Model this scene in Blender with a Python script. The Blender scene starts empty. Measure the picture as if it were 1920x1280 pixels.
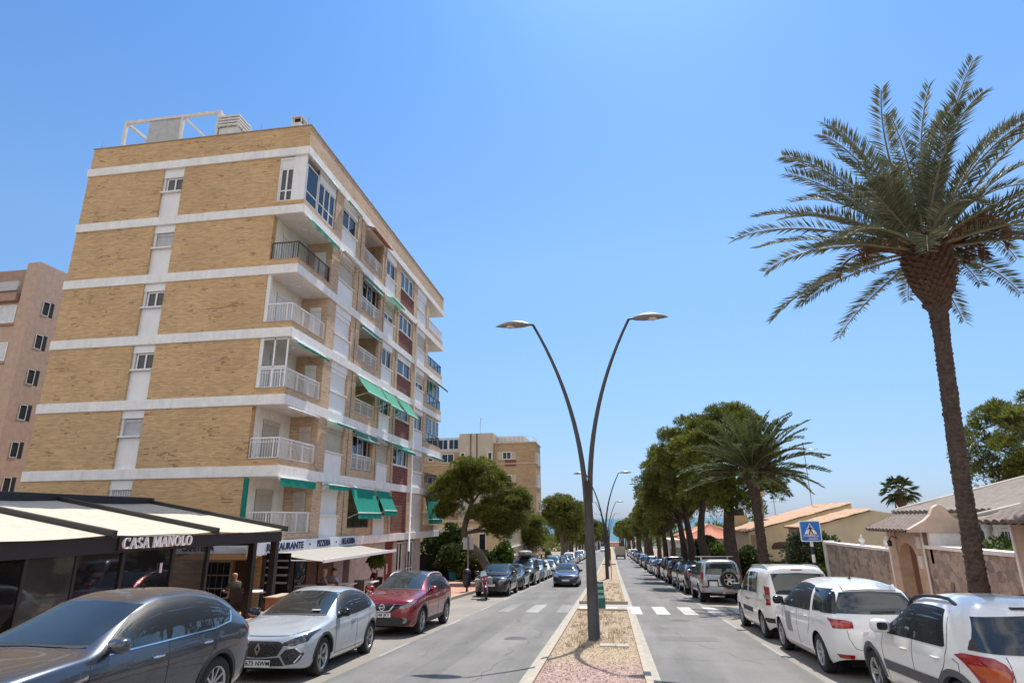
import bpy, math, random
import numpy as np
from mathutils import Vector, Matrix
from mathutils.bvhtree import BVHTree
R_ = math.radians
S = bpy.context.scene
COL = S.collection
rng = random.Random(7)
nr = np.random.RandomState(11)

# ------------------------------------------------------------------ camera
FPX = 1120.0
pitch = math.atan(333 / FPX); yaw = math.atan(-180 / math.hypot(FPX, 333)); roll = R_(0.6)
CAMZ = 2.15
hd = Vector((math.sin(yaw), math.cos(yaw), 0)); rt = Vector((math.cos(yaw), -math.sin(yaw), 0)); up = Vector((0, 0, 1))
fw = hd * math.cos(pitch) + up * math.sin(pitch); u2 = up * math.cos(pitch) - hd * math.sin(pitch)
cr = rt * math.cos(roll) - u2 * math.sin(roll); cu = u2 * math.cos(roll) + rt * math.sin(roll)
cam_d = bpy.data.cameras.new('camera'); cam = bpy.data.objects.new('camera', cam_d); COL.objects.link(cam)
cam.matrix_world = Matrix(((cr.x, cu.x, -fw.x, 0), (cr.y, cu.y, -fw.y, 0), (cr.z, cu.z, -fw.z, CAMZ), (0, 0, 0, 1)))
cam_d.sensor_width = 36; cam_d.lens = FPX / 1920 * 36; cam_d.clip_start = 0.1; cam_d.clip_end = 60000
S.camera = cam

# ------------------------------------------------------------------ light
SUN_EL, SUN_AZ = R_(60.5), R_(10.0)          # azimuth measured from +Y towards +X
FILL_CLOUD = 4.1
SKYT = [(0, (.165, .212, .36)), (.10, (.235, .274, .345)), (.22, (.295, .355, .40)), (.4, (.345, .432, .48)), (.7, (.262, .425, .56))]
world = bpy.data.worlds.new('World'); S.world = world; world.use_nodes = True
wn = world.node_tree; wn.nodes.clear()
wo = wn.nodes.new('ShaderNodeOutputWorld'); wb = wn.nodes.new('ShaderNodeBackground'); sk = wn.nodes.new('ShaderNodeTexSky')
sk.sky_type = 'NISHITA'; sk.sun_disc = False; sk.sun_elevation = SUN_EL; sk.sun_rotation = SUN_AZ
sk.altitude = 0; sk.air_density = 1.0; sk.dust_density = 0.35; sk.ozone_density = 2.2
wb.inputs[1].default_value = 0.15
tc_ = wn.nodes.new('ShaderNodeTexCoord'); sx_ = wn.nodes.new('ShaderNodeSeparateXYZ'); wn.links.new(tc_.outputs['Generated'], sx_.inputs[0])
rp_ = wn.nodes.new('ShaderNodeValToRGB')       # clear Mediterranean tint: takes the yellow out of the horizon band
while len(rp_.color_ramp.elements) < 5: rp_.color_ramp.elements.new(.5)
for e_, (p_, c_) in zip(rp_.color_ramp.elements, SKYT): e_.position = p_; e_.color = (*c_, 1)
wn.links.new(sx_.outputs[2], rp_.inputs[0]); mu_ = wn.nodes.new('ShaderNodeMixRGB'); mu_.blend_type = 'MULTIPLY'; mu_.inputs[0].default_value = 1
wn.links.new(sk.outputs[0], mu_.inputs[1]); wn.links.new(rp_.outputs[0], mu_.inputs[2]); # added out-of-frame cloud glow behind and right of viewer, lifts the shaded end wall
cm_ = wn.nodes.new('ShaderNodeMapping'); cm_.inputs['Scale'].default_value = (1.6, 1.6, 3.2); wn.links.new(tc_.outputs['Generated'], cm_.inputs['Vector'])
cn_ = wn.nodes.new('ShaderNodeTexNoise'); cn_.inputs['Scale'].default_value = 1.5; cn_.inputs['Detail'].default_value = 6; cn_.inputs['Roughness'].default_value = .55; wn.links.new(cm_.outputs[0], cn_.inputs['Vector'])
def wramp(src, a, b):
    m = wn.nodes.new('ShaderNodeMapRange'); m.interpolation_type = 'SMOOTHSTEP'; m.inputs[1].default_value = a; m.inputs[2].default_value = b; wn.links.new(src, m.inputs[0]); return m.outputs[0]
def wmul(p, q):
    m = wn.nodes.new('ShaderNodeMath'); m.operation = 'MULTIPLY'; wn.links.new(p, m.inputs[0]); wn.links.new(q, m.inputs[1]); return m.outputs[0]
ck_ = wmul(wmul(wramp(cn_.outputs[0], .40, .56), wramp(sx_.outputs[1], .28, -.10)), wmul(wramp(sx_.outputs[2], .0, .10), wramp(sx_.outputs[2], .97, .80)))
cx_ = wn.nodes.new('ShaderNodeMixRGB'); cx_.inputs[2].default_value = (FILL_CLOUD, FILL_CLOUD * .96, FILL_CLOUD * .92, 1); wn.links.new(ck_, cx_.inputs[0]); wn.links.new(mu_.outputs[0], cx_.inputs[1])
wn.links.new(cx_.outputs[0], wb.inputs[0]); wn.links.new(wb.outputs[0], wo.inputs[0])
sd = bpy.data.lights.new('sun', 'SUN'); sd.energy = 2.7; sd.angle = R_(0.53); sd.color = (1, 0.95, 0.87)
so = bpy.data.objects.new('sun', sd); COL.objects.link(so)
sv = Vector((math.sin(SUN_AZ) * math.cos(SUN_EL), math.cos(SUN_AZ) * math.cos(SUN_EL), math.sin(SUN_EL)))
so.rotation_euler = sv.to_track_quat('Z', 'Y').to_euler(); so.location = (0, 0, 60)
S.view_settings.view_transform = 'Standard'; S.view_settings.look = 'None'
S.view_settings.exposure = 1.3; S.view_settings.gamma = 1.0
try:
    S.cycles.max_bounces = 7; S.cycles.transparent_max_bounces = 8; S.cycles.caustics_reflective = False; S.cycles.caustics_refractive = False
    S.cycles.sample_clamp_indirect = 6
except Exception: pass

def gz(y):                                    # the street runs downhill towards the sea
    if y < 70: return -0.05 * y
    return max(-24.1, -3.5 - 0.0375 * (y - 70))
def gslope(y): return math.atan(0.05 if y < 70 else 0.0375)

# ------------------------------------------------------------------ materials
def _nt(name):
    m = bpy.data.materials.new(name); m.use_nodes = True
    nt = m.node_tree; b = nt.nodes['Principled BSDF']
    return m, nt, b
def N(nt, t, **kw):
    n = nt.nodes.new('ShaderNode' + t)
    for k, v in kw.items(): setattr(n, k, v)
    return n
def ramp(nt, fac, stops):
    r = N(nt, 'ValToRGB'); e = r.color_ramp.elements
    while len(e) < len(stops): e.new(0.5)
    for i, (p, c) in enumerate(stops):
        e[i].position = p; e[i].color = (c[0], c[1], c[2], 1) if hasattr(c, '__len__') else (c, c, c, 1)
    if fac is not None: nt.links.new(fac, r.inputs[0])
    return r
def noise(nt, scale, detail=4, rough=0.6, vec=None):
    n = N(nt, 'TexNoise'); n.inputs['Scale'].default_value = scale; n.inputs['Detail'].default_value = detail; n.inputs['Roughness'].default_value = rough
    if vec is not None: nt.links.new(vec, n.inputs['Vector'])
    return n
def pos(nt, sc=(1, 1, 1)):
    g = N(nt, 'NewGeometry'); m = N(nt, 'Mapping'); m.inputs['Scale'].default_value = sc
    nt.links.new(g.outputs['Position'], m.inputs['Vector']); return m.outputs[0]
def opos(nt, sc=(1, 1, 1)):
    g = N(nt, 'TexCoord'); m = N(nt, 'Mapping'); m.inputs['Scale'].default_value = sc
    nt.links.new(g.outputs['Object'], m.inputs['Vector']); return m.outputs[0]
def mixc(nt, fac, a, b, mode='MIX'):
    m = N(nt, 'MixRGB', blend_type=mode)
    for i, v in ((0, fac), (1, a), (2, b)):
        if hasattr(v, 'is_linked'): nt.links.new(v, m.inputs[i])
        elif i == 0: m.inputs[0].default_value = v
        else: m.inputs[i].default_value = (v[0], v[1], v[2], 1)
    return m.outputs[0]
def bump(nt, b, h, strength=0.3, dist=0.02):
    n = N(nt, 'Bump'); n.inputs['Strength'].default_value = strength; n.inputs['Distance'].default_value = dist
    nt.links.new(h, n.inputs['Height']); nt.links.new(n.outputs[0], b.inputs['Normal'])
_mc = {}
def M(name, col, rough=0.6, var=0.12, scale=3.0, metal=0.0, bmp=0.0, bscale=60, coat=0.0, spec=0.5, wear=0.0):
    if name in _mc: return _mc[name]
    m, nt, b = _nt(name)
    n = noise(nt, scale, 5, 0.65, pos(nt))
    lo = [c * (1 - var * 1.5) for c in col]; hi = [min(1, c * (1 + var)) for c in col]
    r = ramp(nt, n.outputs[0], [(0.3, lo), (0.7, hi)])
    out = r.outputs[0]
    if wear > 0:                              # run-off streaks and dirt with a shape of their own
        w = noise(nt, 1.0, 6, 0.7, pos(nt, (5, 5, 0.7))); wr = ramp(nt, w.outputs[0], [(0.5, 0), (0.75, 1)])
        mu = N(nt, 'Math', operation='MULTIPLY'); mu.inputs[1].default_value = wear; nt.links.new(wr.outputs[0], mu.inputs[0])
        out = mixc(nt, mu.outputs[0], out, [c * 0.45 for c in col])
    nt.links.new(out, b.inputs['Base Color'])
    b.inputs['Roughness'].default_value = rough; b.inputs['Metallic'].default_value = metal
    b.inputs['Specular IOR Level'].default_value = spec
    if coat: b.inputs['Coat Weight'].default_value = coat; b.inputs['Coat Roughness'].default_value = 0.03
    if bmp: bump(nt, b, noise(nt, bscale, 3, 0.6, pos(nt)).outputs[0], bmp)
    _mc[name] = m; return m
def wallvec(nt, sc=1.0):                      # (x+y, z): runs along both wall directions
    g = N(nt, 'NewGeometry'); s = N(nt, 'SeparateXYZ'); c = N(nt, 'CombineXYZ'); a = N(nt, 'Math', operation='ADD')
    nt.links.new(g.outputs['Position'], s.inputs[0]); nt.links.new(s.outputs[0], a.inputs[0]); nt.links.new(s.outputs[1], a.inputs[1])
    nt.links.new(a.outputs[0], c.inputs[0]); nt.links.new(s.outputs[2], c.inputs[1]); return c.outputs[0]
def brickmat(name, base, dark, mortar, w=0.27, h=0.058, odd=0.62):
    m, nt, b = _nt(name); v = wallvec(nt)
    br = N(nt, 'TexBrick'); nt.links.new(v, br.inputs['Vector']); br.offset = 0.5
    br.inputs['Scale'].default_value = 1; br.inputs['Brick Width'].default_value = w; br.inputs['Row Height'].default_value = h
    br.inputs['Mortar Size'].default_value = 0.007; br.inputs['Mortar Smooth'].default_value = 0.3; br.inputs['Bias'].default_value = 0
    br.inputs['Color1'].default_value = (0, 0, 0, 1); br.inputs['Color2'].default_value = (1, 1, 1, 1); br.inputs['Mortar'].default_value = (.5, .5, .5, 1)
    # tone per brick, and rows of odd, over-fired bricks in loose clusters
    tone = ramp(nt, br.outputs['Color'], [(0.0, [c * 0.82 for c in base]), (0.5, base), (1.0, [min(1, c * 1.15) for c in base])])
    big = noise(nt, 1.1, 4, 0.6, v)
    mb_ = N(nt, 'Math', operation='MULTIPLY'); mb_.inputs[1].default_value = 1.6; nt.links.new(big.outputs[0], mb_.inputs[0])
    ad2 = N(nt, 'Math', operation='ADD'); nt.links.new(mb_.outputs[0], ad2.inputs[0]); nt.links.new(br.outputs['Color'], ad2.inputs[1])
    sc3 = N(nt, 'Math', operation='MULTIPLY'); sc3.inputs[1].default_value = 1 / 2.6; nt.links.new(ad2.outputs[0], sc3.inputs[0])
    mk = ramp(nt, sc3.outputs[0], [((odd + 1.10) / 2.6, 0), ((odd + 1.16) / 2.6, 1)])
    mk.color_ramp.elements[1].color = (.85, .85, .85, 1)
    c1 = mixc(nt, mk.outputs[0], tone.outputs[0], dark)
    st = noise(nt, 0.35, 5, 0.65, v); sr = ramp(nt, st.outputs[0], [(0.35, 0.86), (0.65, 1.08)])
    c2 = mixc(nt, 1.0, c1, sr.outputs[0], 'MULTIPLY')
    mr_ = N(nt, 'Mapping'); mr_.inputs['Scale'].default_value = (.5, 14.5, 1); nt.links.new(v, mr_.inputs['Vector']); rw_ = noise(nt, 1.0, 2, .5, mr_.outputs[0])
    rr_ = ramp(nt, rw_.outputs[0], [(.3, .86), (.7, 1.1)]); c2 = mixc(nt, 1.0, c2, rr_.outputs[0], 'MULTIPLY')
    c3 = mixc(nt, br.outputs['Fac'], c2, mortar)
    nt.links.new(c3, b.inputs['Base Color']); b.inputs['Roughness'].default_value = 0.85
    inv = N(nt, 'Math', operation='SUBTRACT'); inv.inputs[0].default_value = 1; nt.links.new(br.outputs['Fac'], inv.inputs[1])
    bump(nt, b, inv.outputs[0], 0.5, 0.012)
    return m
def glassmat(name, col, rough=0.03, spec=0.9):
    m, nt, b = _nt(name)
    n = noise(nt, 0.6, 3, 0.5, pos(nt)); r = ramp(nt, n.outputs[0], [(0.35, [c * 0.6 for c in col]), (0.65, [c * 1.5 for c in col])])
    nt.links.new(r.outputs[0], b.inputs['Base Color']); b.inputs['Roughness'].default_value = rough; b.inputs['Specular IOR Level'].default_value = spec
    wv = noise(nt, 1.3, 2, 0.5, pos(nt)); bump(nt, b, wv.outputs[0], 0.05, 0.05)
    return m
def fabric(name, col, trans=0.35, rough=0.8, stripes=None):
    m, nt, b = _nt(name); out = nt.nodes['Material Output']
    n = noise(nt, 5, 4, 0.6, pos(nt)); r = ramp(nt, n.outputs[0], [(0.3, [c * 0.85 for c in col]), (0.7, [min(1, c * 1.1) for c in col])])
    c = r.outputs[0]
    if stripes:
        w = N(nt, 'TexWave', wave_type='BANDS', bands_direction=stripes[1]); w.inputs['Scale'].default_value = stripes[2]; nt.links.new(pos(nt), w.inputs['Vector'])
        wr = ramp(nt, w.outputs[0], [(0.47, 0), (0.53, 1)]); c = mixc(nt, wr.outputs[0], c, stripes[0])
    nt.links.new(c, b.inputs['Base Color']); b.inputs['Roughness'].default_value = rough; b.inputs['Specular IOR Level'].default_value = 0.2
    t = N(nt, 'BsdfTranslucent'); nt.links.new(c, t.inputs[0]); mx = N(nt, 'MixShader'); mx.inputs[0].default_value = trans
    nt.links.new(b.outputs[0], mx.inputs[1]); nt.links.new(t.outputs[0], mx.inputs[2]); nt.links.new(mx.outputs[0], out.inputs[0])
    bump(nt, b, noise(nt, 2.5, 3, 0.5, pos(nt)).outputs[0], 0.25, 0.05)
    return m

# ------------------------------------------------------------------ mesh helpers
class MB:
    def __init__(s): s.v = []; s.f = []; s.m = []; s.sm = []
    def face(s, pts, mi=0, smooth=False):
        b = len(s.v); s.v += [tuple(p) for p in pts]; s.f.append(tuple(range(b, b + len(pts)))); s.m.append(mi); s.sm.append(smooth)
    def box(s, x0, x1, y0, y1, z0, z1, mi=0):
        if x0 > x1: x0, x1 = x1, x0
        if y0 > y1: y0, y1 = y1, y0
        if z0 > z1: z0, z1 = z1, z0
        b = len(s.v); s.v += [(x0, y0, z0), (x1, y0, z0), (x1, y1, z0), (x0, y1, z0), (x0, y0, z1), (x1, y0, z1), (x1, y1, z1), (x0, y1, z1)]
        for q in ((0, 3, 2, 1), (4, 5, 6, 7), (0, 1, 5, 4), (1, 2, 6, 5), (2, 3, 7, 6), (3, 0, 4, 7)):
            s.f.append(tuple(b + i for i in q)); s.m.append(mi); s.sm.append(False)
    def hexa(s, p, mi=0):                     # 8 corners: bottom ring then top ring
        b = len(s.v); s.v += [tuple(q) for q in p]
        for q in ((0, 3, 2, 1), (4, 5, 6, 7), (0, 1, 5, 4), (1, 2, 6, 5), (2, 3, 7, 6), (3, 0, 4, 7)):
            s.f.append(tuple(b + i for i in q)); s.m.append(mi); s.sm.append(False)
    def fbox(s, F, u0, u1, n0, n1, z0, z1, mi=0):   # F: (origin xy, u dir, n dir)
        (ox, oy), (ux, uy), (nx, ny) = F
        P = [(ox + ux * u + nx * n, oy + uy * u + ny * n) for (u, n) in ((u0, n0), (u1, n0), (u1, n1), (u0, n1))]
        s.hexa([(x, y, z0) for x, y in P] + [(x, y, z1) for x, y in P], mi)
    def prism(s, poly, a, b_, axis='y', mi=0):      # 2-D outline extruded along an axis
        def P(p, t):
            return (p[0], t, p[1]) if axis == 'y' else ((t, p[0], p[1]) if axis == 'x' else (p[0], p[1], t))
        n = len(poly); base = len(s.v); s.v += [P(p, a) for p in poly] + [P(p, b_) for p in poly]
        s.f.append(tuple(base + i for i in range(n))); s.f.append(tuple(base + n + i for i in reversed(range(n)))); s.m += [mi, mi]; s.sm += [False, False]
        for i in range(n):
            j = (i + 1) % n; s.f.append((base + i, base + n + i, base + n + j, base + j)); s.m.append(mi); s.sm.append(False)
    def grid(s, P, mi=0, smooth=True, closed_u=False, closed_v=False):
        nu, nv = len(P), len(P[0]); b = len(s.v)
        for row in P: s.v += [tuple(p) for p in row]
        for i in range(nu - (0 if closed_u else 1)):
            for j in range(nv - (0 if closed_v else 1)):
                i2, j2 = (i + 1) % nu, (j + 1) % nv
                s.f.append((b + i * nv + j, b + i2 * nv + j, b + i2 * nv + j2, b + i * nv + j2)); s.m.append(mi); s.sm.append(smooth)
    def tube(s, pts, rad, n=8, mi=0, cap=True, smooth=True, sq=(1, 1)):
        pts = [Vector(p) for p in pts]; k = len(pts)
        if not hasattr(rad, '__len__'): rad = [rad] * k
        rows = []; ref = None
        for i, p in enumerate(pts):
            d = (pts[min(i + 1, k - 1)] - pts[max(i - 1, 0)])
            d = d.normalized() if d.length > 1e-9 else Vector((0, 0, 1))
            if ref is None:
                ref = Vector((1, 0, 0)) if abs(d.x) < 0.9 else Vector((0, 1, 0))
            a = (ref - d * ref.dot(d)).normalized(); c = d.cross(a); ref = a
            rows.append([p + (a * math.cos(t) * sq[0] + c * math.sin(t) * sq[1]) * rad[i] for t in (2 * math.pi * j / n for j in range(n))])
        b = len(s.v); s.grid(rows, mi, smooth, closed_v=True)
        if cap:
            s.f.append(tuple(b + j for j in reversed(range(n)))); s.f.append(tuple(b + (k - 1) * n + j for j in range(n))); s.m += [mi, mi]; s.sm += [False, False]
    def lathe(s, prof, n=24, c=(0, 0, 0), axis='z', mi=0, smooth=True):
        rows = []
        for r, h in prof:
            row = []
            for j in range(n):
                t = 2 * math.pi * j / n; a, b2 = r * math.cos(t), r * math.sin(t)
                row.append((c[0] + a, c[1] + b2, c[2] + h) if axis == 'z' else ((c[0] + a, c[1] + h, c[2] + b2) if axis == 'y' else (c[0] + h, c[1] + a, c[2] + b2)))
            rows.append(row)
        s.grid(rows, mi, smooth, closed_v=True)
    def ball(s, c, r, nu=10, nv=8, mi=0):
        if not hasattr(r, '__len__'): r = (r, r, r)
        s.grid([[(c[0] + r[0] * math.sin(a) * math.cos(t), c[1] + r[1] * math.sin(a) * math.sin(t), c[2] + r[2] * math.cos(a)) for t in (2 * math.pi * j / nu for j in range(nu))]
                for a in (0.02 + (math.pi - 0.04) * i / nv for i in range(nv + 1))], mi, True, closed_v=True)
    def add(s, o, mat=None, mi=None):
        b = len(s.v); s.v += [tuple(mat @ Vector(p)) if mat else p for p in o.v]
        s.f += [tuple(b + i for i in f) for f in o.f]; s.m += [mi] * len(o.f) if mi is not None else o.m; s.sm += o.sm
    def build(s, name, mats, parent=None, bevel=0, world=True, fix=False):
        me = bpy.data.meshes.new(name); vs = s.v
        if parent is not None and world:
            L = parent['_o']; vs = [(x - L[0], y - L[1], z - L[2]) for x, y, z in vs]
        me.from_pydata(vs, [], s.f)
        if not isinstance(mats, (list, tuple)): mats = [mats]
        for m in mats: me.materials.append(m)
        me.polygons.foreach_set('material_index', s.m); me.polygons.foreach_set('use_smooth', s.sm); me.update()
        if fix or bevel:
            import bmesh
            bm = bmesh.new(); bm.from_mesh(me)
            if fix: bmesh.ops.remove_doubles(bm, verts=bm.verts, dist=1e-4)
            bmesh.ops.recalc_face_normals(bm, faces=bm.faces)
            if bevel:
                bmesh.ops.bevel(bm, geom=[e for e in bm.edges if len(e.link_faces) == 2 and e.calc_face_angle() > 0.6], offset=bevel, segments=2, affect='EDGES', clamp_overlap=True)
            bm.to_mesh(me); bm.free(); me.update()
        o = bpy.data.objects.new(name, me); COL.objects.link(o)
        if parent is not None: o.parent = parent; o['_o'] = parent['_o']
        else: o['_o'] = (0, 0, 0)
        return o
def tag(o, label=None, cat=None, group=None, kind=None):
    if label: o['label'] = label
    if cat: o['category'] = cat
    if group: o['group'] = group
    if kind: o['kind'] = kind
    return o
def thing(name, label, cat, loc=(0, 0, 0), group=None, rot=(0, 0, 0)):
    o = bpy.data.objects.new(name, None); COL.objects.link(o); o.location = loc; o.rotation_euler = rot; o.empty_display_size = 0.3
    o['_o'] = tuple(loc); return tag(o, label, cat, group)
def struct(mb, name, mats, **k): return tag(mb.build(name, mats, None, **k), kind='structure')
def text_mb(txt, size, depth=0.01, bold=0.0, spacing=1.0, shear=0.0):   # lettering as mesh, in x (right) / z (up), front towards -y, centred
    c = bpy.data.curves.new('lettering', 'FONT'); c.body = txt; c.size = size; c.extrude = depth / 2; c.align_x = 'CENTER'; c.align_y = 'CENTER'
    c.offset = bold; c.space_character = spacing; c.shear = shear; c.resolution_u = 3
    o = bpy.data.objects.new('lettering', c); COL.objects.link(o)
    me = o.to_mesh(); r = MB()
    r.v = [(v.co.x, -v.co.z, v.co.y) for v in me.vertices]; r.f = [tuple(p.vertices) for p in me.polygons]; r.m = [0] * len(r.f); r.sm = [False] * len(r.f)
    o.to_mesh_clear(); bpy.data.objects.remove(o); bpy.data.curves.remove(c); return r

# shared materials
white_paint = M('white_render', (.76, .74, .71), .75, .08, 2.2, wear=.3, bmp=.1)
panel_white = M('white_panel', (.74, .73, .72), .6, .05, 1.2, wear=.12)
shutter_white = M('white_shutter', (.73, .72, .71), .5, .04)
shutter_beige = M('beige_shutter', (.50, .45, .37), .6, .08)
alu_white = M('white_aluminium', (.76, .75, .74), .4, .03)
rail_white = M('white_railing_paint', (.74, .73, .72), .45, .06)
rail_dark = M('dark_railing_paint', (.035, .032, .03), .45, .1)
tan_brick = brickmat('tan_facing_brick', (.575, .37, .18), (.24, .11, .055), (.45, .32, .19), odd=.70)
facade_brick = brickmat('street_facade_brick', (.54, .38, .245), (.27, .15, .085), (.47, .36, .26), odd=.72)
red_tile = brickmat('red_brown_tile', (.17, .055, .04), (.10, .03, .025), (.30, .17, .13), .6, .19, .7)
win_glass = glassmat('window_glass', (.014, .019, .028), .03, .5)
green_fab = fabric('green_awning_canvas', (.02, .30, .23), .35)
pale_green_fab = fabric('sun_bleached_green_canvas', (.10, .40, .27), .35)
grey_metal = M('grey_metal', (.33, .33, .34), .4, .08, metal=.5)
black_metal = M('black_metal', (.012, .012, .013), .4, .1)
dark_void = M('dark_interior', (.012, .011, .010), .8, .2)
# ------------------------------------------------------------------ the setting
def road_mat(name, base, streak=0.25, tint=None, grain=90):
    m, nt, b = _nt(name); p = pos(nt)
    a = noise(nt, 1.0, 6, 0.65, pos(nt, (0.9, 0.06, 1))); c = noise(nt, grain, 2, 0.7, p); d = noise(nt, 0.5, 5, 0.6, p)
    r = ramp(nt, a.outputs[0], [(0.3, [x * (1 - streak) for x in base]), (0.55, base), (0.75, [x * (1 + streak * .5) for x in base])])
    g = ramp(nt, c.outputs[0], [(0.3, 0.72), (0.7, 1.25)]); h = ramp(nt, d.outputs[0], [(0.35, 0.86), (0.65, 1.1)])
    x = mixc(nt, 1, r.outputs[0], g.outputs[0], 'MULTIPLY'); x = mixc(nt, 1, x, h.outputs[0], 'MULTIPLY')
    # oil drips and hairline cracks
    v = N(nt, 'TexVoronoi', feature='DISTANCE_TO_EDGE'); v.inputs['Scale'].default_value = 0.45; v.inputs['Randomness'].default_value = 1
    wp = noise(nt, 1.3, 4, 0.6, p); wa = mixc(nt, 0.35, p, wp.outputs['Color']); nt.links.new(wa, v.inputs['Vector'])
    cr_ = ramp(nt, v.outputs['Distance'], [(0.0, 0.75), (0.006, 1.0)]); x = mixc(nt, 0.35, x, cr_.outputs[0], 'MULTIPLY')
    sp = noise(nt, 2.4, 3, 0.5, p); sr = ramp(nt, sp.outputs[0], [(0.68, 1.0), (0.76, 0.7)]); x = mixc(nt, 0.8, x, sr.outputs[0], 'MULTIPLY')
    nt.links.new(x, b.inputs['Base Color']); b.inputs['Roughness'].default_value = 0.85; bump(nt, b, c.outputs[0], 0.35, 0.01)
    return m
asphalt = road_mat('worn_asphalt', (.155, .149, .141), .36)
parking = road_mat('pale_parking_asphalt', (.235, .212, .18), .2)
soil = M('dry_ground', (.26, .21, .15), .95, .25, .6, bmp=.4, bscale=12)
kerb_m = M('kerb_concrete', (.36, .31, .245), .85, .15, 4, bmp=.25, wear=.25)
def tilemat():
    m, nt, b = _nt('terracotta_paving'); g = pos(nt)
    br = N(nt, 'TexBrick'); nt.links.new(g, br.inputs['Vector']); br.inputs['Scale'].default_value = 1; br.inputs['Brick Width'].default_value = .3; br.inputs['Row Height'].default_value = .3; br.offset = 0
    br.inputs['Mortar Size'].default_value = .008; br.inputs['Color1'].default_value = (.42, .20, .125, 1); br.inputs['Color2'].default_value = (.5, .25, .16, 1); br.inputs['Mortar'].default_value = (.3, .2, .15, 1)
    n = noise(nt, .8, 5, .6, g); r = ramp(nt, n.outputs[0], [(.35, .75), (.65, 1.1)])
    nt.links.new(mixc(nt, 1, br.outputs[0], r.outputs[0], 'MULTIPLY'), b.inputs['Base Color']); b.inputs['Roughness'].default_value = .8
    return m
paving = tilemat()
mark = road_mat('road_marking_paint', (.50, .49, .46), .22, grain=40)
mark_worn = road_mat('worn_road_marking_paint', (.30, .30, .29), .3, grain=30)
YS = sorted(set([-60, -20, 0] + list(range(4, 70, 4)) + [70] + list(range(78, 620, 12)) + [620, 625]))
def strip(mb, x0, x1, y0, y1, dz, mi=0, nx=1):
    ys = [y0] + [y for y in YS if y0 < y < y1] + [y1]
    mb.grid([[(x0 + (x1 - x0) * i / nx, y, gz(y) + dz) for i in range(nx + 1)] for y in ys], mi, False)
def kerb(mb, x0, x1, y0, y1, h, mi=0):
    ys = [y0] + [y for y in YS if y0 < y < y1] + [y1]
    mb.grid([[(x0, y, gz(y) - .2), (x0, y, gz(y) + h), (x1, y, gz(y) + h), (x1, y, gz(y) - .2)] for y in ys], mi, False, closed_v=True)
    for y in (y0, y1): mb.face([(x0, y, gz(y) - .2), (x1, y, gz(y) - .2), (x1, y, gz(y) + h), (x0, y, gz(y) + h)], mi)
g = MB()
ys = YS
g.grid([[(x, y, gz(y) - .03 + (0 if abs(x) < 60 else -0.02 * (abs(x) - 60) * .2)) for x in (-600, -200, -60, -7.4, 5.7, 60, 200, 600)] for y in ys], 0, False)
struct(g, 'ground', soil)
g = MB(); strip(g, -5.15, -1.0, -20, 620, 0, 0, 2); strip(g, 0.2, 3.55, -20, 620, 0.0, 0, 2); struct(g, 'road', asphalt)
g = MB(); strip(g, -7.6, -5.15, -20, 620, 0.0); strip(g, 3.55, 5.75, -20, 620, 0.0); struct(g, 'parking_lane', parking)
g = MB()
for x0, x1 in ((-13.6, -7.75), (5.87, 8.62)): strip(g, x0, x1, -20, 620, .13)
struct(g, 'pavement', paving)
g = MB(); kerb(g, -7.75, -7.6, -20, 620, .135); kerb(g, 5.72, 5.87, -20, 620, .135); struct(g, 'pavement_kerb', kerb_m)
# median: islands with kerb, open at the crossing
gut = M('pale_concrete_gutter', (.33, .305, .26), .85, .12, 3, wear=.2)
isl = [(-15, 24.6), (28.3, 92), (96, 300), (304, 560)]
g = MB(); strip(g, -1.72, .74, -15, 620, .004); struct(g, 'median_gutter', gut)
g = MB()
for a, b_ in isl:
    kerb(g, -1.52, -1.40, a, b_, .13); kerb(g, .45, .57, a, b_, .13)
    kerb(g, -1.40, .45, a, a + .13, .13); kerb(g, -1.40, .45, b_ - .13, b_, .13)
struct(g, 'median_kerb', kerb_m)
def gravelmat():
    m, nt, b = _nt('dry_gravel_bed'); p = pos(nt)
    v = N(nt, 'TexVoronoi'); v.inputs['Scale'].default_value = 26; nt.links.new(p, v.inputs['Vector'])
    s = N(nt, 'SeparateXYZ'); nt.links.new(p, s.inputs[0]); w = noise(nt, 1.2, 4, .6, p)
    wm = N(nt, 'Math', operation='MULTIPLY'); wm.inputs[1].default_value = 1.6; nt.links.new(w.outputs[0], wm.inputs[0])
    ad = N(nt, 'Math', operation='ADD'); nt.links.new(s.outputs[1], ad.inputs[0]); nt.links.new(wm.outputs[0], ad.inputs[1])
    mr = N(nt, 'MapRange'); mr.inputs[1].default_value = 13.3; mr.inputs[2].default_value = 14.6; nt.links.new(ad.outputs[0], mr.inputs[0])
    pk = ramp(nt, v.outputs['Color'], [(0, (.20, .12, .095)), (.5, (.33, .22, .185)), (1, (.47, .36, .32))])
    tn = ramp(nt, v.outputs['Color'], [(0, (.20, .14, .09)), (.5, (.35, .26, .17)), (1, (.50, .40, .29))])
    x = mixc(nt, mr.outputs[0], pk.outputs[0], tn.outputs[0])
    gr = noise(nt, .9, 5, .65, p); gm = ramp(nt, gr.outputs[0], [(.56, 0), (.68, 1)]); gm2 = N(nt, 'Math', operation='MULTIPLY'); gm2.inputs[1].default_value = .6; nt.links.new(gm.outputs[0], gm2.inputs[0])
    x = mixc(nt, gm2.outputs[0], x, (.27, .18, .10))
    nt.links.new(x, b.inputs['Base Color']); b.inputs['Roughness'].default_value = .9; bump(nt, b, v.outputs['Distance'], .9, .03)
    return m
grav = gravelmat()
g = MB()
for a, b_ in isl: strip(g, -1.40, .45, a + .13, b_ - .13, .085)
struct(g, 'median_bed', grav)
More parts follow.
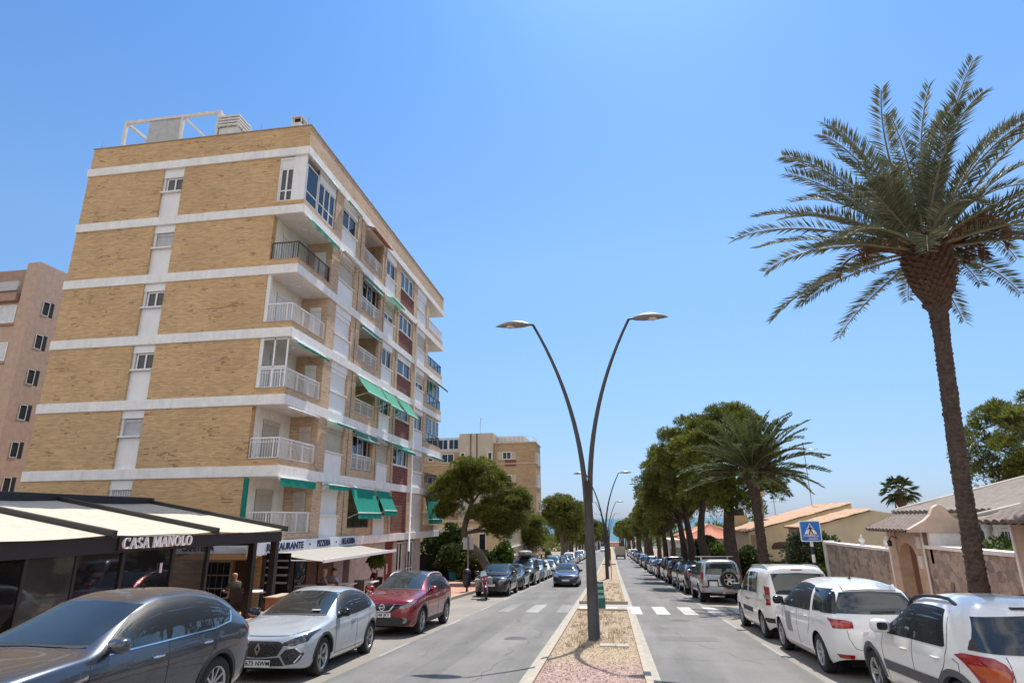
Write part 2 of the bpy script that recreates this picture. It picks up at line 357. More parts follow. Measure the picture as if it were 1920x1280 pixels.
# loose stones and dry grass tufts near the camera
g = MB(); rs = np.random.RandomState(3)
def stone(mb, x, y, z, r, mi):
    b = len(mb.v); q = rs.uniform(.6, 1.3, 6)
    mb.v += [(x - r * q[0], y, z), (x + r * q[1], y, z), (x, y - r * q[2], z), (x, y + r * q[3], z), (x + r * .2, y, z + r * q[4] * .8)]
    for t in ((0, 2, 4), (2, 1, 4), (1, 3, 4), (3, 0, 4)): mb.f.append(tuple(b + i for i in t)); mb.m.append(mi); mb.sm.append(False)
for i in range(9000):
    y = 8 + 16.3 * rs.rand() ** 1.3; x = rs.uniform(-1.38, .43); pink = y + rs.uniform(-.5, .5) < 13.2
    stone(g, x, y, gz(y) + .08, rs.uniform(.012, .032), (0 if pink else 2) + int(rs.rand() < .4))
tag(g.build('gravel', [M('pink_stone', (.33, .21, .175), .9, .3, 40), M('pale_pink_stone', (.50, .38, .33), .9, .2, 40), M('tan_stone', (.36, .27, .18), .9, .3, 40), M('pale_stone', (.52, .44, .33), .9, .2, 40)]), kind='stuff', label='loose pink and tan gravel scattered on the median bed')
g = MB()
def blade(mb, x, y, z, h, a, w=.006, mi=0):
    dx, dy = math.cos(a), math.sin(a); l = h * rng.uniform(.3, .8)
    mb.face([(x - dy * w, y + dx * w, z), (x + dy * w, y - dx * w, z), (x + dx * l, y + dy * l, z + h)], mi)
for i in range(260):
    y = 15 + 30 * rng.random() ** 1.2
    if 24.4 < y < 28.6: y = 24.2 if rng.random() < .5 else 29 + rng.random()
    x = rng.uniform(-1.3, .35)
    for k in range(14): blade(g, x + rng.gauss(0, .05), y + rng.gauss(0, .06), gz(y) + .08, rng.uniform(.04, .13), rng.uniform(0, 6.28))
tag(g.build('dry_grass', M('straw_grass', (.34, .26, .13), .9, .3, 20)), kind='stuff', label='short dry straw tufts on the median')
# painted markings
g = MB()
for x in (0.75, 1.74, 2.73, 3.72, 4.71): strip(g, x - .25, x + .25, 24.0, 27.2, .008)
strip(g, -1.40, .1, 25.1, 27.0, .012)
struct(g, 'road_marking', mark)
g = MB()
strip(g, -3.35, -2.85, 24.2, 27.8, .006)
for k in range(14): strip(g, -5.2, -5.1, 3 + k * 5.4, 5.2 + k * 5.4, .006); strip(g, 3.5, 3.6, 4 + k * 5.4, 6.2 + k * 5.4, .006)
struct(g, 'worn_road_marking', mark_worn)
g = MB(); strip(g, -2.2, -1.75, 24.2, 27.8, .006); strip(g, -4.4, -3.95, 24.2, 27.8, .006); struct(g, 'faded_road_marking', road_mat('faded_marking_paint', (.215, .21, .20), .3, grain=30))
# the sea
m, nt, b = _nt('sea_water'); b.inputs['Base Color'].default_value = (.012, .12, .17, 1); b.inputs['Roughness'].default_value = .45; b.inputs['Specular IOR Level'].default_value = .18
nn = noise(nt, 1, 4, .6, pos(nt, (.02, .05, 1))); rr = ramp(nt, nn.outputs[0], [(.3, (.012, .085, .12)), (.7, (.02, .115, .15))]); nt.links.new(rr.outputs[0], b.inputs['Base Color'])
bump(nt, b, noise(nt, .25, 4, .6, pos(nt)).outputs[0], .5, .5)
g = MB(); g.face([(-30000, 618, -24.9), (30000, 618, -24.9), (30000, 40000, -24.9), (-30000, 40000, -24.9)]); struct(g, 'sea', m)

g = MB()
for x0, x1, y0, y1 in ((-3.9, -3.3, -4, 19.5), (1.1, 2.6, 17.2, 18.1), (-2.9, -2.0, 33, 37), (2.2, 3.1, 32, 47), (-4.6, -3.6, 58, 80), (4.0, 5.3, 23.4, 24.6)): strip(g, x0, x1, y0, y1, .003)
struct(g, 'road_repair', road_mat('dark_repair_asphalt', (.125, .121, .115), .25))
g = MB(); rs = np.random.RandomState(12)
def crack(x, y, n, a):
    for k in range(n):
        l = rs.uniform(.25, .6); a2 = a + rs.normal() * .35; x2, y2 = x + l * math.sin(a2), y + l * math.cos(a2); w = rs.uniform(.003, .006); nx_, ny_ = math.cos(a2) * w, -math.sin(a2) * w
        g.face([(x - nx_, y - ny_, gz(y) + .0075), (x + nx_, y + ny_, gz(y) + .0075), (x2 + nx_, y2 + ny_, gz(y2) + .0075), (x2 - nx_, y2 - ny_, gz(y2) + .0075)]); x, y = x2, y2
        if x < -5 or x > 3.5 or -1.8 < x < .8: break
for x, y, n, a in ((-2.3, 8, 30, -.1), (-4.2, 14, 22, .15), (-3.2, 20, 14, 1.4), (1.4, 8, 26, .05), (2.9, 14, 20, -.1), (1.2, 20, 10, 1.3), (-2.6, 30, 26, .05), (2.0, 34, 30, .0), (-4.5, 9.5, 8, 1.5), (.9, 14.5, 8, 1.5)): crack(x, y, n, a)
struct(g, 'road_crack', M('tar_crack', (.085, .082, .078), .85))
g = MB()
for x, y in ((-2.6, 17.0), (2.1, 22.0), (-3.6, 39.0)): g.lathe([(.001, .009), (.29, .009), (.31, .004)], 24, (x, y, gz(y)))
struct(g, 'manhole_cover', M('cast_iron_cover', (.07, .065, .06), .6, .3, 30, metal=.4, bmp=.5, bscale=50))
# ------------------------------------------------------------------ the brick apartment block
BX, BY0, BY1, BXW = -13.3, 23.05, 47.4, -25.2
ZF = [1.38, 4.36, 7.33, 10.3, 13.3, 16.3, 19.4]; ST = .44
ST_F = ((BX, 0), (0, 1), (1, 0)); END_F = ((0, BY0), (1, 0), (0, -1))
flats = thing('apartment_block', 'tall tan brick apartment block with white floor bands and green awnings beside the street', 'apartment block', (BX, BY0, gz(BY0)))
GB = gz(BY1) - .3
core_m = M('cream_balcony_wall', (.78, .73, .66), .8, .08, 2, wear=.15)
mb = MB(); mb.box(BXW + .3, -14.72, BY0 + .32, BY1 - .02, GB, 20.2); mb.build('inner_wall', core_m, flats)
for k, z in enumerate(ZF):
    mb = MB()
    if k == 6: mb.box(BXW - .07, BX + .07, BY0 - .07, BY1 + .07, z - ST, z)
    else: mb.box(BXW - .06, BX + .06, BY0 - .06, BY1 + .06, z - ST, z)
    mb.build('floor_slab', white_paint, flats, bevel=.015)
# brickwork: end wall, piers, parapets (one masonry part per face)
e = MB(); f = MB()
cols = [(26.28, 27.17), (29.15, 30.03), (33.3, 33.82), (35.7, 36.6), (39.5, 40.3), (42.7, 43.32)]
for k in range(6):
    z0, z1 = ZF[k], ZF[k + 1] - ST
    if k == 0: pass
    e.box(BXW, -20.92, BY0, BY0 + .3, z0, z1); e.box(-19.8, -14.72, BY0, BY0 + .3, z0, z1)
    e.box(-14.72, BX, BY0, BY0 + .18, z0, z0 + .27)                     # corner balcony upstand
    f.box(BX - .18, BX, BY0 + .18, 26.28, z0, z0 + .27)
    for a, b_ in cols: f.box(-14.72, BX, a, b_, z0, z1)
    f.box(BX - .18, BX, 30.03, 33.3, z0, z0 + .42)
    f.box(BX - .18, BX, 30.03, 30.22, z0 + .42, z1); f.box(BX - .18, BX, 33.12, 33.3, z0 + .42, z1)
    f.box(BX - .18, BX, 43.32, BY1, z0, z0 + .42); f.box(-14.72, BX - .18, BY1 - .18, BY1, z0, z0 + .42)
e.box(BXW, BX, BY0, BY0 + .25, ZF[6], 20.58); f.box(BX - .25, BX, BY0 + .25, BY1, ZF[6], 20.58)
e.box(BXW, BXW + .25, BY0 + .25, BY1, ZF[6], 20.58); e.box(BXW + .25, BX - .25, BY1 - .25, BY1, ZF[6], 20.58)
e.box(BXW, BXW + .3, BY0 + .3, BY1, GB, ZF[6] - ST)
e.box(BXW, -13.6, BY0 + .004, BY0 + .3, GB, ZF[0] - ST)
e.build('end_wall_brickwork', tan_brick, flats); f.build('street_brickwork', facade_brick, flats)
mb = MB()
for a in ((BXW - .03, BX + .03, BY0 - .03, BY0 + .28), (BX - .28, BX + .03, BY0 + .28, BY1 - .28), (BXW - .03, BX + .03, BY1 - .28, BY1 + .03), (BXW - .03, BXW + .28, BY0 + .28, BY1 - .28)): mb.box(*a, 20.58, 20.63)
mb.build('parapet_coping', M('coping_stone', (.30, .24, .19), .8, .1), flats)
mb = MB(); mb.box(BXW + .3, BX - .3, BY0 + .3, BY1 - .3, 20.2, 20.25); mb.build('roof', M('roof_screed', (.4, .37, .33), .9), flats)

def window(F, u0, u1, z0, z1, n=-.1, parent=flats, sash=2, frame=alu_white, glass=None, fwid=.06, trans=None, sill=True, lights=None):
    fr = MB(); d = .05
    fr.fbox(F, u0, u1, n - d, n, z0, z0 + fwid); fr.fbox(F, u0, u1, n - d, n, z1 - fwid, z1)
    fr.fbox(F, u0, u0 + fwid, n - d, n, z0 + fwid, z1 - fwid); fr.fbox(F, u1 - fwid, u1, n - d, n, z0 + fwid, z1 - fwid)
    for i in range(1, sash):
        u = u0 + (u1 - u0) * i / sash; fr.fbox(F, u - fwid * .6, u + fwid * .6, n - d, n + .005, z0 + fwid, z1 - fwid)
    if trans is not None: fr.fbox(F, u0 + fwid, u1 - fwid, n - d - .004, n - .004, trans - .03, trans + .03)
    w = fr.build('window', frame, parent)
    p = MB(); p.fbox(F, u0 + fwid * .5, u1 - fwid * .5, n - d - .03, n - d + .012, z0 + fwid * .5, z1 - fwid * .5); p.build('pane', glass or win_glass, w)
    if sill:
        s_ = MB(); s_.fbox(F, u0 - .04, u1 + .04, n - .02, .05, z0 - .06, z0 - .002); s_.build('sill', panel_white, w)
    return w
def roller(F, u0, u1, z0, z1, n=-.1, m=None, parent=flats, box_=.22):
    s_ = MB(); h = .055; k = max(1, int((z1 - box_ - z0) / h)); hh = (z1 - box_ - z0) / k
    for i in range(k): s_.fbox(F, u0, u1, n - .04, n - (.002 if i % 1 == 0 else 0), z0 + i * hh, z0 + i * hh + hh - .007)
    s_.fbox(F, u0, u1, n - .05, n - .02, z0, z1)
    s_.fbox(F, u0, u1, n - .05, n + .03, z1 - box_, z1)
    return s_.build('roller_shutter', m or shutter_white, parent)
def railing(pts, z0, z1, mat, parent=flats, step=.11, mid=False, glass=None):
    mb = MB()
    for (x0, y0), (x1, y1) in zip(pts[:-1], pts[1:]):
        L = math.hypot(x1 - x0, y1 - y0); dx, dy = (x1 - x0) / L, (y1 - y0) / L
        F = ((x0, y0), (dx, dy), (-dy, dx))
        mb.fbox(F, 0, L, -.025, .025, z1 - .05, z1); mb.fbox(F, 0, L, -.015, .015, z0 + .05, z0 + .08)
        if mid: mb.fbox(F, 0, L, -.012, .012, z1 - .2, z1 - .175)
        n = max(2, int(L / step))
        for i in range(n + 1):
            u = L * i / n; big = (i % max(3, int(1.05 / step)) == 0) or i == n
            w = .02 if big else .008
            mb.fbox(F, max(0, u - w), min(L, u + w), -w * .98, w * .98, z0 if big else z0 + .08, z1 - .05)
    return mb.build('railing', mat, parent)
def awning(F, u0, u1, z, drop=0.0, out=0.0, mat=None, val=.16, n=.06, arms=True, parent=flats, wave=.015, cass=True):
    """folded when out is 0: a cassette with a short valance; else a sloping sheet with valance and arms"""
    mb = MB(); bar = MB()
    (ox, oy), (ux, uy), (nx, ny) = F
    def P(u, nn, zz): return (ox + ux * u + nx * nn, oy + uy * u + ny * nn, zz)
    if cass:
        bar.tube([P(u0, n + .05, z - .05), P(u1, n + .05, z - .05)], .05, 8)
    K = 14
    if out > 0:
        e0 = z - .06; e1 = z - drop
        rows = []
        for i in range(7):
            t = i / 6; sag = -.05 * math.sin(math.pi * t)
            rows.append([P(u0 + (u1 - u0) * j / K, n + .05 + out * t, e0 + (e1 - e0) * t + sag * (1 + .3 * math.sin(j * .9))) for j in range(K + 1)])
        mb.grid(rows, 0, True)
        rows = [[P(u0 + (u1 - u0) * j / K, n + .06 + out + wave * math.sin(j * 1.7) * t, e1 - val * t) for j in range(K + 1)] for t in (0, .5, 1)]
        mb.grid(rows, 0, True)
        bar.tube([P(u0, n + .05 + out, e1), P(u1, n + .05 + out, e1)], .028, 6)
        if arms:
            for u in (u0 + .06, u1 - .06): bar.tube([P(u, .02, e1 - .25 if drop > .8 else z - .35), P(u, n + .05 + out, e1 - .02)], .014, 5)
    else:
        rows = [[P(u0 + (u1 - u0) * j / K, n + .10 + wave * math.sin(j * 2.1) * t, z - .06 - val * t) for j in range(K + 1)] for t in (0, .35, .7, 1)]
        mb.grid(rows, 0, True)
    a = mb.build('awning', mat or green_fab, parent); bar.build('awning_bar', alu_white, a)
    return a
E_ = END_F; F_ = ST_F
# end wall: the narrow white strip with one small opening per floor
for k in range(6):
    z0, z1 = ZF[k], ZF[k + 1] - ST
    mb = MB(); wz0, wz1 = z0 + 1.42, z0 + 2.16
    if k == 0: wz0, wz1 = z0 + 1.3, z0 + 2.1
    mb.fbox(E_, -20.92, -19.8, -.28, -.12, z0, wz0 - .03); mb.fbox(E_, -20.92, -19.8, -.28, -.06, wz1 + .02, z1)
    mb.fbox(E_, -20.92, -20.80, -.28, -.10, wz0 - .03, wz1 + .02)
    mb.build('wall_panel', panel_white, flats)
    mb = MB(); mb.fbox(E_, -20.9, -19.82, -.12, .03, wz0 - .07, wz0 - .002); mb.build('sill', panel_white, flats)
    if k in (5, 3, 2): window(E_, -20.74, -19.84, wz0, wz1, n=-.14, sill=False, fwid=.055)
    elif k == 0:
        roller(E_, -20.78, -19.84, wz0, wz1, n=-.16, m=M('grey_shutter', (.45, .46, .47), .6))
        mb = MB()
        for i in range(9): mb.fbox(E_, -20.76 + i * .113, -20.745 + i * .113, -.12, -.105, wz0, wz1)
        mb.build('window_bars', alu_white, flats)
    else: roller(E_, -20.78, -19.84, wz0, wz1, n=-.16, m=M('grey_shutter', (.45, .46, .47), .6), box_=.14)
# corner balconies
cb = [(BXW, 0)]
for k in range(6):
    z0, z1 = ZF[k], ZF[k + 1] - ST; zr0, zr1 = z0 + .27, z0 + 1.17
    pts = [(-14.68, BY0 + .09), (BX - .09, BY0 + .09), (BX - .09, 26.26)]
    if k == 5:                                                         # glazed in on the top floor
        window(E_, -14.66, -13.98, z0 + .30, z1 - .62, n=-.08, sash=2, trans=z0 + .86, sill=False); roller(E_, -14.66, -13.98, z1 - .62, z1 - .05, n=-.06, box_=.1)
        mb = MB(); mb.fbox(E_, -13.98, -13.36, -.14, -.03, z0 + .27, z1); mb.fbox(E_, -14.72, -14.66, -.14, -.03, z0 + .27, z1); mb.build('corner_panel', panel_white, flats)
        window(F_, 23.2, 24.35, z0 + .30, z1 - .38, n=-.05, sash=1, trans=z0 + .86, sill=False)
        window(F_, 24.42, 26.2, z0 + .30, z1 - .62, n=-.05, sash=3, trans=z0 + .9, sill=False)
        mb = MB(); mb.fbox(F_, 24.42, 26.2, -.09, -.02, z1 - .62, z1 - .03); mb.build('shutter_box', panel_white, flats)
        awning(F_, 23.4, 26.3, z1 - .02, 0, 0, M('grey_green_canvas', (.16, .25, .2), .8), val=.1)
    else:
        railing(pts, zr0, zr1, rail_dark if k == 4 else rail_white, mid=(k in (1, 2)))
        mb = MB(); mb.box(-14.72, BX + .02, BY0 - .02, BY0 + .2, z0 + .27, z0 + .31); mb.box(BX - .2, BX + .02, BY0 + .2, 26.28, z0 + .27, z0 + .31); mb.build('balcony_coping', M('terracotta_coping', (.42, .27, .17), .8), flats)
        # shuttered door on the side wall and one on the back wall
        sd_ = shutter_beige if k in (0, 1) else shutter_white
        roller(((-14.72, 0), (0, 1), (1, 0)), 24.0, 25.3, z0 + .05, z0 + 2.1, n=.04, m=sd_)
        roller(((0, 26.28), (1, 0), (0, -1)), -14.2, -13.62, z0 + .05, z0 + 2.05, n=.04, m=sd_)
        mb = MB(); mb.ball((-14.0, 24.6, z1 - .03), (.17, .17, .06)); mb.build('ceiling_lamp', alu_white, flats)
        if k in (2, 3): mb = MB(); mb.box(-14.72, -14.55, BY0 + .05, BY0 + .2, z0 + .31, z1); mb.build('corner_post', white_paint, flats)
z = ZF[5] - ST; awning(F_, 23.2, 26.2, z - .02, .32, .32, pale_green_fab, val=.24, arms=False, wave=.05)
z = ZF[3] - ST; awning(F_, 23.1, 26.2, z - .02, .22, .25, green_fab, val=.14, arms=False, wave=.03)
z0 = ZF[2]; mb = MB()
for u in (-14.66, -14.02, -13.42): mb.fbox(E_, u - .03, u + .03, -.12, -.06, z0 + .3, z - .02)
mb.fbox(E_, -14.66, -13.42, -.12, -.06, z0 + 1.2, z0 + 1.26); mb.fbox(E_, -14.66, -13.42, -.12, -.06, z - .08, z - .02)
w = mb.build('balcony_screen', alu_white, flats)
m, nt, b = _nt('clear_screen_glass'); b.inputs['Base Color'].default_value = (.8, .85, .85, 1); b.inputs['Roughness'].default_value = .02
tr = N(nt, 'BsdfTransparent'); mx = N(nt, 'MixShader'); mx.inputs[0].default_value = .22; nt.links.new(tr.outputs[0], mx.inputs[1]); nt.links.new(b.outputs[0], mx.inputs[2]); nt.links.new(mx.outputs[0], nt.nodes['Material Output'].inputs[0]); b.inputs['Base Color'].default_value = (.05, .06, .06, 1)
clear_glass = m
mb = MB(); mb.fbox(E_, -14.63, -13.45, -.095, -.085, z0 + 1.26, z - .08); mb.build('pane', clear_glass, w)
z = ZF[2] - ST; awning(F_, 23.3, 26.1, z - .05, 0, 0, M('grey_canvas', (.3, .3, .3), .8), val=.05)
z = ZF[1] - ST; awning(F_, 23.1, 26.2, z - .02, .02, .05, green_fab, val=.34, arms=False)
mb = MB(); rows = [[(-14.62 + .1 * math.cos(t), BY0 + .05 + .1 * math.sin(t), ZF[0] + .35 + (z - ZF[0] - .4) * i / 8) for t in (2 * math.pi * j / 8 for j in range(8))] for i in range(9)]
mb.grid(rows, 0, True, closed_v=True); mb.build('rolled_blind', green_fab, flats)
# street front, bay by bay (k = storey)
def strip_bay(u0, u1, k, kind, lit=False):
    z0, z1 = ZF[k], ZF[k + 1] - ST; s0 = z0 + 1.05; s1 = z0 + 2.2
    mb = MB(); mb.fbox(F_, u0, u1, -.35, -.06, z0, s0 - .03); mb.build('wall_panel', panel_white, flats)
    mb = MB(); mb.fbox(F_, u0, u1, -.35, -.05, s1, z1); mb.build('lintel_panel', panel_white, flats)
    mb = MB(); mb.fbox(F_, u0 - .02, u1 + .02, -.3, .02, s0 - .06, s0 - .003); mb.build('sill', panel_white, flats)
    if kind == 'w': window(F_, u0 + .02, u1 - .02, s0, s1, n=-.12, sash=2, sill=False); 
    elif kind == 'b': roller(F_, u0 + .02, u1 - .02, s0, s1, n=-.12, m=shutter_beige)
    elif kind == 'h':
        window(F_, u0 + .02, u1 - .02, s0, s0 + .5, n=-.13, sash=2, sill=False); roller(F_, u0 + .02, u1 - .02, s0 + .5, s1, n=-.11, m=shutter_beige)
    else: roller(F_, u0 + .02, u1 - .02, s0, s1, n=-.12)
for k, kd in enumerate('sbssbw'): strip_bay(27.17, 29.15, k, kd)
for k, kd in enumerate('wbwwhw'): strip_bay(33.82, 35.7, k, kd)
for k, kd in enumerate('sbwhbs'): strip_bay(40.3, 42.7, k, kd)
for k in range(6):                                                     # window over red-brown tiles
    z0, z1 = ZF[k], ZF[k + 1] - ST
    mb = MB(); top = z1 if k == 0 else z0 + 1.12
    mb.fbox(F_, 36.6, 39.5, -.35, -.02, z0, top); mb.build('tiled_panel', red_tile, flats)
    if k: window(F_, 36.66, 39.44, z0 + 1.18, z1 - .12, n=-.1, sash=3 if k in (1, 4, 5) else 2, frame=alu_white, fwid=.09)
    if k in (2, 3): mb = MB(); mb.fbox(F_, 36.6, 39.5, -.2, -.06, z1 - .4, z1 - .02); mb.build('shutter_box', panel_white, flats)
for k in range(6):                                                     # recessed brick-framed balconies
    z0, z1 = ZF[k], ZF[k + 1] - ST
    railing([(BX - .09, 30.22), (BX - .09, 33.12)], z0 + .44, z0 + 1.25, rail_dark if k == 0 else rail_white, step=.1, mid=True)
    mb = MB(); mb.box(BX - .2, BX + .02, 30.2, 33.14, z0 + .42, z0 + .44); mb.build('balcony_coping', M('terracotta_coping', (.42, .27, .17), .8), flats)
    if k in (1, 4): window(F_, 30.24, 33.1, z0 + .46, z1 - .1, n=-.3, sash=4, sill=False, fwid=.05)
    else:
        Bk = ((-14.72, 0), (0, 1), (1, 0)); window(Bk, 30.9, 32.6, z0 + .05, z0 + 2.1, n=.06, sash=2, sill=False)
for k in range(6):                                                     # far corner balconies
    z0, z1 = ZF[k], ZF[k + 1] - ST
    railing([(BX - .09, 43.34), (BX - .09, BY1 - .09), (-14.68, BY1 - .09)], z0 + .44, z0 + 1.2, rail_white if k in (0, 5) else rail_dark, step=.1)
    if k in (2, 3):
        window(F_, 43.36, 45.4, z0 + 1.2, z1 - .1, n=-.15, sash=2, sill=False); window(F_, 45.45, BY1 - .1, z0 + 1.2, z1 - .1, n=-.15, sash=2, sill=False)
aw = [  # bay, storey, drop, out, canvas, valance
    (27.0, 29.3, 4, .1, .25, M('cream_canvas', (.55, .5, .38), .8), .14), (27.0, 29.3, 1, .18, .5, green_fab, .12), (27.0, 29.3, 0, .1, .3, green_fab, .22),
    (27.3, 29.2, 5, .05, .1, pale_green_fab, .1),
    (30.1, 33.2, 5, .3, .5, M('rust_canvas', (.45, .16, .10), .8), .12), (30.25, 33.1, 4, .38, .06, M('deep_green_canvas', (.05, .17, .12), .8), .12), (30.25, 33.1, 3, .3, .05, green_fab, .12),
    (30.1, 33.4, 2, 1.0, .68, pale_green_fab, .12), (30.15, 33.3, 1, .45, .2, M('deep_green_canvas', (.05, .17, .12), .8), .12), (30.15, 33.4, 0, 1.35, .5, green_fab, .3),
    (33.7, 36.0, 4, .2, .45, pale_green_fab, .16), (33.75, 35.9, 2, 1.1, .7, pale_green_fab, .14), (33.7, 36.0, 1, .2, .4, green_fab, .12), (33.75, 35.9, 0, 1.2, .55, green_fab, .3),
    (36.6, 39.0, 2, 1.1, .7, pale_green_fab, .12), (36.6, 39.4, 1, .4, .45, green_fab, .16),
    (43.5, 47.2, 3, .45, .5, green_fab, .16), (43.5, 47.0, 1, .15, .35, green_fab, .14), (43.4, 47.1, 0, 1.7, .3, green_fab, .32)]
for u0, u1, k, dr, ou, mt, va in aw: awning(F_, u0, u1, ZF[k + 1] - ST - .02, dr, ou, mt, va)
# downpipe, cables
mb = MB(); mb.tube([(BX + .13, 39.95, gz(40) + 2.2), (BX + .13, 39.95, 16.0)], .065, 10); mb.build('downpipe', alu_white, flats)
mb = MB()
for y, zt in ((29.6, 19), (33.5, 19), (36.1, 16)): mb.tube([(BX + .02, y, 1.4), (BX + .025, y + .05, 8), (BX + .02, y, zt)], .012, 4)
mb.build('cable', rail_dark, flats)
# roof: steel frame, plant box, vent, chimney, rods
stl = M('white_roof_steel', (.62, .6, .56), .6, .1, wear=.25)
rf = thing('roof_pergola', 'rusty white steel pergola frame with a grey panel on the brick block roof', 'roof pergola', (-21.5, 23.9, 20.25))
mb = MB(); X0, X1, Y0, Y1, zt = -24.3, -18.9, 23.75, 27.4, 22.5
for x in (X0, -20.98, X1):
    for y in (Y0, Y1): mb = MB(); mb.box(x - .07, x + .07, y - .07, y + .07, 20.25, zt); mb.build('post', stl, rf)
mb = MB(); mb.box(X0 - .12, X1 + .12, Y0 - .07, Y0 + .07, zt, zt + .16); mb.box(X0 - .12, X1 + .12, Y1 - .07, Y1 + .07, zt, zt + .16)
for x in (X0, X1): mb.box(x - .07, x + .07, Y0 + .07, Y1 - .07, zt + .002, zt + .14)
mb.box(-20.98 - .05, -20.98 + .05, Y0 + .07, Y1 - .07, zt + .01, zt + .1); mb.build('beam', stl, rf)
mb = MB(); mb.box(-22.9, -21.1, Y0 - .03, Y0 + .03, 20.3, zt - .003); mb.build('panel', M('grey_sheet', (.42, .42, .41), .6, .1, wear=.3), rf)
mb = MB(); mb.box(X0 + .3, X1, Y1 + .3, Y1 + .35, 21.2, 21.25); mb.build('back_rail', stl, rf)
pv = thing('roof_vent_stack', 'slatted square ventilation stack beside the pergola on the brick block roof', 'vent stack', (-18.2, 24.1, 20.25))
mb = MB(); mb.box(-18.75, -17.75, 23.7, 24.6, 20.25, 21.55); mb.build('shaft', stl, pv)
mb = MB()
for i in range(4): mb.box(-18.85, -17.65, 23.6, 24.7, 21.6 + i * .17, 21.7 + i * .17)
for x in (-18.75, -18.25, -17.75):
    for y in (23.7, 24.6): mb.box(x - .05, x + .05, y - .05, y + .05, 21.55, 22.28)
mb.box(-18.6, -17.9, 23.85, 24.45, 21.55, 22.2, 1); mb.build('slatted_cap', [stl, M('vent_dark', (.10, .09, .08), .8)], pv)
ch = thing('roof_chimney', 'small white chimney with dark opening near the brick block roof corner', 'chimney', (-14.6, 24.1, 20.25))
mb = MB(); mb.hexa([(-15.0, 23.7, 20.25), (-14.2, 23.7, 20.25), (-14.2, 24.5, 20.25), (-15.0, 24.5, 20.25), (-14.85, 23.85, 21.5), (-14.35, 23.85, 21.5), (-14.35, 24.35, 21.5), (-14.85, 24.35, 21.5)]); mb.build('stack', stl, ch)
mb = MB(); mb.box(-14.9, -14.3, 23.8, 24.4, 21.78, 21.84)
for x in (-14.85, -14.37):
    for y in (23.84, 24.32): mb.box(x, x + .05, y, y + .05, 21.5, 21.78)
mb.box(-14.75, -14.45, 23.95, 24.25, 21.5, 21.76, 1); mb.build('cowl', [stl, dark_void], ch)
mb = MB()
for x in (-24.9, -17.0, -16.0, -13.5):
    mb.box(x - .012, x + .012, 23.1, 23.125, 20.6, 21.05)
for y in (27, 31, 35, 39, 43): mb.box(BX - .06, BX - .035, y, y + .025, 20.6, 20.95)
mb.build('rooftop_rod', grey_metal, flats)
mb = MB(); mb.box(-25.1, -16.0, 23.2, 23.23, 20.63, 20.78); mb.build('roof_edge_strip', stl, flats)
# ground storey: stone facing, windows, door, café front
stone_grey = M('grey_stone_facing', (.40, .36, .31), .85, .15, 3, bmp=.2, bscale=14)
gs = MB(); zt = ZF[0] - ST
gs.box(-14.7, -13.45, 41.9, 42.55, GB, zt); gs.box(-14.7, -13.45, 39.7, 40.2, GB, zt); gs.box(-14.7, -13.45, 37.9, 38.4, GB, zt); gs.box(-14.7, -13.45, 34.4, 36.3, GB, zt); gs.box(-14.7, -13.45, 31.2, 31.8, GB, zt)
gs.box(-14.7, -13.47, 40.2, 41.9, GB, gz(41) + .45); gs.box(-14.7, -13.47, 38.4, 39.7, GB, gz(41) + .45); gs.box(-14.7, -13.47, 31.8, 34.4, GB, zt)
gs.box(-14.7, -13.46, 42.55, 43.4, GB, zt)
gs.build('ground_floor_stone', stone_grey, flats)
for a, b_, s_ in ((38.42, 39.68, 2), (40.22, 41.88, 3)):
    window(F_, a, b_, gz(41) + .5, zt - .15, n=-.22, sash=s_, trans=gz(41) + 1.15, sill=False, fwid=.08)
mb = MB(); mb.box(-13.62, -13.55, 36.3, 37.9, gz(37) + .1, zt - .02); d = mb.build('street_door', M('dark_red_door', (.16, .025, .02), .5), flats)
mb = MB(); mb.box(-13.56, -13.5, 36.95, 37.0, gz(37) + .9, gz(37) + 1.5); mb.build('handle', alu_white, d)
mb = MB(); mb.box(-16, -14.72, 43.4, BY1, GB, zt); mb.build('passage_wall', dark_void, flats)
# ------------------------------------------------------------------ vehicles
def paint(name, col, metal=.35, rough=.28):
    m, nt, b = _nt(name); fl = noise(nt, 900, 1, .5, opos(nt)); r = ramp(nt, fl.outputs[0], [(.35, [c * .85 for c in col]), (.65, [min(1, c * 1.12) for c in col])])
    d = noise(nt, 1.6, 5, .7, opos(nt)); s = N(nt, 'SeparateXYZ'); tc = N(nt, 'TexCoord'); nt.links.new(tc.outputs['Object'], s.inputs[0])
    mr = N(nt, 'MapRange'); mr.inputs[1].default_value = .2; mr.inputs[2].default_value = .62; mr.inputs[3].default_value = .30; mr.inputs[4].default_value = 0; nt.links.new(s.outputs[2], mr.inputs[0])
    mu = N(nt, 'Math', operation='MULTIPLY'); nt.links.new(d.outputs[0], mu.inputs[0]); nt.links.new(mr.outputs[0], mu.inputs[1])
    nt.links.new(mixc(nt, mu.outputs[0], r.outputs[0], (.22, .19, .15)), b.inputs['Base Color'])      # road dust along the sills
    b.inputs['Metallic'].default_value = metal; b.inputs['Roughness'].default_value = rough; b.inputs['Coat Weight'].default_value = 1; b.inputs['Coat Roughness'].default_value = .04
    dr = ramp(nt, d.outputs[0], [(.3, rough * .9), (.7, rough * 1.12)]); dr.color_ramp.elements[0].position=.2; nt.links.new(dr.outputs[0], b.inputs['Roughness'])
    return m
car_glass = glassmat('car_glass', (.022, .029, .032), .02, .85)
pillar_m = M('matt_black_pillar', (.008, .008, .009), .5, .1, 8, spec=.25)
tyre_m = M('tyre_rubber', (.018, .018, .018), .85, .2, 20)
alloy = M('alloy_rim', (.45, .45, .46), .3, .1, 10, metal=.8)
trim = M('black_plastic_trim', (.022, .022, .023), .6, .15, 8)
gloss_black = M('gloss_black_trim', (.010, .010, .011), .12, .1, 8)
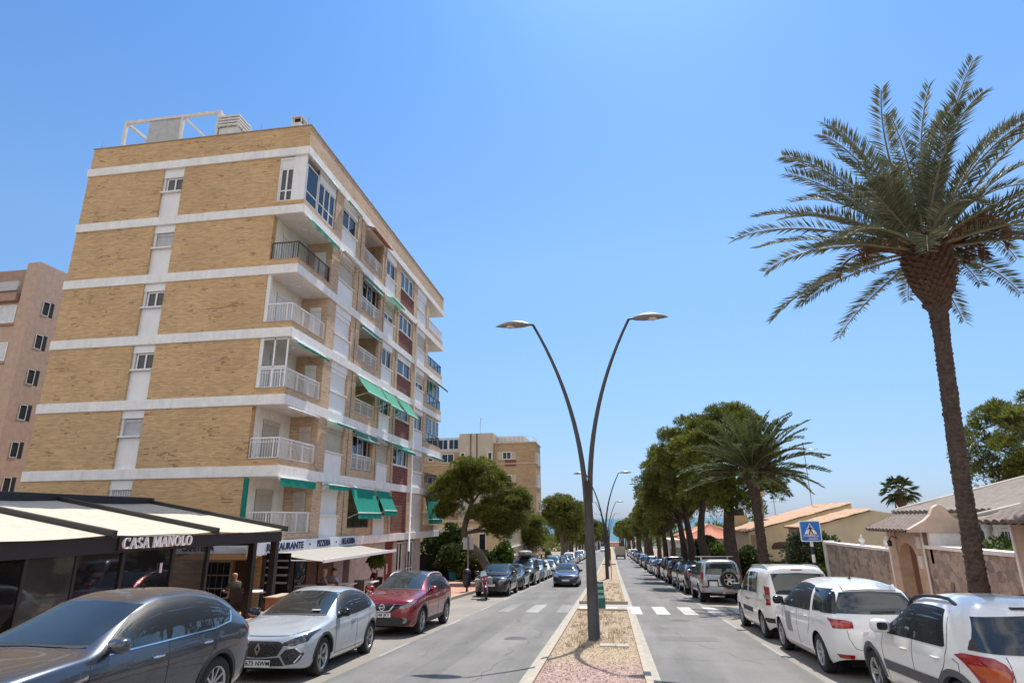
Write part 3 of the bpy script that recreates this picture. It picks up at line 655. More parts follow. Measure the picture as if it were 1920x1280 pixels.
well_m = M('wheel_well', (.006, .006, .006), .95)
chrome = M('chrome', (.75, .75, .76), .12, .03, 5, metal=1)
lamp_clear = glassmat('headlamp_lens', (.22, .23, .24), .05)
lamp_dark = glassmat('smoked_headlamp_lens', (.03, .03, .033), .05)
lamp_red = glassmat('red_lamp_lens', (.26, .006, .008), .08)
lamp_amber = glassmat('amber_lamp_lens', (.40, .075, .02), .12)
plate_m = M('number_plate', (.72, .72, .70), .4, .03)
plate_blue = M('plate_blue_band', (.01, .05, .30), .4)
ink = M('plate_lettering', (.012, .012, .014), .5)
seam_m = M('door_seam', (.012, .012, .012), .8)

def mono(P):                                                # monotone cubic through (x, y)
    x = np.array([p[0] for p in P], float); y = np.array([p[1] for p in P], float)
    h = np.diff(x); d = np.diff(y) / h; m = np.zeros_like(y); m[0], m[-1] = d[0], d[-1]
    for i in range(1, len(x) - 1): m[i] = 0 if d[i - 1] * d[i] <= 0 else 2 * d[i - 1] * d[i] / (d[i - 1] + d[i])
    def f(q):
        q = min(max(q, x[0]), x[-1]); i = min(int(np.searchsorted(x, q, 'right')) - 1, len(h) - 1); t = (q - x[i]) / h[i]
        return (2 * t**3 - 3 * t**2 + 1) * y[i] + (t**3 - 2 * t**2 + t) * h[i] * m[i] + (3 * t**2 - 2 * t**3) * y[i + 1] + (t**3 - t**2) * h[i] * m[i + 1]
    return f
def lin(P):
    x = [p[0] for p in P]; y = [p[1] for p in P]; return lambda q: float(np.interp(q, x, y))

class Car:
    """local frame: +x towards the front bumper's own nose (x = 0 nose, x = -L tail), y left, z up; built as one lofted shell plus fitted parts"""
    def __init__(s, sp):
        s.sp = sp; s.L, s.W = sp['L'], sp['W'] / 2; s.rw = sp['rw']; s.sill = sp.get('sill', .24); s.ra = s.rw * sp.get('ark', 1.13)
        s.xf, s.xr = sp['fo'], sp['fo'] + sp['wb']
        top = mono(sp['top']) if not sp.get('lintop') else lin(sp['top']); belt = mono(sp['belt']); plan = mono(sp['plan'])
        tum = sp.get('tum', .2); nn = sp.get('n', 4.0); bot = lin(sp.get('bot', [(0, s.sill), (s.L, s.sill)]))
        xs = set(np.round(np.concatenate([np.linspace(0, .06, 7), np.linspace(.08, .3, 8), np.arange(.35, s.L - .3, .075), np.linspace(s.L - .3, s.L - .07, 8), np.linspace(s.L - .06, s.L, 7)]), 4))
        for xw in (s.xf, s.xr):
            for a in np.linspace(0, math.pi, 19): xs.add(round(float(xw + s.ra * math.cos(a)), 4))
            xs.add(round(xw - s.ra - .001, 4)); xs.add(round(xw + s.ra + .001, 4))
        xs = sorted(x for x in xs if 0 <= x <= s.L)
        LOW = [(0, .90), (.10, .955), (.32, .985), (.58, 1.0), (.82, .992), (1, .955)]; lowf = mono(LOW)
        rows = []
        for x in xs:
            W = s.W * plan(x); zs = belt(x); zt = max(top(x), zs + .012); zb = bot(x); sl = bot(x)
            for xw in (s.xf, s.xr):
                if abs(x - xw) < s.ra: zb = max(zb, s.rw + math.sqrt(max(0, s.ra**2 - (x - xw)**2)))
            h = []
            for i in range(12):
                z = zb + (zs - zb) * i / 11; q = (z - sl) / (zs - sl); h.append((W * lowf(q), z))
            yw = W * .955; hh = zt - zs; te = tum * min(1, hh / .38); n = 2.4 + (nn - 2.4) * min(1, hh / .4)
            for i in range(1, 19):
                a = math.pi / 2 * i / 18; c = max(0, math.cos(a))**(2 / n); q = math.sin(a)**(2 / n)
                h.append((yw * c * (1 - te * q), zs + hh * q))
            rows.append([(-x, y, z) for y, z in h] + [(-x, -y, z) for y, z in reversed(h[:-1])])
        s.body = MB(); s.body.grid(rows, 0, True)
        s.bvh = BVHTree.FromPolygons([Vector(v) for v in s.body.v], s.body.f); s.top = top; s.belt = belt; s.plan = plan
    def hit(s, view, a, b):
        if view == 'L': o, d = (a, 3, b), (0, -1, 0)
        elif view == 'R': o, d = (a, -3, b), (0, 1, 0)
        elif view == 'F': o, d = (3, a, b), (-1, 0, 0)
        elif view == 'B': o, d = (-s.L - 3, a, b), (1, 0, 0)
        else: o, d = (a, b, 4), (0, 0, -1)
        h = s.bvh.ray_cast(Vector(o), Vector(d))
        if h[0] is None:
            q = Vector({'L': (a, s.W, b), 'R': (a, -s.W, b), 'F': (0, a, b), 'B': (-s.L, a, b), 'T': (a, b, 2)}[view]); h = s.bvh.find_nearest(q)
        n = h[1]; dv = Vector(d)
        if n.dot(dv) > 0: n = -n
        return h[0], n, dv
    def patch(s, view, lo, hi, nu=14, nv=8, off=.005, mb=None, mi=0, thick=.015):
        """a panel between two outline curves seen in one view, laid onto the shell and given thickness"""
        def res(P):
            if hasattr(P[0], '__len__') is False: return None
            P = [np.array(p, float) for p in P]; t = [0]
            for p, q in zip(P[:-1], P[1:]): t.append(t[-1] + np.linalg.norm(q - p))
            t = np.array(t) / max(t[-1], 1e-9); u = np.linspace(0, 1, nu); return np.stack([np.interp(u, t, [p[k] for p in P]) for k in (0, 1)], 1)
        A, B = res(lo), res(hi); mb = mb or MB(); rows = []
        for j in range(nv):
            t = j / (nv - 1); row = []
            for i in range(nu):
                q = A[i] * (1 - t) + B[i] * t; p, n, d = s.hit(view, q[0], q[1]); edge = i in (0, nu - 1) or j in (0, nv - 1)
                row.append(p - d * off if abs(n.dot(d)) > .35 else p + n * off)
            rows.append(row)
        dvec = {'L': (0, -1, 0), 'R': (0, 1, 0), 'F': (-1, 0, 0), 'B': (1, 0, 0), 'T': (0, 0, -1)}[view]; dv = Vector(dvec) * thick
        mb.grid(rows, mi, True)
        ring = [rows[0][i] for i in range(nu)] + [rows[j][-1] for j in range(1, nv)] + [rows[-1][i] for i in range(nu - 2, -1, -1)] + [rows[j][0] for j in range(nv - 2, 0, -1)]
        mb.grid([ring, [p + dv for p in ring]], mi, False, closed_v=True)
        return mb
    def both(s, lo, hi, **k):                               # the same panel on both flanks, as two meshes
        return [s.patch('L', lo, hi, **k), s.patch('R', lo, hi, **k)]
def wheel_mb(r, w, kind, side):
    t = MB(); R0 = r * .66
    t.lathe([(R0, -w / 2), (r * .9, -w / 2), (r * .975, -w * .42), (r, -w * .3), (r, w * .3), (r * .975, w * .42), (r * .9, w / 2), (R0, w / 2), (R0 - .005, w * .2), (R0 - .005, -w * .2), (R0, -w / 2)], 36, axis='y')
    q = MB(); o = side * w / 2
    q.lathe([(R0, o * .98), (R0 * .94, o * .96), (R0 * .91, o * .7), (R0 * .9, -o * .5)], 32, axis='y')
    q.lathe([(.001, o * .55), (R0 * .2, o * .6), (R0 * .22, o * .5), (R0 * .1, 0)], 16, axis='y')
    n = {'5': 5, '10': 10, '7': 7, 'steel': 9, '6': 6, 'Y': 5}[kind]
    for i in range(n):
        a = 2 * math.pi * i / n
        offs = (-.16, .16) if kind in ('Y', '5') else (0,)
        for da in offs:
            wd = {'5': .022, '10': .017, '7': .026, 'steel': .04, '6': .036, 'Y': .018}[kind] * r / .33
            p0 = Vector((math.cos(a) * R0 * .14, o * .58, math.sin(a) * R0 * .14)); p1 = Vector((math.cos(a + da) * R0 * .95, o * .86, math.sin(a + da) * R0 * .95))
            tn = Vector((-math.sin(a), 0, math.cos(a))); dp = Vector((0, -o * .3, 0))
            q.hexa([p0 - tn * wd, p1 - tn * wd * .8, p1 - tn * wd * .8 + dp, p0 - tn * wd + dp, p0 + tn * wd, p1 + tn * wd * .8, p1 + tn * wd * .8 + dp, p0 + tn * wd + dp])
    q.lathe([(R0 * .9, -o * .3), (R0 * .001 + .001, -o * .3)], 24, axis='y', mi=1)
    q.lathe([(R0 * .55, o * .1), (R0 * .1, o * .12)], 20, axis='y', mi=2)
    return t, q
_wc = {}
def add_wheels(c, root, kind, rim_mat=None):
    w = c.sp.get('tw', .22)
    for xw in (c.xf, c.xr):
        for sd in (1, -1):
            key = (c.rw, w, kind, sd, rim_mat)
            if key not in _wc:
                t, q = wheel_mb(c.rw, w, kind, sd); a = t.build('wheel', tyre_m, root, world=False); b = q.build('rim', [rim_mat or alloy, well_m, M('brake_disc', (.2, .19, .18), .5, metal=.7)], a, world=False); _wc[key] = (a.data, b.data)
            else:
                a = bpy.data.objects.new('wheel', _wc[key][0]); COL.objects.link(a); a.parent = root; a['_o'] = (0, 0, 0)
                b = bpy.data.objects.new('rim', _wc[key][1]); COL.objects.link(b); b.parent = a
            a.location = (-xw, sd * (c.W * c.plan(xw) - w / 2 - c.sp.get('inset', .02)), c.rw)
    # wells and floor pan
    u = MB()
    for xw in (c.xf, c.xr):
        for sd in (1, -1):
            rows = [[(-xw + c.ra * math.cos(a), sd * y, c.rw + c.ra * math.sin(a)) for y in (c.W * .965 * c.plan(xw), c.W * .55)] for a in np.linspace(-.35, math.pi + .35, 22)]
            u.grid(rows, 0, True); u.face([(-xw + c.ra * math.cos(a), sd * c.W * .55, c.rw + c.ra * math.sin(a)) for a in np.linspace(-.35, math.pi + .35, 22)])
    g0 = c.sp.get('floor', .2)
    u.box(-c.L + .25, -.25, -c.W * .55, c.W * .55, g0, g0 + .25)
    u.box(-(c.xr - c.ra) + .02, -(c.xf + c.ra) - .02, -c.W * .86, c.W * .86, g0, g0 + .12)
    u.build('underbody', well_m, root, world=False)
def mirror_part(c, root, x, z, mat, base=None, size=1.0):
    for sd in (1, -1):
        p, n, d = c.hit('L' if sd > 0 else 'R', x, z); m = MB()
        cx, cy, cz = p.x + .03, p.y + sd * .15 * size, z + .05
        prof = [(-.10, .55), (-.07, .9), (-.02, 1.0), (.05, .85), (.10, .45), (.115, .1)]
        rows = [[(cx + dx * size * 1.0, cy + math.copysign(abs(math.cos(t))**.6, math.cos(t)) * .12 * k * size, cz + math.copysign(abs(math.sin(t))**.6, math.sin(t)) * .085 * k * size) for t in (2 * math.pi * j / 16 for j in range(16))] for dx, k in prof]
        m.grid(rows, 0, True, closed_v=True); m.f.append(tuple(range(16))); m.m.append(1); m.sm.append(False)
        m.tube([(p.x, p.y - sd * .02, z - .02), (cx - .01, cy - sd * .05, cz - .05)], .028, 6, mi=2)
        m.build('wing_mirror', [mat, car_glass, base or trim], root, world=False)
def handle_part(c, root, x, z, mat):
    for sd in (1, -1):
        p, n, d = c.hit('L' if sd > 0 else 'R', x, z); m = MB(); y = p.y + sd * .018
        m.tube([(x - .10, y - sd * .012, z), (x - .07, y + sd * .008, z), (x + .07, y + sd * .008, z), (x + .10, y - sd * .012, z)], [.010, .014, .014, .010], 6); m.build('door_handle', mat, root, world=False)
def rail_part(c, root, x0, x1, yy, mat, h=.05, r=.02):
    for sd in (1, -1):
        m = MB(); pts = []
        for i in range(9):
            t = i / 8; x = x0 + (x1 - x0) * t; p, n, d = c.hit('T', x, sd * yy); lift = h * min(1, min(t, 1 - t) * 7) - .01
            pts.append((p.x, p.y, p.z + lift))
        m.tube(pts, r, 8); m.build('roof_rail', mat, root, world=False)
def plate_part(c, root, view, y, z, text=None, w=.52, h=.11, off=.02, blue=True, tsize=.1, dx=0):
    p, n, d = c.hit(view, y, z); sg = 1 if view == 'F' else -1; x = p.x + sg * off
    m = MB(); m.box(x - .006, x + .006, y - w / 2, y + w / 2, z - h / 2, z + h / 2)
    if blue: m.box(x + sg * .006, x + sg * .0075, y - sg * w / 2, y - sg * (w / 2 - .05), z - h / 2, z + h / 2, 1)
    pl = m.build('number_plate', [plate_m, plate_blue], root, world=False)
    if text:
        t = text_mb(text, tsize, .002, .002); q = MB()
        q.v = [(x + sg * .009 - vy * sg, y + (vx + dx) * (1 if sg > 0 else -1), z + vz) for vx, vy, vz in t.v]; q.f = t.f; q.m = t.m; q.sm = t.sm
        q.build('plate_lettering', ink, pl, world=False)
def seams(c, root, lines, w=.009):
    for pts in lines:
        for view in 'LR':
            m = MB(); P = [np.array(p, float) for p in pts]; lo = []; hi = []
            for i, p in enumerate(P):
                d = P[min(i + 1, len(P) - 1)] - P[max(i - 1, 0)]; d = d / np.linalg.norm(d); nrm = np.array([-d[1], d[0]]) * w / 2; lo.append(p - nrm); hi.append(p + nrm)
            c.patch(view, lo, hi, nu=12, nv=2, off=.0025, mb=m, thick=.004)
            m.build('door_seam', seam_m, root, world=False)
def cladding(c, root, mat=None, w=.055, sill=True):
    S_ = c.ra
    for xw in (c.xf, c.xr):
        for sd in (1, -1):
            m = MB(); inner, outer = [], []
            for a in np.linspace(.03, math.pi - .03, 22):
                for lst, rr in ((inner, S_ - .004), (outer, S_ + w)):
                    x = -xw + rr * math.cos(a); z = c.rw + rr * math.sin(a); z = max(z, c.sill + .01); p, n, d = c.hit('L' if sd > 0 else 'R', x, z if rr > S_ else z + .012); lst.append((x, p.y + sd * .012, z))
            m.grid([inner, outer], 0, True); m.grid([outer, [(x, y - sd * .03, z) for x, y, z in outer]], 0, False); m.grid([inner, [(x, y - sd * .06, z) for x, y, z in inner]], 0, False)
            m.build('wheel_arch_trim', mat or trim, root, world=False)
    if sill:
        x0, x1 = -(c.xf + c.ra + .01), -(c.xr - c.ra - .01)
        for q in c.both([(x0, c.sill + .005), (x1, c.sill + .005)], [(x0, c.sill + sill), (x1, c.sill + sill)], nu=16, nv=5, off=.012): q.build('sill_trim', mat or trim, root, world=False)
def fit(c, root, name, mat, view, lo, hi, child_of=None, **k):
    o = c.patch(view, lo, hi, **k).build(name, mat, child_of or root, world=False); return o
def fit2(c, root, name, mat, lo, hi, **k):                  # left and right copies in front or rear view (y mirrored)
    out = []
    view = k.pop('view')
    for sg in (1, -1):
        out.append(c.patch(view, [(sg * a, b) for a, b in lo], [(sg * a, b) for a, b in hi], **k).build(name, mat, root, world=False))
    return out
def side_glass(c, root, wins, mat=None, name='side_window'):
    for lo, hi in wins:
        for q in c.both(lo, hi, off=.004): q.build(name, mat or car_glass, root, world=False)
def place(root, x, y, facing, yaw_=0):                        # facing -1: towards the viewer, +1: away. (x, y) = centre line, nose position
    rz = (-math.pi / 2 if facing < 0 else math.pi / 2) + R_(yaw_)
    root.location = (x, y, gz(y) + .004); sl = gslope(y)
    # nose at local x=0, tail at -L; pitch follows the street
    root.rotation_euler = Matrix.Rotation(-sl, 3, 'X').to_4x4().to_3x3().__matmul__(Matrix.Rotation(rz, 3, 'Z')).to_euler()
    return root
PLAN = lambda L, a=.9, b=.9: [(0, 0), (.012, .40), (.04, .63), (.10, .79), (.22, .905), (.45, .965), (.95, .995), (1.3, 1), (L - 1.2, 1), (L - .6, .985), (L - .3, .955), (L - .12, .895), (L - .05, .78), (L - .015, .50), (L, 0)]
SPECS = {
 # dark grey coupe-like SUV
 'coupe_suv': dict(L=4.74, W=1.89, wb=2.87, fo=.88, rw=.37, sill=.27, floor=.24, tum=.24, n=4.2,
   top=[(0, .74), (.05, .86), (.16, .95), (.5, 1.04), (1.0, 1.10), (1.42, 1.14), (1.7, 1.27), (2.1, 1.46), (2.45, 1.60), (2.8, 1.665), (3.3, 1.68), (3.8, 1.63), (4.15, 1.53), (4.35, 1.38), (4.58, 1.15), (4.67, 1.05), (4.72, .86), (4.74, .6)],
   belt=[(0, .62), (.15, .83), (.6, .93), (1.4, 1.02), (2.6, 1.06), (3.9, 1.10), (4.4, 1.10), (4.66, 1.0), (4.74, .55)], plan=PLAN(4.74), bot=[(0, .30), (.3, .25), (.6, .27), (4.2, .27), (4.74, .38)]),
 'hatch': dict(L=4.05, W=1.80, wb=2.58, fo=.82, rw=.325, sill=.20, floor=.17, tum=.24, n=3.9,
   top=[(0, .58), (.04, .68), (.14, .76), (.5, .86), (1.0, .945), (1.22, .98), (1.5, 1.12), (1.9, 1.31), (2.2, 1.405), (2.6, 1.44), (3.0, 1.425), (3.4, 1.37), (3.6, 1.30), (3.8, 1.12), (3.95, .96), (4.02, .84), (4.05, .5)],
   belt=[(0, .5), (.15, .66), (.6, .78), (1.2, .87), (2.4, .90), (3.2, .95), (3.7, .97), (3.95, .88), (4.05, .45)], plan=PLAN(4.05), bot=[(0, .24), (.3, .20), (3.6, .20), (4.05, .32)]),
 'crossover': dict(L=4.38, W=1.81, wb=2.65, fo=.90, rw=.345, sill=.25, floor=.22, tum=.22, n=4.0,
   top=[(0, .70), (.05, .84), (.18, .93), (.6, 1.02), (1.05, 1.08), (1.25, 1.11), (1.55, 1.26), (1.95, 1.46), (2.25, 1.55), (2.7, 1.59), (3.2, 1.575), (3.7, 1.52), (3.95, 1.44), (4.15, 1.22), (4.3, 1.02), (4.36, .8), (4.38, .55)],
   belt=[(0, .6), (.15, .80), (.6, .92), (1.25, 1.0), (2.5, 1.03), (3.5, 1.09), (4.0, 1.1), (4.3, .96), (4.38, .5)], plan=PLAN(4.38), bot=[(0, .28), (.3, .24), (3.9, .26), (4.38, .36)]),
 'mpv': dict(L=4.43, W=1.826, wb=2.785, fo=.85, rw=.335, sill=.21, floor=.18, tum=.21, n=4.2,
   top=[(0, .66), (.05, .78), (.2, .90), (.6, 1.03), (.95, 1.13), (1.3, 1.30), (1.7, 1.49), (2.1, 1.60), (2.6, 1.635), (3.2, 1.62), (3.7, 1.58), (4.0, 1.53), (4.12, 1.46), (4.27, 1.18), (4.36, 1.02), (4.41, .8), (4.43, .5)],
   belt=[(0, .58), (.15, .74), (.6, .90), (1.2, .98), (2.5, 1.01), (3.6, 1.03), (4.1, 1.03), (4.36, .94), (4.43, .45)], plan=PLAN(4.43), bot=[(0, .25), (.3, .21), (4.0, .21), (4.43, .34)]),
 'tall_hatch': dict(L=4.04, W=1.755, wb=2.50, fo=.80, rw=.33, sill=.26, floor=.22, tum=.19, n=4.4,
   top=[(0, .66), (.04, .78), (.15, .88), (.6, .97), (1.0, 1.04), (1.18, 1.07), (1.5, 1.25), (1.85, 1.46), (2.15, 1.56), (2.6, 1.60), (3.1, 1.595), (3.4, 1.565), (3.54, 1.50), (3.74, 1.24), (3.88, 1.05), (4.0, .84), (4.04, .5)],
   belt=[(0, .56), (.15, .76), (.6, .88), (1.2, .96), (2.5, .98), (3.4, 1.0), (3.75, 1.0), (3.95, .92), (4.04, .45)],
   plan=[(0, 0), (.012, .40), (.04, .63), (.10, .79), (.22, .905), (.45, .965), (.95, .995), (1.3, 1), (2.9, 1), (3.25, .985), (3.5, .94), (3.72, .875), (3.88, .79), (3.97, .68), (4.015, .5), (4.04, 0)], bot=[(0, .28), (.3, .25), (3.7, .26), (4.04, .36)]),
 'small_van': dict(L=4.38, W=1.81, wb=2.73, fo=.88, rw=.325, sill=.22, floor=.19, tum=.13, n=5.5,
   top=[(0, .72), (.05, .84), (.2, .97), (.5, 1.07), (.8, 1.15), (1.1, 1.33), (1.5, 1.60), (1.8, 1.73), (2.2, 1.79), (3.0, 1.81), (3.8, 1.80), (4.15, 1.76), (4.25, 1.66), (4.31, 1.3), (4.34, 1.0), (4.37, .7), (4.38, .5)],
   belt=[(0, .6), (.15, .78), (.6, .95), (1.2, 1.02), (2.5, 1.05), (3.6, 1.06), (4.1, 1.06), (4.34, .95), (4.38, .45)], plan=PLAN(4.38), bot=[(0, .26), (.3, .22), (4.0, .22), (4.38, .36)]),
 'offroader': dict(L=4.60, W=1.88, wb=2.79, fo=.82, rw=.385, sill=.40, floor=.30, tum=.16, n=5.2, tw=.26,
   top=[(0, .86), (.05, .98), (.2, 1.05), (.6, 1.12), (1.2, 1.17), (1.4, 1.2), (1.7, 1.43), (2.0, 1.66), (2.2, 1.76), (2.6, 1.81), (3.4, 1.82), (4.1, 1.80), (4.35, 1.74), (4.45, 1.5), (4.52, 1.14), (4.57, .9), (4.60, .6)],
   belt=[(0, .76), (.15, .94), (.6, 1.03), (1.4, 1.09), (2.5, 1.11), (3.6, 1.13), (4.3, 1.13), (4.55, 1.02), (4.60, .5)], plan=PLAN(4.60), bot=[(0, .42), (.3, .38), (4.2, .40), (4.60, .46)]),
 'saloon': dict(L=4.30, W=1.72, wb=2.55, fo=.82, rw=.315, sill=.22, floor=.18, tum=.24, n=4.0,
   top=[(0, .56), (.05, .66), (.18, .74), (.6, .84), (1.1, .91), (1.25, .94), (1.6, 1.16), (1.95, 1.35), (2.3, 1.43), (2.7, 1.44), (3.1, 1.40), (3.5, 1.27), (3.8, 1.10), (3.95, 1.04), (4.2, 1.0), (4.28, .82), (4.30, .5)],
   belt=[(0, .48), (.15, .64), (.6, .77), (1.25, .86), (2.5, .9), (3.5, .94), (4.1, .93), (4.26, .8), (4.30, .42)], plan=PLAN(4.30), bot=[(0, .25), (.3, .2), (3.9, .21), (4.30, .32)]),
}
def ng(P): return [(-a, b) for a, b in P]
def sym(pts): return [(-a, b) for a, b in pts] + [(a, b) for a, b in reversed(pts)]
DLO = {
 'coupe_suv': ([([(1.60, 1.065), (2.62, 1.10)], [(1.64, 1.10), (2.2, 1.40), (2.45, 1.49), (2.62, 1.53)]), ([(2.70, 1.10), (3.56, 1.135)], [(2.70, 1.54), (3.2, 1.56), (3.52, 1.52)]), ([(3.60, 1.135), (4.0, 1.19)], [(3.57, 1.51), (3.85, 1.45), (4.06, 1.33)])], (.70, 1.175, .60, 1.55), (.66, 1.18, .55, 1.46)),
 'hatch': ([([(1.45, .92), (2.42, .94)], [(1.49, .96), (1.95, 1.23), (2.2, 1.31), (2.42, 1.335)]), ([(2.49, .942), (3.22, .985)], [(2.49, 1.34), (2.85, 1.335), (3.18, 1.275)]), ([(3.27, .99), (3.5, 1.03)], [(3.23, 1.26), (3.42, 1.19), (3.52, 1.11)])], (.66, 1.0, .56, 1.36), (.60, 1.02, .50, 1.27)),
 'crossover': ([([(1.5, 1.035), (2.4, 1.06)], [(1.54, 1.08), (1.95, 1.34), (2.2, 1.43), (2.4, 1.455)]), ([(2.48, 1.062), (3.25, 1.105)], [(2.48, 1.46), (2.9, 1.455), (3.2, 1.42)]), ([(3.3, 1.11), (3.6, 1.16)], [(3.26, 1.41), (3.5, 1.35), (3.66, 1.24)])], (.67, 1.14, .57, 1.50), (.62, 1.13, .54, 1.42)),
 'mpv': ([([(1.12, 1.0), (1.38, 1.015)], [(1.14, 1.03), (1.3, 1.16), (1.41, 1.24)]), ([(1.45, 1.02), (2.35, 1.04)], [(1.48, 1.27), (1.7, 1.41), (2.0, 1.48), (2.35, 1.50)]), ([(2.43, 1.04), (3.25, 1.055)], [(2.43, 1.505), (2.8, 1.50), (3.18, 1.47)]), ([(3.42, 1.06), (3.9, 1.075)], [(3.36, 1.455), (3.7, 1.42), (3.86, 1.36)])], (.70, 1.17, .58, 1.53), (.74, 1.075, .54, 1.43)),
 'tall_hatch': ([([(1.22, .985), (1.45, .995)], [(1.24, 1.02), (1.36, 1.10), (1.47, 1.17)]), ([(1.52, .995), (2.25, 1.01)], [(1.55, 1.18), (1.75, 1.31), (1.95, 1.395), (2.25, 1.425)]), ([(2.33, 1.01), (3.12, 1.02)], [(2.33, 1.43), (2.7, 1.435), (3.02, 1.415)])], (.66, 1.10, .56, 1.46), (.76, 1.03, .63, 1.40)),
 'small_van': ([([(1.3, 1.06), (2.12, 1.075)], [(1.34, 1.18), (1.6, 1.44), (1.85, 1.58), (2.12, 1.61)]), ([(2.28, 1.075), (2.72, 1.08)], [(2.28, 1.60), (2.72, 1.61)]), ([(2.77, 1.08), (3.3, 1.085)], [(2.77, 1.61), (3.3, 1.60)])], (.68, 1.18, .6, 1.64), (.60, 1.10, .66, 1.60)),
 'offroader': ([([(1.62, 1.145), (2.42, 1.15)], [(1.66, 1.25), (1.92, 1.50), (2.12, 1.61), (2.42, 1.645)]), ([(2.5, 1.15), (3.3, 1.16)], [(2.5, 1.65), (3.28, 1.655)]), ([(3.38, 1.16), (4.12, 1.17)], [(3.38, 1.655), (4.05, 1.63)])], (.70, 1.22, .62, 1.68), (.70, 1.19, .61, 1.64)),
 'saloon': ([([(1.5, .91), (2.4, .93)], [(1.54, .96), (1.9, 1.20), (2.15, 1.31), (2.4, 1.335)]), ([(2.47, .93), (3.3, .96)], [(2.47, 1.34), (2.85, 1.33), (3.2, 1.22)])], (.64, .97, .55, 1.35), (.6, .98, .5, 1.27)),
}
_base = {}
def base_car(kind, label, pm, group=None, rim='5', name=None, glass_trim=True, rimm=None, lamps=True):
    c = Car(SPECS[kind]); root = thing(name or 'parked_car', label, 'car', (0, 0, 0), group)
    c.body.build('body', pm, root, world=False)
    wins, ws, rw = DLO[kind]
    if glass_trim:                                          # black surround behind the side glass, tying pillars together
        wins_ = wins; wins = wins[:-1] if kind == 'mpv' else wins
        lo = [(wins[0][0][0][0] - .02, wins[0][0][0][1] - .02)] + [(p[0], p[1] - .02) for w in wins for p in w[0]]
        hi = [(wins[0][1][0][0] - .03, wins[0][1][0][1] + .0)] + [(p[0], p[1] + .022) for w in wins for p in w[1]]
        lo = lo + [(lo[-1][0] + .03, lo[-1][1] + .02)]; hi = hi + [(hi[-1][0] + .03, hi[-1][1] - .01)]
        for q in c.both(ng(lo), ng(hi), nu=48, nv=16, off=.004): q.build('window_surround', pillar_m, root, world=False)
        wins = wins_
    side_glass(c, root, [(ng(l), ng(h)) for l, h in wins])
    fit(c, root, 'windscreen', car_glass, 'F', [(-ws[0], ws[1] - .01), (0, ws[1] + .005), (ws[0], ws[1] - .01)], [(-ws[2], ws[3] - .03), (-ws[2] * .6, ws[3] + .005), (0, ws[3] + .02), (ws[2] * .6, ws[3] + .005), (ws[2], ws[3] - .03)], nu=22, nv=10)
    fit(c, root, 'cowl', trim, 'F', [(-ws[0] - .01, ws[1] - .035), (0, ws[1] - .02), (ws[0] + .01, ws[1] - .035)], [(-ws[0], ws[1] - .012), (0, ws[1] + .003), (ws[0], ws[1] - .012)], nu=18, nv=3, off=.008)
    fit(c, root, 'rear_window', car_glass, 'B', [(-rw[0], rw[1]), (0, rw[1] - .015), (rw[0], rw[1])], [(-rw[2], rw[3] - .01), (0, rw[3] + .015), (rw[2], rw[3] - .01)], nu=64, nv=16, off=.009, thick=.02)
    add_wheels(c, root, rim, rimm)
    return c, root
def badge_ring(c, root, view, y, z, r, mat=chrome, kind='ring', off=.012, name='badge'):
    p, n, d = c.hit(view, y, z); sg = 1 if view == 'F' else -1; x = p.x + sg * off; m = MB()
    def pt(a, rr): return (x, y + rr * math.cos(a), z + rr * math.sin(a))
    if kind in ('ring', 'ringbar'):
        m.grid([[(x + sg * .008 * math.cos(b), y + (r + r * .16 * math.sin(b)) * math.cos(a), z + (r + r * .16 * math.sin(b)) * math.sin(a)) for b in (2 * math.pi * j / 6 for j in range(6))] for a in (2 * math.pi * i / 24 for i in range(24))], 0, True, closed_u=True, closed_v=True)
        if kind == 'ringbar': m.box(x - .006, x + sg * .012, y - r * 1.25, y + r * 1.25, z - r * .2, z + r * .2)
    elif kind == 'diamond':
        o = [(0, r * 1.3), (r * .75, 0), (0, -r * 1.3), (-r * .75, 0)]; i_ = [(a * .5, b * .5) for a, b in o]
        for k in range(4):
            q = [o[k], o[(k + 1) % 4], i_[(k + 1) % 4], i_[k]]
            m.hexa([(x - .004, y + a, z + b) for a, b in q] + [(x + sg * .01, y + a, z + b) for a, b in q])
    elif kind == 'chevrons':
        for dz in (r * .35, -r * .35):
            for s_ in (-1, 1):
                q = [(0, dz + r * .5), (s_ * r * .9, dz - r * .25), (s_ * r * .9, dz - r * .55), (0, dz + r * .2)]
                m.hexa([(x - .003, y + a, z + b) for a, b in q] + [(x + sg * .008, y + a, z + b) for a, b in q])
    return m.build(name, mat, root, world=False, fix=True)
# ---- dark grey SUV at the left edge
p_grey = paint('gunmetal_paint', (.058, .066, .085), .55, .26)
c, r = base_car('coupe_suv', 'dark grey metallic sport utility car nearest on the left, parked before the restaurant', p_grey, 'cars parked along the left kerb', '10')
seams(c, r, [ng([(1.42, 1.12), (1.40, .75), (1.52, .36)]), ng([(2.66, 1.10), (2.64, .7), (2.66, .30)]), ng([(3.62, 1.13), (3.60, .9), (3.36, .62)]), ng([(1.45, .30), (3.2, .30)])])
cladding(c, r, sill=.10)
mirror_part(c, r, -1.68, 1.10, p_grey); handle_part(c, r, -2.45, .93, chrome); handle_part(c, r, -3.42, .97, chrome)
for q in c.both(ng([(1.02, .800), (1.38, .865)]), ng([(1.0, .835), (1.38, .895)]), off=.012, nu=8, nv=4): q.build('fender_vent', chrome, r, world=False)
for q in c.both(ng([(1.60, 1.047), (2.6, 1.08), (3.6, 1.118), (4.03, 1.175), (4.09, 1.32)]), ng([(1.60, 1.062), (2.6, 1.096), (3.6, 1.132), (4.0, 1.188), (4.065, 1.325)]), off=.010, nu=30, nv=3): q.build('chrome_trim', chrome, r, world=False)
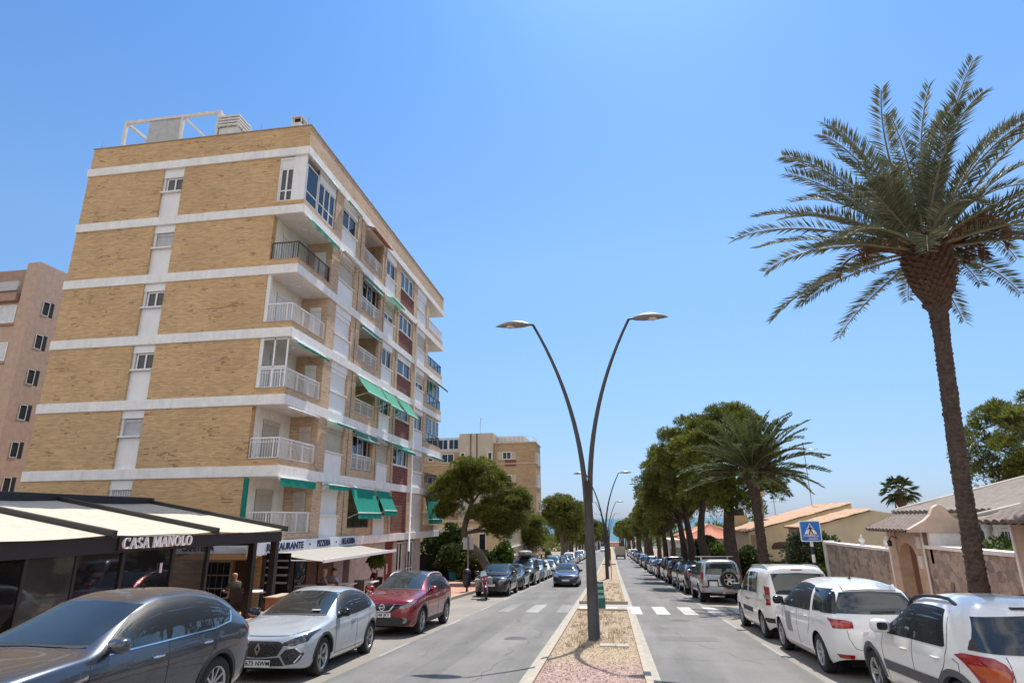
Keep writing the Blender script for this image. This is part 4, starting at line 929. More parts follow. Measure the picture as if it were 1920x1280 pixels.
fit2(c, r, 'tail_lamp', lamp_red, [(.50, .99), (.88, 1.0)], [(.50, 1.06), (.88, 1.08)], view='B', nu=10, nv=5, off=.008)
fit2(c, r, 'headlamp', lamp_clear, [(.48, .80), (.84, .86)], [(.48, .88), (.84, .95)], view='F', nu=10, nv=5)
fit(c, r, 'grille', gloss_black, 'F', [(-.45, .48), (0, .44), (.45, .48)], [(-.50, .80), (0, .80), (.50, .80)], nu=14, nv=8); plate_part(c, r, 'F', 0, .5)
place(r, -6.58, 4.97, -1)
# ---- silver-blue hatchback
p_sil = paint('pale_silver_paint', (.40, .44, .48), .25, .25)
c, r = base_car('hatch', 'pale silver blue hatchback with black honeycomb grille parked behind the dark grey car', p_sil, 'cars parked along the left kerb', 'Y')
cladding(c, r, sill=None, w=.045)
seams(c, r, [ng([(1.36, .90), (1.30, .62), (1.36, .28)]), ng([(2.45, .93), (2.44, .6), (2.46, .26)]), ng([(3.28, .97), (3.2, .72), (2.98, .5)]), ng([(1.36, .30), (2.9, .30)])])
mirror_part(c, r, -1.52, .96, gloss_black); handle_part(c, r, -2.22, .82, chrome)
fit(c, r, 'bonnet_seam', seam_m, 'F', [(-.74, .80), (-.5, .735), (0, .725), (.5, .735), (.74, .80)], [(-.74, .81), (-.5, .745), (0, .735), (.5, .745), (.74, .81)], nu=24, nv=2, off=.002, thick=.004)
def honey():
    m, nt, b = _nt('honeycomb_grille'); v = N(nt, 'TexVoronoi', feature='DISTANCE_TO_EDGE'); v.inputs['Scale'].default_value = 22; nt.links.new(opos(nt, (0.2, 1, 1)), v.inputs['Vector'])
    q = ramp(nt, v.outputs['Distance'], [(.0, (.045, .045, .048)), (.12, (.006, .006, .007))]); nt.links.new(q.outputs[0], b.inputs['Base Color']); b.inputs['Roughness'].default_value = .35; bump(nt, b, v.outputs['Distance'], .6, .02); return m
honey_m = honey()
fit(c, r, 'grille', honey_m, 'F', [(-.36, .43), (0, .40), (.36, .43)], [(-.46, .60), (-.38, .655), (0, .66), (.38, .655), (.46, .60)], nu=16, nv=8, off=.006)
fit(c, r, 'lower_grille', honey_m, 'F', [(-.50, .275), (0, .265), (.50, .275)], [(-.40, .405), (0, .375), (.40, .405)], nu=16, nv=5, off=.007)
fit2(c, r, 'air_intake', honey_m, [(.52, .285), (.68, .30), (.74, .36)], [(.42, .44), (.5, .53), (.66, .55), (.79, .46)], view='F', nu=12, nv=7, off=.006)
for sg in (1, -1):
    m = MB()
    for a, b_ in (((.66, .555), (.755, .475)), ((.755, .44), (.66, .315))):
        P = [c.hit('F', sg * (a[0] + (b_[0] - a[0]) * t), a[1] + (b_[1] - a[1]) * t)[0] + Vector((.016, 0, 0)) for t in np.linspace(0, 1, 6)]
        m.tube(P, .013, 5)
    m.build('daytime_lamp', M('silver_lamp_strip', (.75, .77, .8), .25), r, world=False)
fit2(c, r, 'headlamp', lamp_dark, [(.44, .60), (.60, .575), (.80, .635)], [(.45, .645), (.64, .715), (.845, .80)], view='F', nu=14, nv=6, off=.007)
badge_ring(c, r, 'F', 0, .535, .075, M('satin_badge', (.5, .48, .42), .35, metal=.8), 'diamond', .016)
plate_part(c, r, 'F', 0, .31, '673 NWM', off=.02, tsize=.102, dx=.035)
fit2(c, r, 'tail_lamp', lamp_red, [(.45, .84), (.84, .84)], [(.45, .90), (.84, .93)], view='B', nu=10, nv=4, off=.008)
m = MB(); p = c.hit('T', -1.36, .30)[0]; m.box(p.x - .03, p.x + .03, .34, .50, p.z + .012, p.z + .03); m.build('ticket', M('paper', (.8, .8, .78), .7), r, world=False)
place(r, -6.27, 10.80, -1, 2.2)
# ---- red crossover
p_red = paint('dark_red_paint', (.235, .012, .020), .45, .24)
c, r = base_car('crossover', 'dark red crossover with chrome V grille and silver roof rails parked on the left', p_red, 'cars parked along the left kerb', '5')
cladding(c, r, sill=.12); seams(c, r, [ng([(1.42, 1.03), (1.36, .7), (1.42, .34)]), ng([(2.44, 1.05), (2.43, .7), (2.45, .34)]), ng([(3.3, 1.1), (3.28, .86), (3.05, .6)])])
fit(c, r, 'glass_roof', car_glass, 'T', [(-1.95, -.48), (-3.0, -.50)], [(-1.95, .48), (-3.0, .50)], nu=10, nv=10, off=.004)
rail_part(c, r, -2.15, -3.75, .60, M('satin_rail', (.68, .66, .68), .35, metal=.7), .05, .022)
mirror_part(c, r, -1.56, 1.08, p_red); handle_part(c, r, -2.2, .92, chrome); handle_part(c, r, -3.1, .96, chrome)
fit(c, r, 'grille', gloss_black, 'F', [(-.30, .64), (0, .62), (.30, .64)], [(-.62, .80), (0, .81), (.62, .80)], nu=16, nv=6)
fit2(c, r, 'headlamp', lamp_clear, [(.46, .70), (.62, .70), (.80, .78)], [(.50, .77), (.66, .82), (.84, .90)], view='F', nu=12, nv=6, off=.008)
m = MB(); m.tube([c.hit('F', y, z)[0] + Vector((.02, 0, 0)) for y, z in ((-.34, .82), (-.29, .74), (-.23, .66), (-.16, .635), (0, .63), (.16, .635), (.23, .66), (.29, .74), (.34, .82))], .019, 6); m.build('grille_trim', chrome, r, world=False)
badge_ring(c, r, 'F', 0, .735, .072, chrome, 'ringbar', .03)
plate_part(c, r, 'F', 0, .545, '7348 JKY', off=.03, tsize=.11, blue=True, dx=.02)
fit(c, r, 'lower_bumper', trim, 'F', [(-.80, .29), (0, .27), (.80, .29)], [(-.84, .38), (-.5, .48), (0, .49), (.5, .48), (.84, .38)], nu=20, nv=6, off=.008)
for sg in (1, -1):
    p = c.hit('F', sg * .62, .41)[0]; m = MB(); m.lathe([(.001, .004), (.05, .006), (.065, .018), (.075, .008), (.08, -.02)], 18, (p.x + .006, p.y, p.z), axis='x'); m.build('fog_lamp', M('fog_lamp_trim', (.22, .21, .21), .45, metal=.3), r, world=False)
fit2(c, r, 'tail_lamp', lamp_red, [(.5, .93), (.85, .95)], [(.5, 1.0), (.85, 1.06)], view='B', nu=10, nv=4, off=.008)
place(r, -6.23, 16.78, -1)
# ---- right: white tall hatch nearest
p_white = paint('white_paint', (.78, .77, .73), .0, .3)
c, r = base_car('tall_hatch', 'white tall hatchback with black roof rails and big amber tail lamp, nearest on the right', p_white, 'cars parked along the right kerb', '5')
cladding(c, r, M('grey_plastic', (.10, .10, .105), .65, .1), sill=None, w=.075)
for q in c.both(ng([(1.33, .47), (2.2, .475), (2.86, .48)]), ng([(1.30, .60), (2.2, .605), (2.96, .61)]), off=.016, nu=16, nv=4): q.build('door_strip', M('grey_plastic', (.10, .10, .105), .65, .1), r, world=False)
seams(c, r, [ng([(1.34, .98), (1.28, .75), (1.34, .34)]), ng([(2.29, 1.0), (2.28, .7), (2.30, .34)]), ng([(3.16, 1.42), (3.2, 1.02), (3.14, .8), (2.92, .6)]), ng([(3.32, .90), (3.42, .86), (3.42, .76), (3.32, .74)])])
mirror_part(c, r, -1.64, 1.04, p_white, size=1.15); handle_part(c, r, -2.05, .84, p_white); handle_part(c, r, -2.95, .86, p_white)
rail_part(c, r, -1.8, -3.2, .60, trim, .065, .022)
fit(c, r, 'spoiler_lip', trim, 'B', [(-.2, 1.475), (.2, 1.475)], [(-.2, 1.50), (.2, 1.50)], nu=8, nv=3, off=.02)
fit(c, r, 'wiper', trim, 'B', [(-.25, 1.055), (.16, 1.045)], [(-.25, 1.075), (.16, 1.075)], nu=8, nv=3, off=.03)
for sg in (1, -1):
    a = c.patch('B', [(sg * .55, .84), (sg * .61, .69), (sg * .71, .61), (sg * .745, .62)], [(sg * .59, .93), (sg * .66, .985), (sg * .79, .985), (sg * .825, .95)], nu=30, nv=14, off=.014).build('tail_lamp', lamp_red, r, world=False)
    c.patch('B', [(sg * .58, .83), (sg * .61, .71), (sg * .72, .65)], [(sg * .615, .87), (sg * .69, .885), (sg * .795, .88)], nu=24, nv=10, off=.020).build('indicator_lens', lamp_amber, a, world=False)
seam = c.patch('B', [(-.55, .62), (-.54, 1.0)], [(-.558, .62), (-.548, 1.0)], nu=10, nv=2, off=.002, thick=.004); c.patch('B', [(.55, .62), (.54, 1.0)], [(.558, .62), (.548, 1.0)], nu=10, nv=2, off=.002, thick=.004, mb=seam); seam.build('tailgate_seam', seam_m, r, world=False)
badge_ring(c, r, 'B', 0, .90, .05, chrome, 'ring'); plate_part(c, r, 'B', 0, .70)
m = MB(); p = c.hit('T', -1.9, 0)[0]; m.tube([p, p + Vector((-.12, 0, .22))], [.012, .004], 5); m.build('aerial', trim, r, world=False)
place(r, 4.90, 12.14, 1)
# ---- right: white people carrier
p_white2 = paint('bluish_white_paint', (.74, .74, .73), .0, .3)
c, r = base_car('mpv', 'white people carrier with wide wraparound rear window and broad red tail lamps', p_white2, 'cars parked along the right kerb', '7', rimm=M('hubcap', (.42, .43, .44), .4, .1, metal=.4))
fit2(c, r, 'rear_quarter_trim', gloss_black, [(.70, 1.065), (.845, 1.06)], [(.58, 1.47), (.70, 1.46)], view='B', nu=8, nv=10, off=.0065)
for sg in (1, -1):
    a = c.patch('B', [(sg * .48, .84), (sg * .60, .825), (sg * .81, .83)], [(sg * .48, .94), (sg * .60, .97), (sg * .83, .985)], nu=14, nv=7, off=.014).build('tail_lamp', lamp_red, r, world=False)
    c.patch('B', [(sg * .53, .86), (sg * .82, .87)], [(sg * .53, .90), (sg * .82, .92)], nu=8, nv=4, off=.019).build('lamp_lens', M('pink_lens', (.45, .08, .07), .1), a, world=False)
    c.patch('B', [(sg * .55, .335), (sg * .76, .345)], [(sg * .53, .40), (sg * .80, .41)], nu=8, nv=4, off=.010).build('reflector', lamp_red, r, world=False)
seam = c.patch('B', [(-.60, .80), (-.58, .66), (-.5, .50), (-.3, .455), (0, .45), (.3, .455), (.5, .50), (.58, .66), (.60, .80)], [(-.592, .80), (-.572, .664), (-.496, .508), (-.3, .463), (0, .458), (.3, .463), (.496, .508), (.572, .664), (.592, .80)], nu=36, nv=2, off=.002, thick=.004); seam.build('tailgate_seam', seam_m, r, world=False)
fit(c, r, 'lower_bumper', trim, 'B', [(-.42, .24), (.42, .24)], [(-.36, .31), (.36, .31)], nu=12, nv=4, off=.008)
fit(c, r, 'wiper', trim, 'B', [(-.30, 1.10), (.12, 1.09)], [(-.30, 1.118), (.12, 1.115)], nu=8, nv=3, off=.03)
badge_ring(c, r, 'B', 0, .90, .06, chrome, 'chevrons'); plate_part(c, r, 'B', 0, .72, '5', tsize=.1, dx=-.14)
seams(c, r, [ng([(1.30, 1.0), (1.26, .7), (1.32, .28)]), ng([(2.39, 1.03), (2.38, .7), (2.40, .27)]), ng([(3.3, 1.05), (3.28, .82), (3.08, .6)]), ng([(1.34, .30), (3.0, .30)])])
for q in c.both(ng([(1.55, .50), (1.98, .50)]), ng([(1.50, .90), (1.93, .90)]), off=.004, nu=8, nv=6): q.build('door_sticker', M('grey_sticker', (.30, .30, .31), .6), r, world=False)
mirror_part(c, r, -1.40, 1.05, gloss_black); handle_part(c, r, -2.15, .90, p_white2); handle_part(c, r, -3.05, .92, p_white2)
fit(c, r, 'spoiler', p_white2, 'B', [(-.46, 1.46), (0, 1.48), (.46, 1.46)], [(-.46, 1.50), (0, 1.53), (.46, 1.50)], nu=14, nv=4, off=.06, thick=.08)
m = MB(); p = c.hit('T', -3.2, 0)[0]; m.tube([p, p + Vector((-.04, 0, .03)), p + Vector((-.10, 0, .2))], [.03, .014, .005], 6); m.build('aerial', trim, r, world=False)
place(r, 4.70, 16.92, 1)
# ---- right: white leisure van
p_white3 = paint('dusty_white_paint', (.70, .69, .65), .0, .36)
c, r = base_car('small_van', 'dusty white leisure van with tall red tail lamps and grey roof rails', p_white3, 'cars parked along the right kerb', 'steel', glass_trim=False, rimm=M('grey_hubcap', (.30, .30, .30), .5, .1, metal=.3))
for sg in (1, -1):
    a = c.patch('B', [(sg * .76, .84), (sg * .84, .83)], [(sg * .735, 1.26), (sg * .80, 1.28)], nu=8, nv=12, off=.012).build('tail_lamp', lamp_red, r, world=False)
    c.patch('B', [(sg * .765, .98), (sg * .838, .98)], [(sg * .76, 1.07), (sg * .832, 1.08)], nu=6, nv=4, off=.018).build('lamp_lens', lamp_clear, a, world=False)
    c.patch('B', [(sg * .58, .42), (sg * .86, .42)], [(sg * .58, .53), (sg * .86, .53)], nu=8, nv=4, off=.012).build('bumper_corner', trim, r, world=False)
fit(c, r, 'brake_lamp', lamp_red, 'B', [(-.14, 1.675), (.14, 1.675)], [(-.14, 1.70), (.14, 1.70)], nu=6, nv=3, off=.01)
for q in c.both(ng([(1.50, .55), (2.75, .55)]), ng([(1.50, .67), (2.75, .67)]), off=.014, nu=12, nv=4): q.build('door_strip', trim, r, world=False)
seams(c, r, [ng([(1.28, 1.05), (1.24, .7), (1.32, .3)]), ng([(2.20, 1.64), (2.21, 1.0), (2.2, .3)]), ng([(3.38, 1.6), (3.40, 1.0), (3.2, .68)])])
mirror_part(c, r, -1.42, 1.10, trim, size=1.2); handle_part(c, r, -2.08, .88, trim); handle_part(c, r, -2.34, .88, trim)
rail_part(c, r, -2.0, -4.0, .66, M('grey_rail', (.22, .22, .22), .5), .06, .02); badge_ring(c, r, 'B', 0, .98, .06, chrome, 'chevrons'); plate_part(c, r, 'B', 0, .78)
place(r, 4.72, 21.70, 1)
# ---- right: silver off-roader with spare wheel
p_sil2 = paint('silver_paint', (.36, .38, .40), .6, .28)
c, r = base_car('offroader', 'silver off-roader with spare wheel on its tailgate and a bar across its roof', p_sil2, 'cars parked along the right kerb', '6')
p = c.hit('B', -.26, .98)[0]
t, q = wheel_mb(.36, .22, '6', 1)
rot = Matrix.Translation((p.x - .13, -.26, .98)) @ Matrix.Rotation(R_(90), 4, 'Z')
a = MB(); a.add(t, rot); a = a.build('spare_wheel', tyre_m, r, world=False); b_ = MB(); b_.add(q, rot); b_.build('rim', [alloy, well_m, well_m], a, world=False)
for sg in (1, -1):
    c.patch('B', [(sg * .80, .98), (sg * .88, .98)], [(sg * .76, 1.26), (sg * .83, 1.27)], nu=6, nv=10, off=.012).build('tail_lamp', lamp_red, r, world=False)
    c.patch('B', [(sg * .62, .64), (sg * .86, .64)], [(sg * .62, .72), (sg * .87, .72)], nu=6, nv=4, off=.014).build('reflector', lamp_red, r, world=False)
fit(c, r, 'bumper_gap', trim, 'B', [(-.6, .68), (.6, .68)], [(-.6, .72), (.6, .72)], nu=14, nv=3, off=.006)
plate_part(c, r, 'B', .40, .80, w=.34, h=.2, off=.03, blue=False); fit(c, r, 'plate_recess', trim, 'B', [(.18, .70), (.64, .70)], [(.18, .98), (.64, .98)], nu=8, nv=6, off=.006)
seams(c, r, [ng([(1.5, 1.12), (1.45, .8), (1.5, .45)]), ng([(2.46, 1.14), (2.45, .8), (2.47, .44)]), ng([(3.34, 1.15), (3.33, .9), (3.2, .8)])])
cladding(c, r, p_sil2, sill=None, w=.09); mirror_part(c, r, -1.62, 1.18, p_sil2, size=1.1); handle_part(c, r, -2.25, .98, chrome)
for q in c.both(ng([(1.35, .60), (3.0, .60)]), ng([(1.35, .70), (3.0, .70)]), off=.014, nu=12, nv=4): q.build('door_strip', M('silver_strip', (.3, .31, .32), .45), r, world=False)
m = MB(); p = c.hit('T', -2.9, .55)[0]
m.box(-2.94, -2.86, -.86, .86, p.z + .11, p.z + .15)
for sg in (1, -1): m.box(-2.93, -2.87, sg * .60 - .03, sg * .60 + .03, p.z - .05, p.z + .11)
m.build('roof_bar', alloy, r, world=False)
m = MB(); m.tube([(-4.45, -.5, .42), (-4.45, .5, .42)], .035, 8); m.box(-4.68, -4.5, -.05, .05, .40, .48); m.build('tow_bar', alloy, r, world=False)
place(r, 4.74, 33.75, 1)
CARS = {}
# ------------------------------------------------------------------ street lamps
lamp_paint = M('dark_bronze_lamp_paint', (.052, .048, .045), .55, .15, 3)
lamp_grey = M('grey_lamp_head', (.22, .20, .18), .45, .12, 12, metal=.3)
lens_m = M('lamp_diffuser', (.62, .60, .56), .3, .05)
def arc(sd):
    pts = []
    for i in range(15):
        t = i / 14; z = 3.3 + 5.0 * t; x = sd * (.05 + .10 * t + 1.22 * t ** 2.1); pts.append((x, 0, z))
    return pts
def lamp(label, x, y):
    r = thing('street_lamp', label, 'street lamp', (x, y, gz(y) + .08), 'double armed lamps along the median')
    m = MB(); m.box(-.2, .2, -.2, .2, -.05, .02); m.build('base_plate', lamp_paint, r, world=False)
    m = MB(); m.tube([(0, 0, .02), (0, 0, 1.2), (0, 0, 2.6), (0, 0, 3.85)], [.152, .138, .118, .10], 16); m.build('mast', lamp_paint, r, world=False)
    for sd in (1, -1):
        p = arc(sd); m = MB(); m.tube(p, [.075 - .040 * i / 14 for i in range(15)], 10)
        e = p[-1]; m.tube([e, (e[0] + sd * .22, 0, e[2] + .02)], .03, 8); a = m.build('arm', lamp_paint, r, world=False)
        h = MB(); x0 = e[0] + sd * .12; L = .98; rows = []
        for i in range(13):
            t = i / 12; w = .20 * math.sin(math.pi * min(1, .06 + t * .94) ** .8) ** .8 + .004; hh = .15 * math.sin(math.pi * min(1, .10 + t * .88)) ** .9
            rows.append([(x0 + sd * L * t, w * math.cos(b), e[2] + .0 + (hh if math.sin(b) > 0 else hh * .22) * math.sin(b)) for b in (2 * math.pi * j / 16 for j in range(16))])
        h.grid(rows, 0, True, closed_v=True); hd_ = h.build('lamp_head', lamp_grey, r, world=False)
        g_ = MB(); g_.lathe([(.001, -.045), (.10, -.04), (.135, -.012), (.14, .0)], 18, (x0 + sd * L * .55, 0, e[2] - .012)); g_.build('diffuser', lens_m, hd_, world=False)
    return r
lamp('tall double armed street lamp nearest on the median gravel', -.54, 16.42)
for k, (y, t) in enumerate(((52, 'second double armed street lamp along the median, beyond the green bollard'), (86, 'third double armed street lamp along the median'), (120, 'fourth double armed street lamp along the median, small in the distance'), (156, 'fifth double armed street lamp along the median, tiny in the distance'))): lamp(t, -.45, y)
# thin stake, bollard, slab in the gravel
r = thing('bollard', 'dark green bollard with pale green bands on the median crossing', 'bollard', (-.55, 25.9, gz(25.9) + .01))
m = MB(); m.lathe([(.20, 0), (.20, .40), (.185, .44), (.165, .46), (.165, .80), (.15, .82), (.15, .98), (.13, 1.02), (.0, 1.03)], 20); m.build('post', M('bollard_green', (.012, .085, .065), .5, .12), r, world=False)
for z, rr in ((.42, .205), (.62, .172), (.84, .157)): m = MB(); m.lathe([(rr - .01, z), (rr, z + .005), (rr, z + .10), (rr - .01, z + .105)], 20); m.build('band', M('bollard_band', (.18, .36, .30), .4), r, world=False)
m = MB(); m.box(-.38, .28, 15.32, 15.62, gz(15.5) + .08, gz(15.5) + .115); tag(m.build('inspection_cover', gut), 'flat concrete cover in the gravel just in front of the nearest lamp', 'cover')
r = thing('thin_stake', 'thin wooden stake in the median just before the second street lamp', 'stake', (-.12, 49.5, gz(49.5) + .05)); m = MB(); m.tube([(0, 0, 0), (.02, 0, 2.3)], .03, 6); m.build('stake', M('weathered_wood', (.22, .15, .10), .8), r, world=False)
# ------------------------------------------------------------------ pedestrian crossing sign
sx, sy = 6.35, 21.4
r = thing('crossing_sign', 'blue square pedestrian crossing sign on a banded pole above the white van', 'road sign', (sx, sy, gz(sy) + .13))
zb_ = -gz(sy) - .13; T = 2.95; Hs = .60
m = MB()
for i in range(12): m.tube([(0, .06, i * .24), (0, .06, (i + 1) * .24)], .05, 10, mi=i % 2, cap=False)
m.build('pole', [M('navy_pole', (.012, .018, .05), .5), M('white_pole_band', (.6, .6, .6), .5)], r, world=False)
def rr_poly(w, h, rad, n=5):
    P = []
    for cx, cy, a0 in ((w - rad, h - rad, 0), (-w + rad, h - rad, 90), (-w + rad, -h + rad, 180), (w - rad, -h + rad, 270)):
        for i in range(n + 1): a = R_(a0 + 90 * i / n); P.append((cx + rad * math.cos(a), cy + rad * math.sin(a)))
    return P
def zoff(P, z): return [(a, b + z) for a, b in P]
zc = T - .32
m = MB(); m.prism(zoff(rr_poly(.32, .32, .05), zc), -.012, .012); pl = m.build('sign_plate', M('white_sign_border', (.70, .72, .74), .4), r, world=False, fix=True)
m = MB(); m.prism(zoff(rr_poly(.29, .29, .03), zc), -.015, -.0125); m.build('blue_field', M('sign_blue', (.01, .15, .52), .4, .08), pl, world=False, fix=True)
m = MB(); m.prism([(-.235, zc - .16), (.235, zc - .16), (0, zc + .25)], -.018, -.0155); m.build('white_triangle', M('sign_white', (.72, .72, .72), .4), pl, world=False, fix=True)
m = MB(); y0, y1 = -.021, -.0185
m.prism(zoff([(.028 * math.cos(a), .03 * math.sin(a)) for a in np.linspace(0, 2 * math.pi, 13)[:-1]], zc + .165), y0, y1)
m.prism([(-.03, zc + .13), (.035, zc + .125), (.03, zc + .02), (-.025, zc + .02)], y0, y1)
m.prism([(-.03, zc + .125), (-.015, zc + .095), (-.085, zc + .03), (-.10, zc + .045)], y0 - .001, y1); m.prism([(.035, zc + .12), (.10, zc + .055), (.085, zc + .04), (.025, zc + .09)], y0 - .001, y1)
m.prism([(-.025, zc + .022), (.008, zc + .022), (-.04, zc - .13), (-.075, zc - .13)], y0 - .002, y1); m.prism([(.0, zc + .022), (.03, zc + .022), (.10, zc - .13), (.062, zc - .13)], y0 - .002, y1)
for i, x in enumerate((-.185, -.145, -.105, .02, .125, .16, .195)): m.prism([(x - .012, zc - .145), (x + .012, zc - .145), (x + .002, zc - .085), (x - .014, zc - .085)], y0 - .003, y1)
m.build('pedestrian_symbol', ink, pl, world=False, fix=True)
m = MB(); m.prism([(-.10, zc - .27), (.20, zc - .255), (.20, zc - .19), (-.10, zc - .20)], -.017, -.0155); m.build('torn_sticker', M('faded_sticker', (.30, .36, .55), .6, .35, 30), pl, world=False, fix=True)
# ------------------------------------------------------------------ left: sign seen from behind, litter bin, motorcycle
lx, ly = -7.85, 34.2
r = thing('street_sign', 'plain grey back of a square sign on a thin pole above the litter bin', 'road sign', (lx, ly, gz(ly) + .13))
m = MB(); m.tube([(0, 0, 0), (0, 0, 2.85)], .032, 8); m.build('pole', grey_metal, r, world=False)
m = MB(); m.box(-.30, .30, .03, .05, 2.15, 2.78); m.build('sign_plate', M('sign_back', (.33, .34, .34), .5, .1), r, world=False)
m = MB(); m.box(-.05, .05, -.0, .028, 2.1, 2.82); m.build('bracket', M('dark_bracket', (.05, .055, .07), .5), r, world=False)
r = thing('litter_bin', 'dark rounded litter bin on a post at the paved corner', 'litter bin', (lx + .02, ly - .35, gz(ly) + .13))
m = MB(); m.tube([(0, 0, 0), (0, 0, .3)], .045, 8); m.build('post', black_metal, r, world=False)
m = MB(); m.lathe([(.001, .22), (.12, .24), (.19, .32), (.215, .45), (.22, .95), (.20, 1.08), (.14, 1.16), (.001, 1.19)], 20); b_ = m.build('bin_body', M('bin_navy', (.02, .024, .035), .45), r, world=False)
m = MB(); m.box(-.12, .12, -.226, -.18, .92, 1.02); m.build('opening', dark_void, b_, world=False)
def motorcycle():
    y0 = 29.9; r = thing('motorcycle', 'red and black motorcycle facing the viewer, parked before the black car', 'motorcycle', (-5.95, y0, gz(y0) + .004), None, (0, R_(-7), R_(14)))
    red = paint('red_motorcycle_paint', (.30, .012, .015), .2, .25)
    for nm, yy in (('front', .0), ('rear', 1.42)):
        m = MB(); rows = []
        for a in np.linspace(0, 2 * math.pi, 29)[:-1]: rows.append([(.055 * math.cos(b), yy + (.255 + .055 * math.sin(b)) * math.cos(a), .31 + (.255 + .055 * math.sin(b)) * math.sin(a)) for b in np.linspace(0, 2 * math.pi, 9)[:-1]])
        m.grid(rows, 0, True, closed_u=True, closed_v=True); w = m.build('wheel', tyre_m, r, world=False)
        q = MB()
        for k in range(5):
            a = 2 * math.pi * k / 5; q.tube([(0, yy, .31), (0, yy + .22 * math.cos(a), .31 + .22 * math.sin(a))], .018, 5)
        q.lathe([(.11, -.03), (.11, -.025), (.04, -.025)], 16, (0, yy, .31), axis='x'); q.build('rim', alloy, w, world=False)
    m = MB()
    for s_ in (1, -1): m.tube([(s_ * .09, .0, .31), (s_ * .09, .16, .75), (s_ * .09, .24, .98)], .026, 8)
    m.build('fork', alloy, r, world=False)
    m = MB(); rows = [[(.07 * math.cos(b), (.335 + .01) * math.cos(a), .31 + .345 * math.sin(a) + .03 * math.sin(b)) for b in np.linspace(0, math.pi, 7)] for a in np.linspace(.5, 2.4, 10)]
    m.grid(rows, 0, True); m.build('mudguard', red, r, world=False)
    m = MB(); m.ball((0, .62, .92), (.16, .34, .16), 14, 10); m.build('fuel_tank', red, r, world=False)
    m = MB(); m.hexa([(-.11, .85, .80), (.11, .85, .80), (.10, 1.65, .90), (-.10, 1.65, .90), (-.10, .85, .90), (.10, .85, .90), (.08, 1.65, 1.0), (-.08, 1.65, 1.0)]); m.build('seat', trim, r, bevel=.02, world=False)
    m = MB(); m.box(-.15, .15, .45, 1.0, .33, .72); m.tube([(0, .3, .95), (0, .45, .5), (0, 1.1, .4), (0, 1.3, .8)], .04, 8); m.build('engine', M('engine_metal', (.08, .08, .08), .45, .2, 20, metal=.6), r, bevel=.03, world=False)
    m = MB(); m.tube([(-.38, .36, 1.03), (-.15, .24, 1.06), (.15, .24, 1.06), (.38, .36, 1.03)], .017, 8); m.build('handlebar', black_metal, r, world=False)
    m = MB(); rows = [[(x * (1 - .25 * t), .12 + .10 * t + .25 * x * x, .80 + .26 * t) for x in np.linspace(-.19, .19, 9)] for t in np.linspace(0, 1, 6)]
    m.grid(rows, 0, True); m.build('fairing', red, r, world=False)
    m = MB(); rows = [[(x * (1 - .35 * t), .18 + .16 * t + .4 * x * x, 1.06 + .22 * t) for x in np.linspace(-.16, .16, 9)] for t in np.linspace(0, 1, 5)]
    m.grid(rows, 0, True); m.build('windshield', M('pale_screen', (.35, .45, .45), .1), r, world=False)
    for s_ in (1, -1):
        m = MB(); m.ball((s_ * .07, .09, .91), (.055, .04, .055)); m.build('headlamp', lamp_clear, r, world=False)
        m = MB(); m.tube([(s_ * .33, .33, 1.05), (s_ * .36, .32, 1.24)], .008, 5); m.ball((s_ * .36, .32, 1.27), (.055, .02, .04)); m.build('wing_mirror', black_metal, r, world=False)
        m = MB(); m.box(s_ * .19, s_ * .43, .95, 1.5, .55, .88); m.build('pannier', M('grey_pannier', (.30, .29, .28), .5, .15), r, bevel=.04, world=False)
motorcycle()
# ------------------------------------------------------------------ restaurant terrace
cream = fabric('cream_roof_canvas', (.59, .53, .43), .2)
frame_m = M('dark_terrace_frame', (.020, .018, .017), .45, .12)
tg = lambda y: gz(y) + .13
pg = thing('terrace_pergola', 'black framed restaurant terrace with cream canvas roof panels, on the left', 'pergola', (-13.5, 11, tg(11)))
ZE, ZR, XE, XR = 1.86, 2.80, -10.75, -16.1
raf = [1.5, 5.1, 8.65, 12.25, 15.9, 19.65]
def rz(x): return ZE + (ZR - ZE) * (XE - x) / (XE - XR)
for y in raf:
    m = MB(); m.hexa([(XR, y - .07, ZR - .02), (XE, y - .07, ZE - .02), (XE, y + .07, ZE - .02), (XR, y + .07, ZR - .02), (XR, y - .07, ZR + .14), (XE, y - .07, ZE + .14), (XE, y + .07, ZE + .14), (XR, y + .07, ZR + .14)]); m.build('rafter', frame_m, pg)
m = MB(); m.box(-11.12, -10.95, 1.5, 19.7, 1.52, 1.83); m.build('front_beam', frame_m, pg)
m = MB(); m.box(XR - .1, XR + .1, 1.4, 19.75, ZR - .16, ZR + .2); m.build('ridge_beam', frame_m, pg)
for a, b_ in zip(raf[:-1], raf[1:]):
    m = MB(); rows = []
    for i in range(9):
        x = XE - .12 + (XR - XE + .12) * i / 8; rows.append([(x, a + .08 + (b_ - a - .16) * j / 10, rz(x) + .02 - .05 * math.sin(math.pi * j / 10) - .012 * math.sin(i * 6.2)) for j in range(11)])
    m.grid(rows, 0, True); m.grid([[(p[0], p[1], p[2] - .006) for p in row] for row in rows], 0, True); m.build('canvas_panel', cream, pg)
for x, y, w in ((-11.03, 19.45, .10), (-11.85, 19.5, .10), (-11.03, 15.95, .05), (-11.03, 14.55, .05), (-11.03, 12.9, .05), (-11.03, 11.65, .035), (-11.03, 10.5, .035), (-11.03, 8.2, .05), (-11.03, 5.1, .05), (-15.9, 19.5, .08)):
    m = MB(); m.box(x - w, x + w, y - w, y + w, tg(y) - .05, 1.52 if x > -15 else ZR - .2); m.build('post', frame_m, pg)
m = MB(); m.box(-15.9, -11.95, 19.44, 19.56, 1.40, 1.60); m.build('side_beam', frame_m, pg)
gl_dark = glassmat('tinted_terrace_glass', (.012, .012, .013), .03, .6)
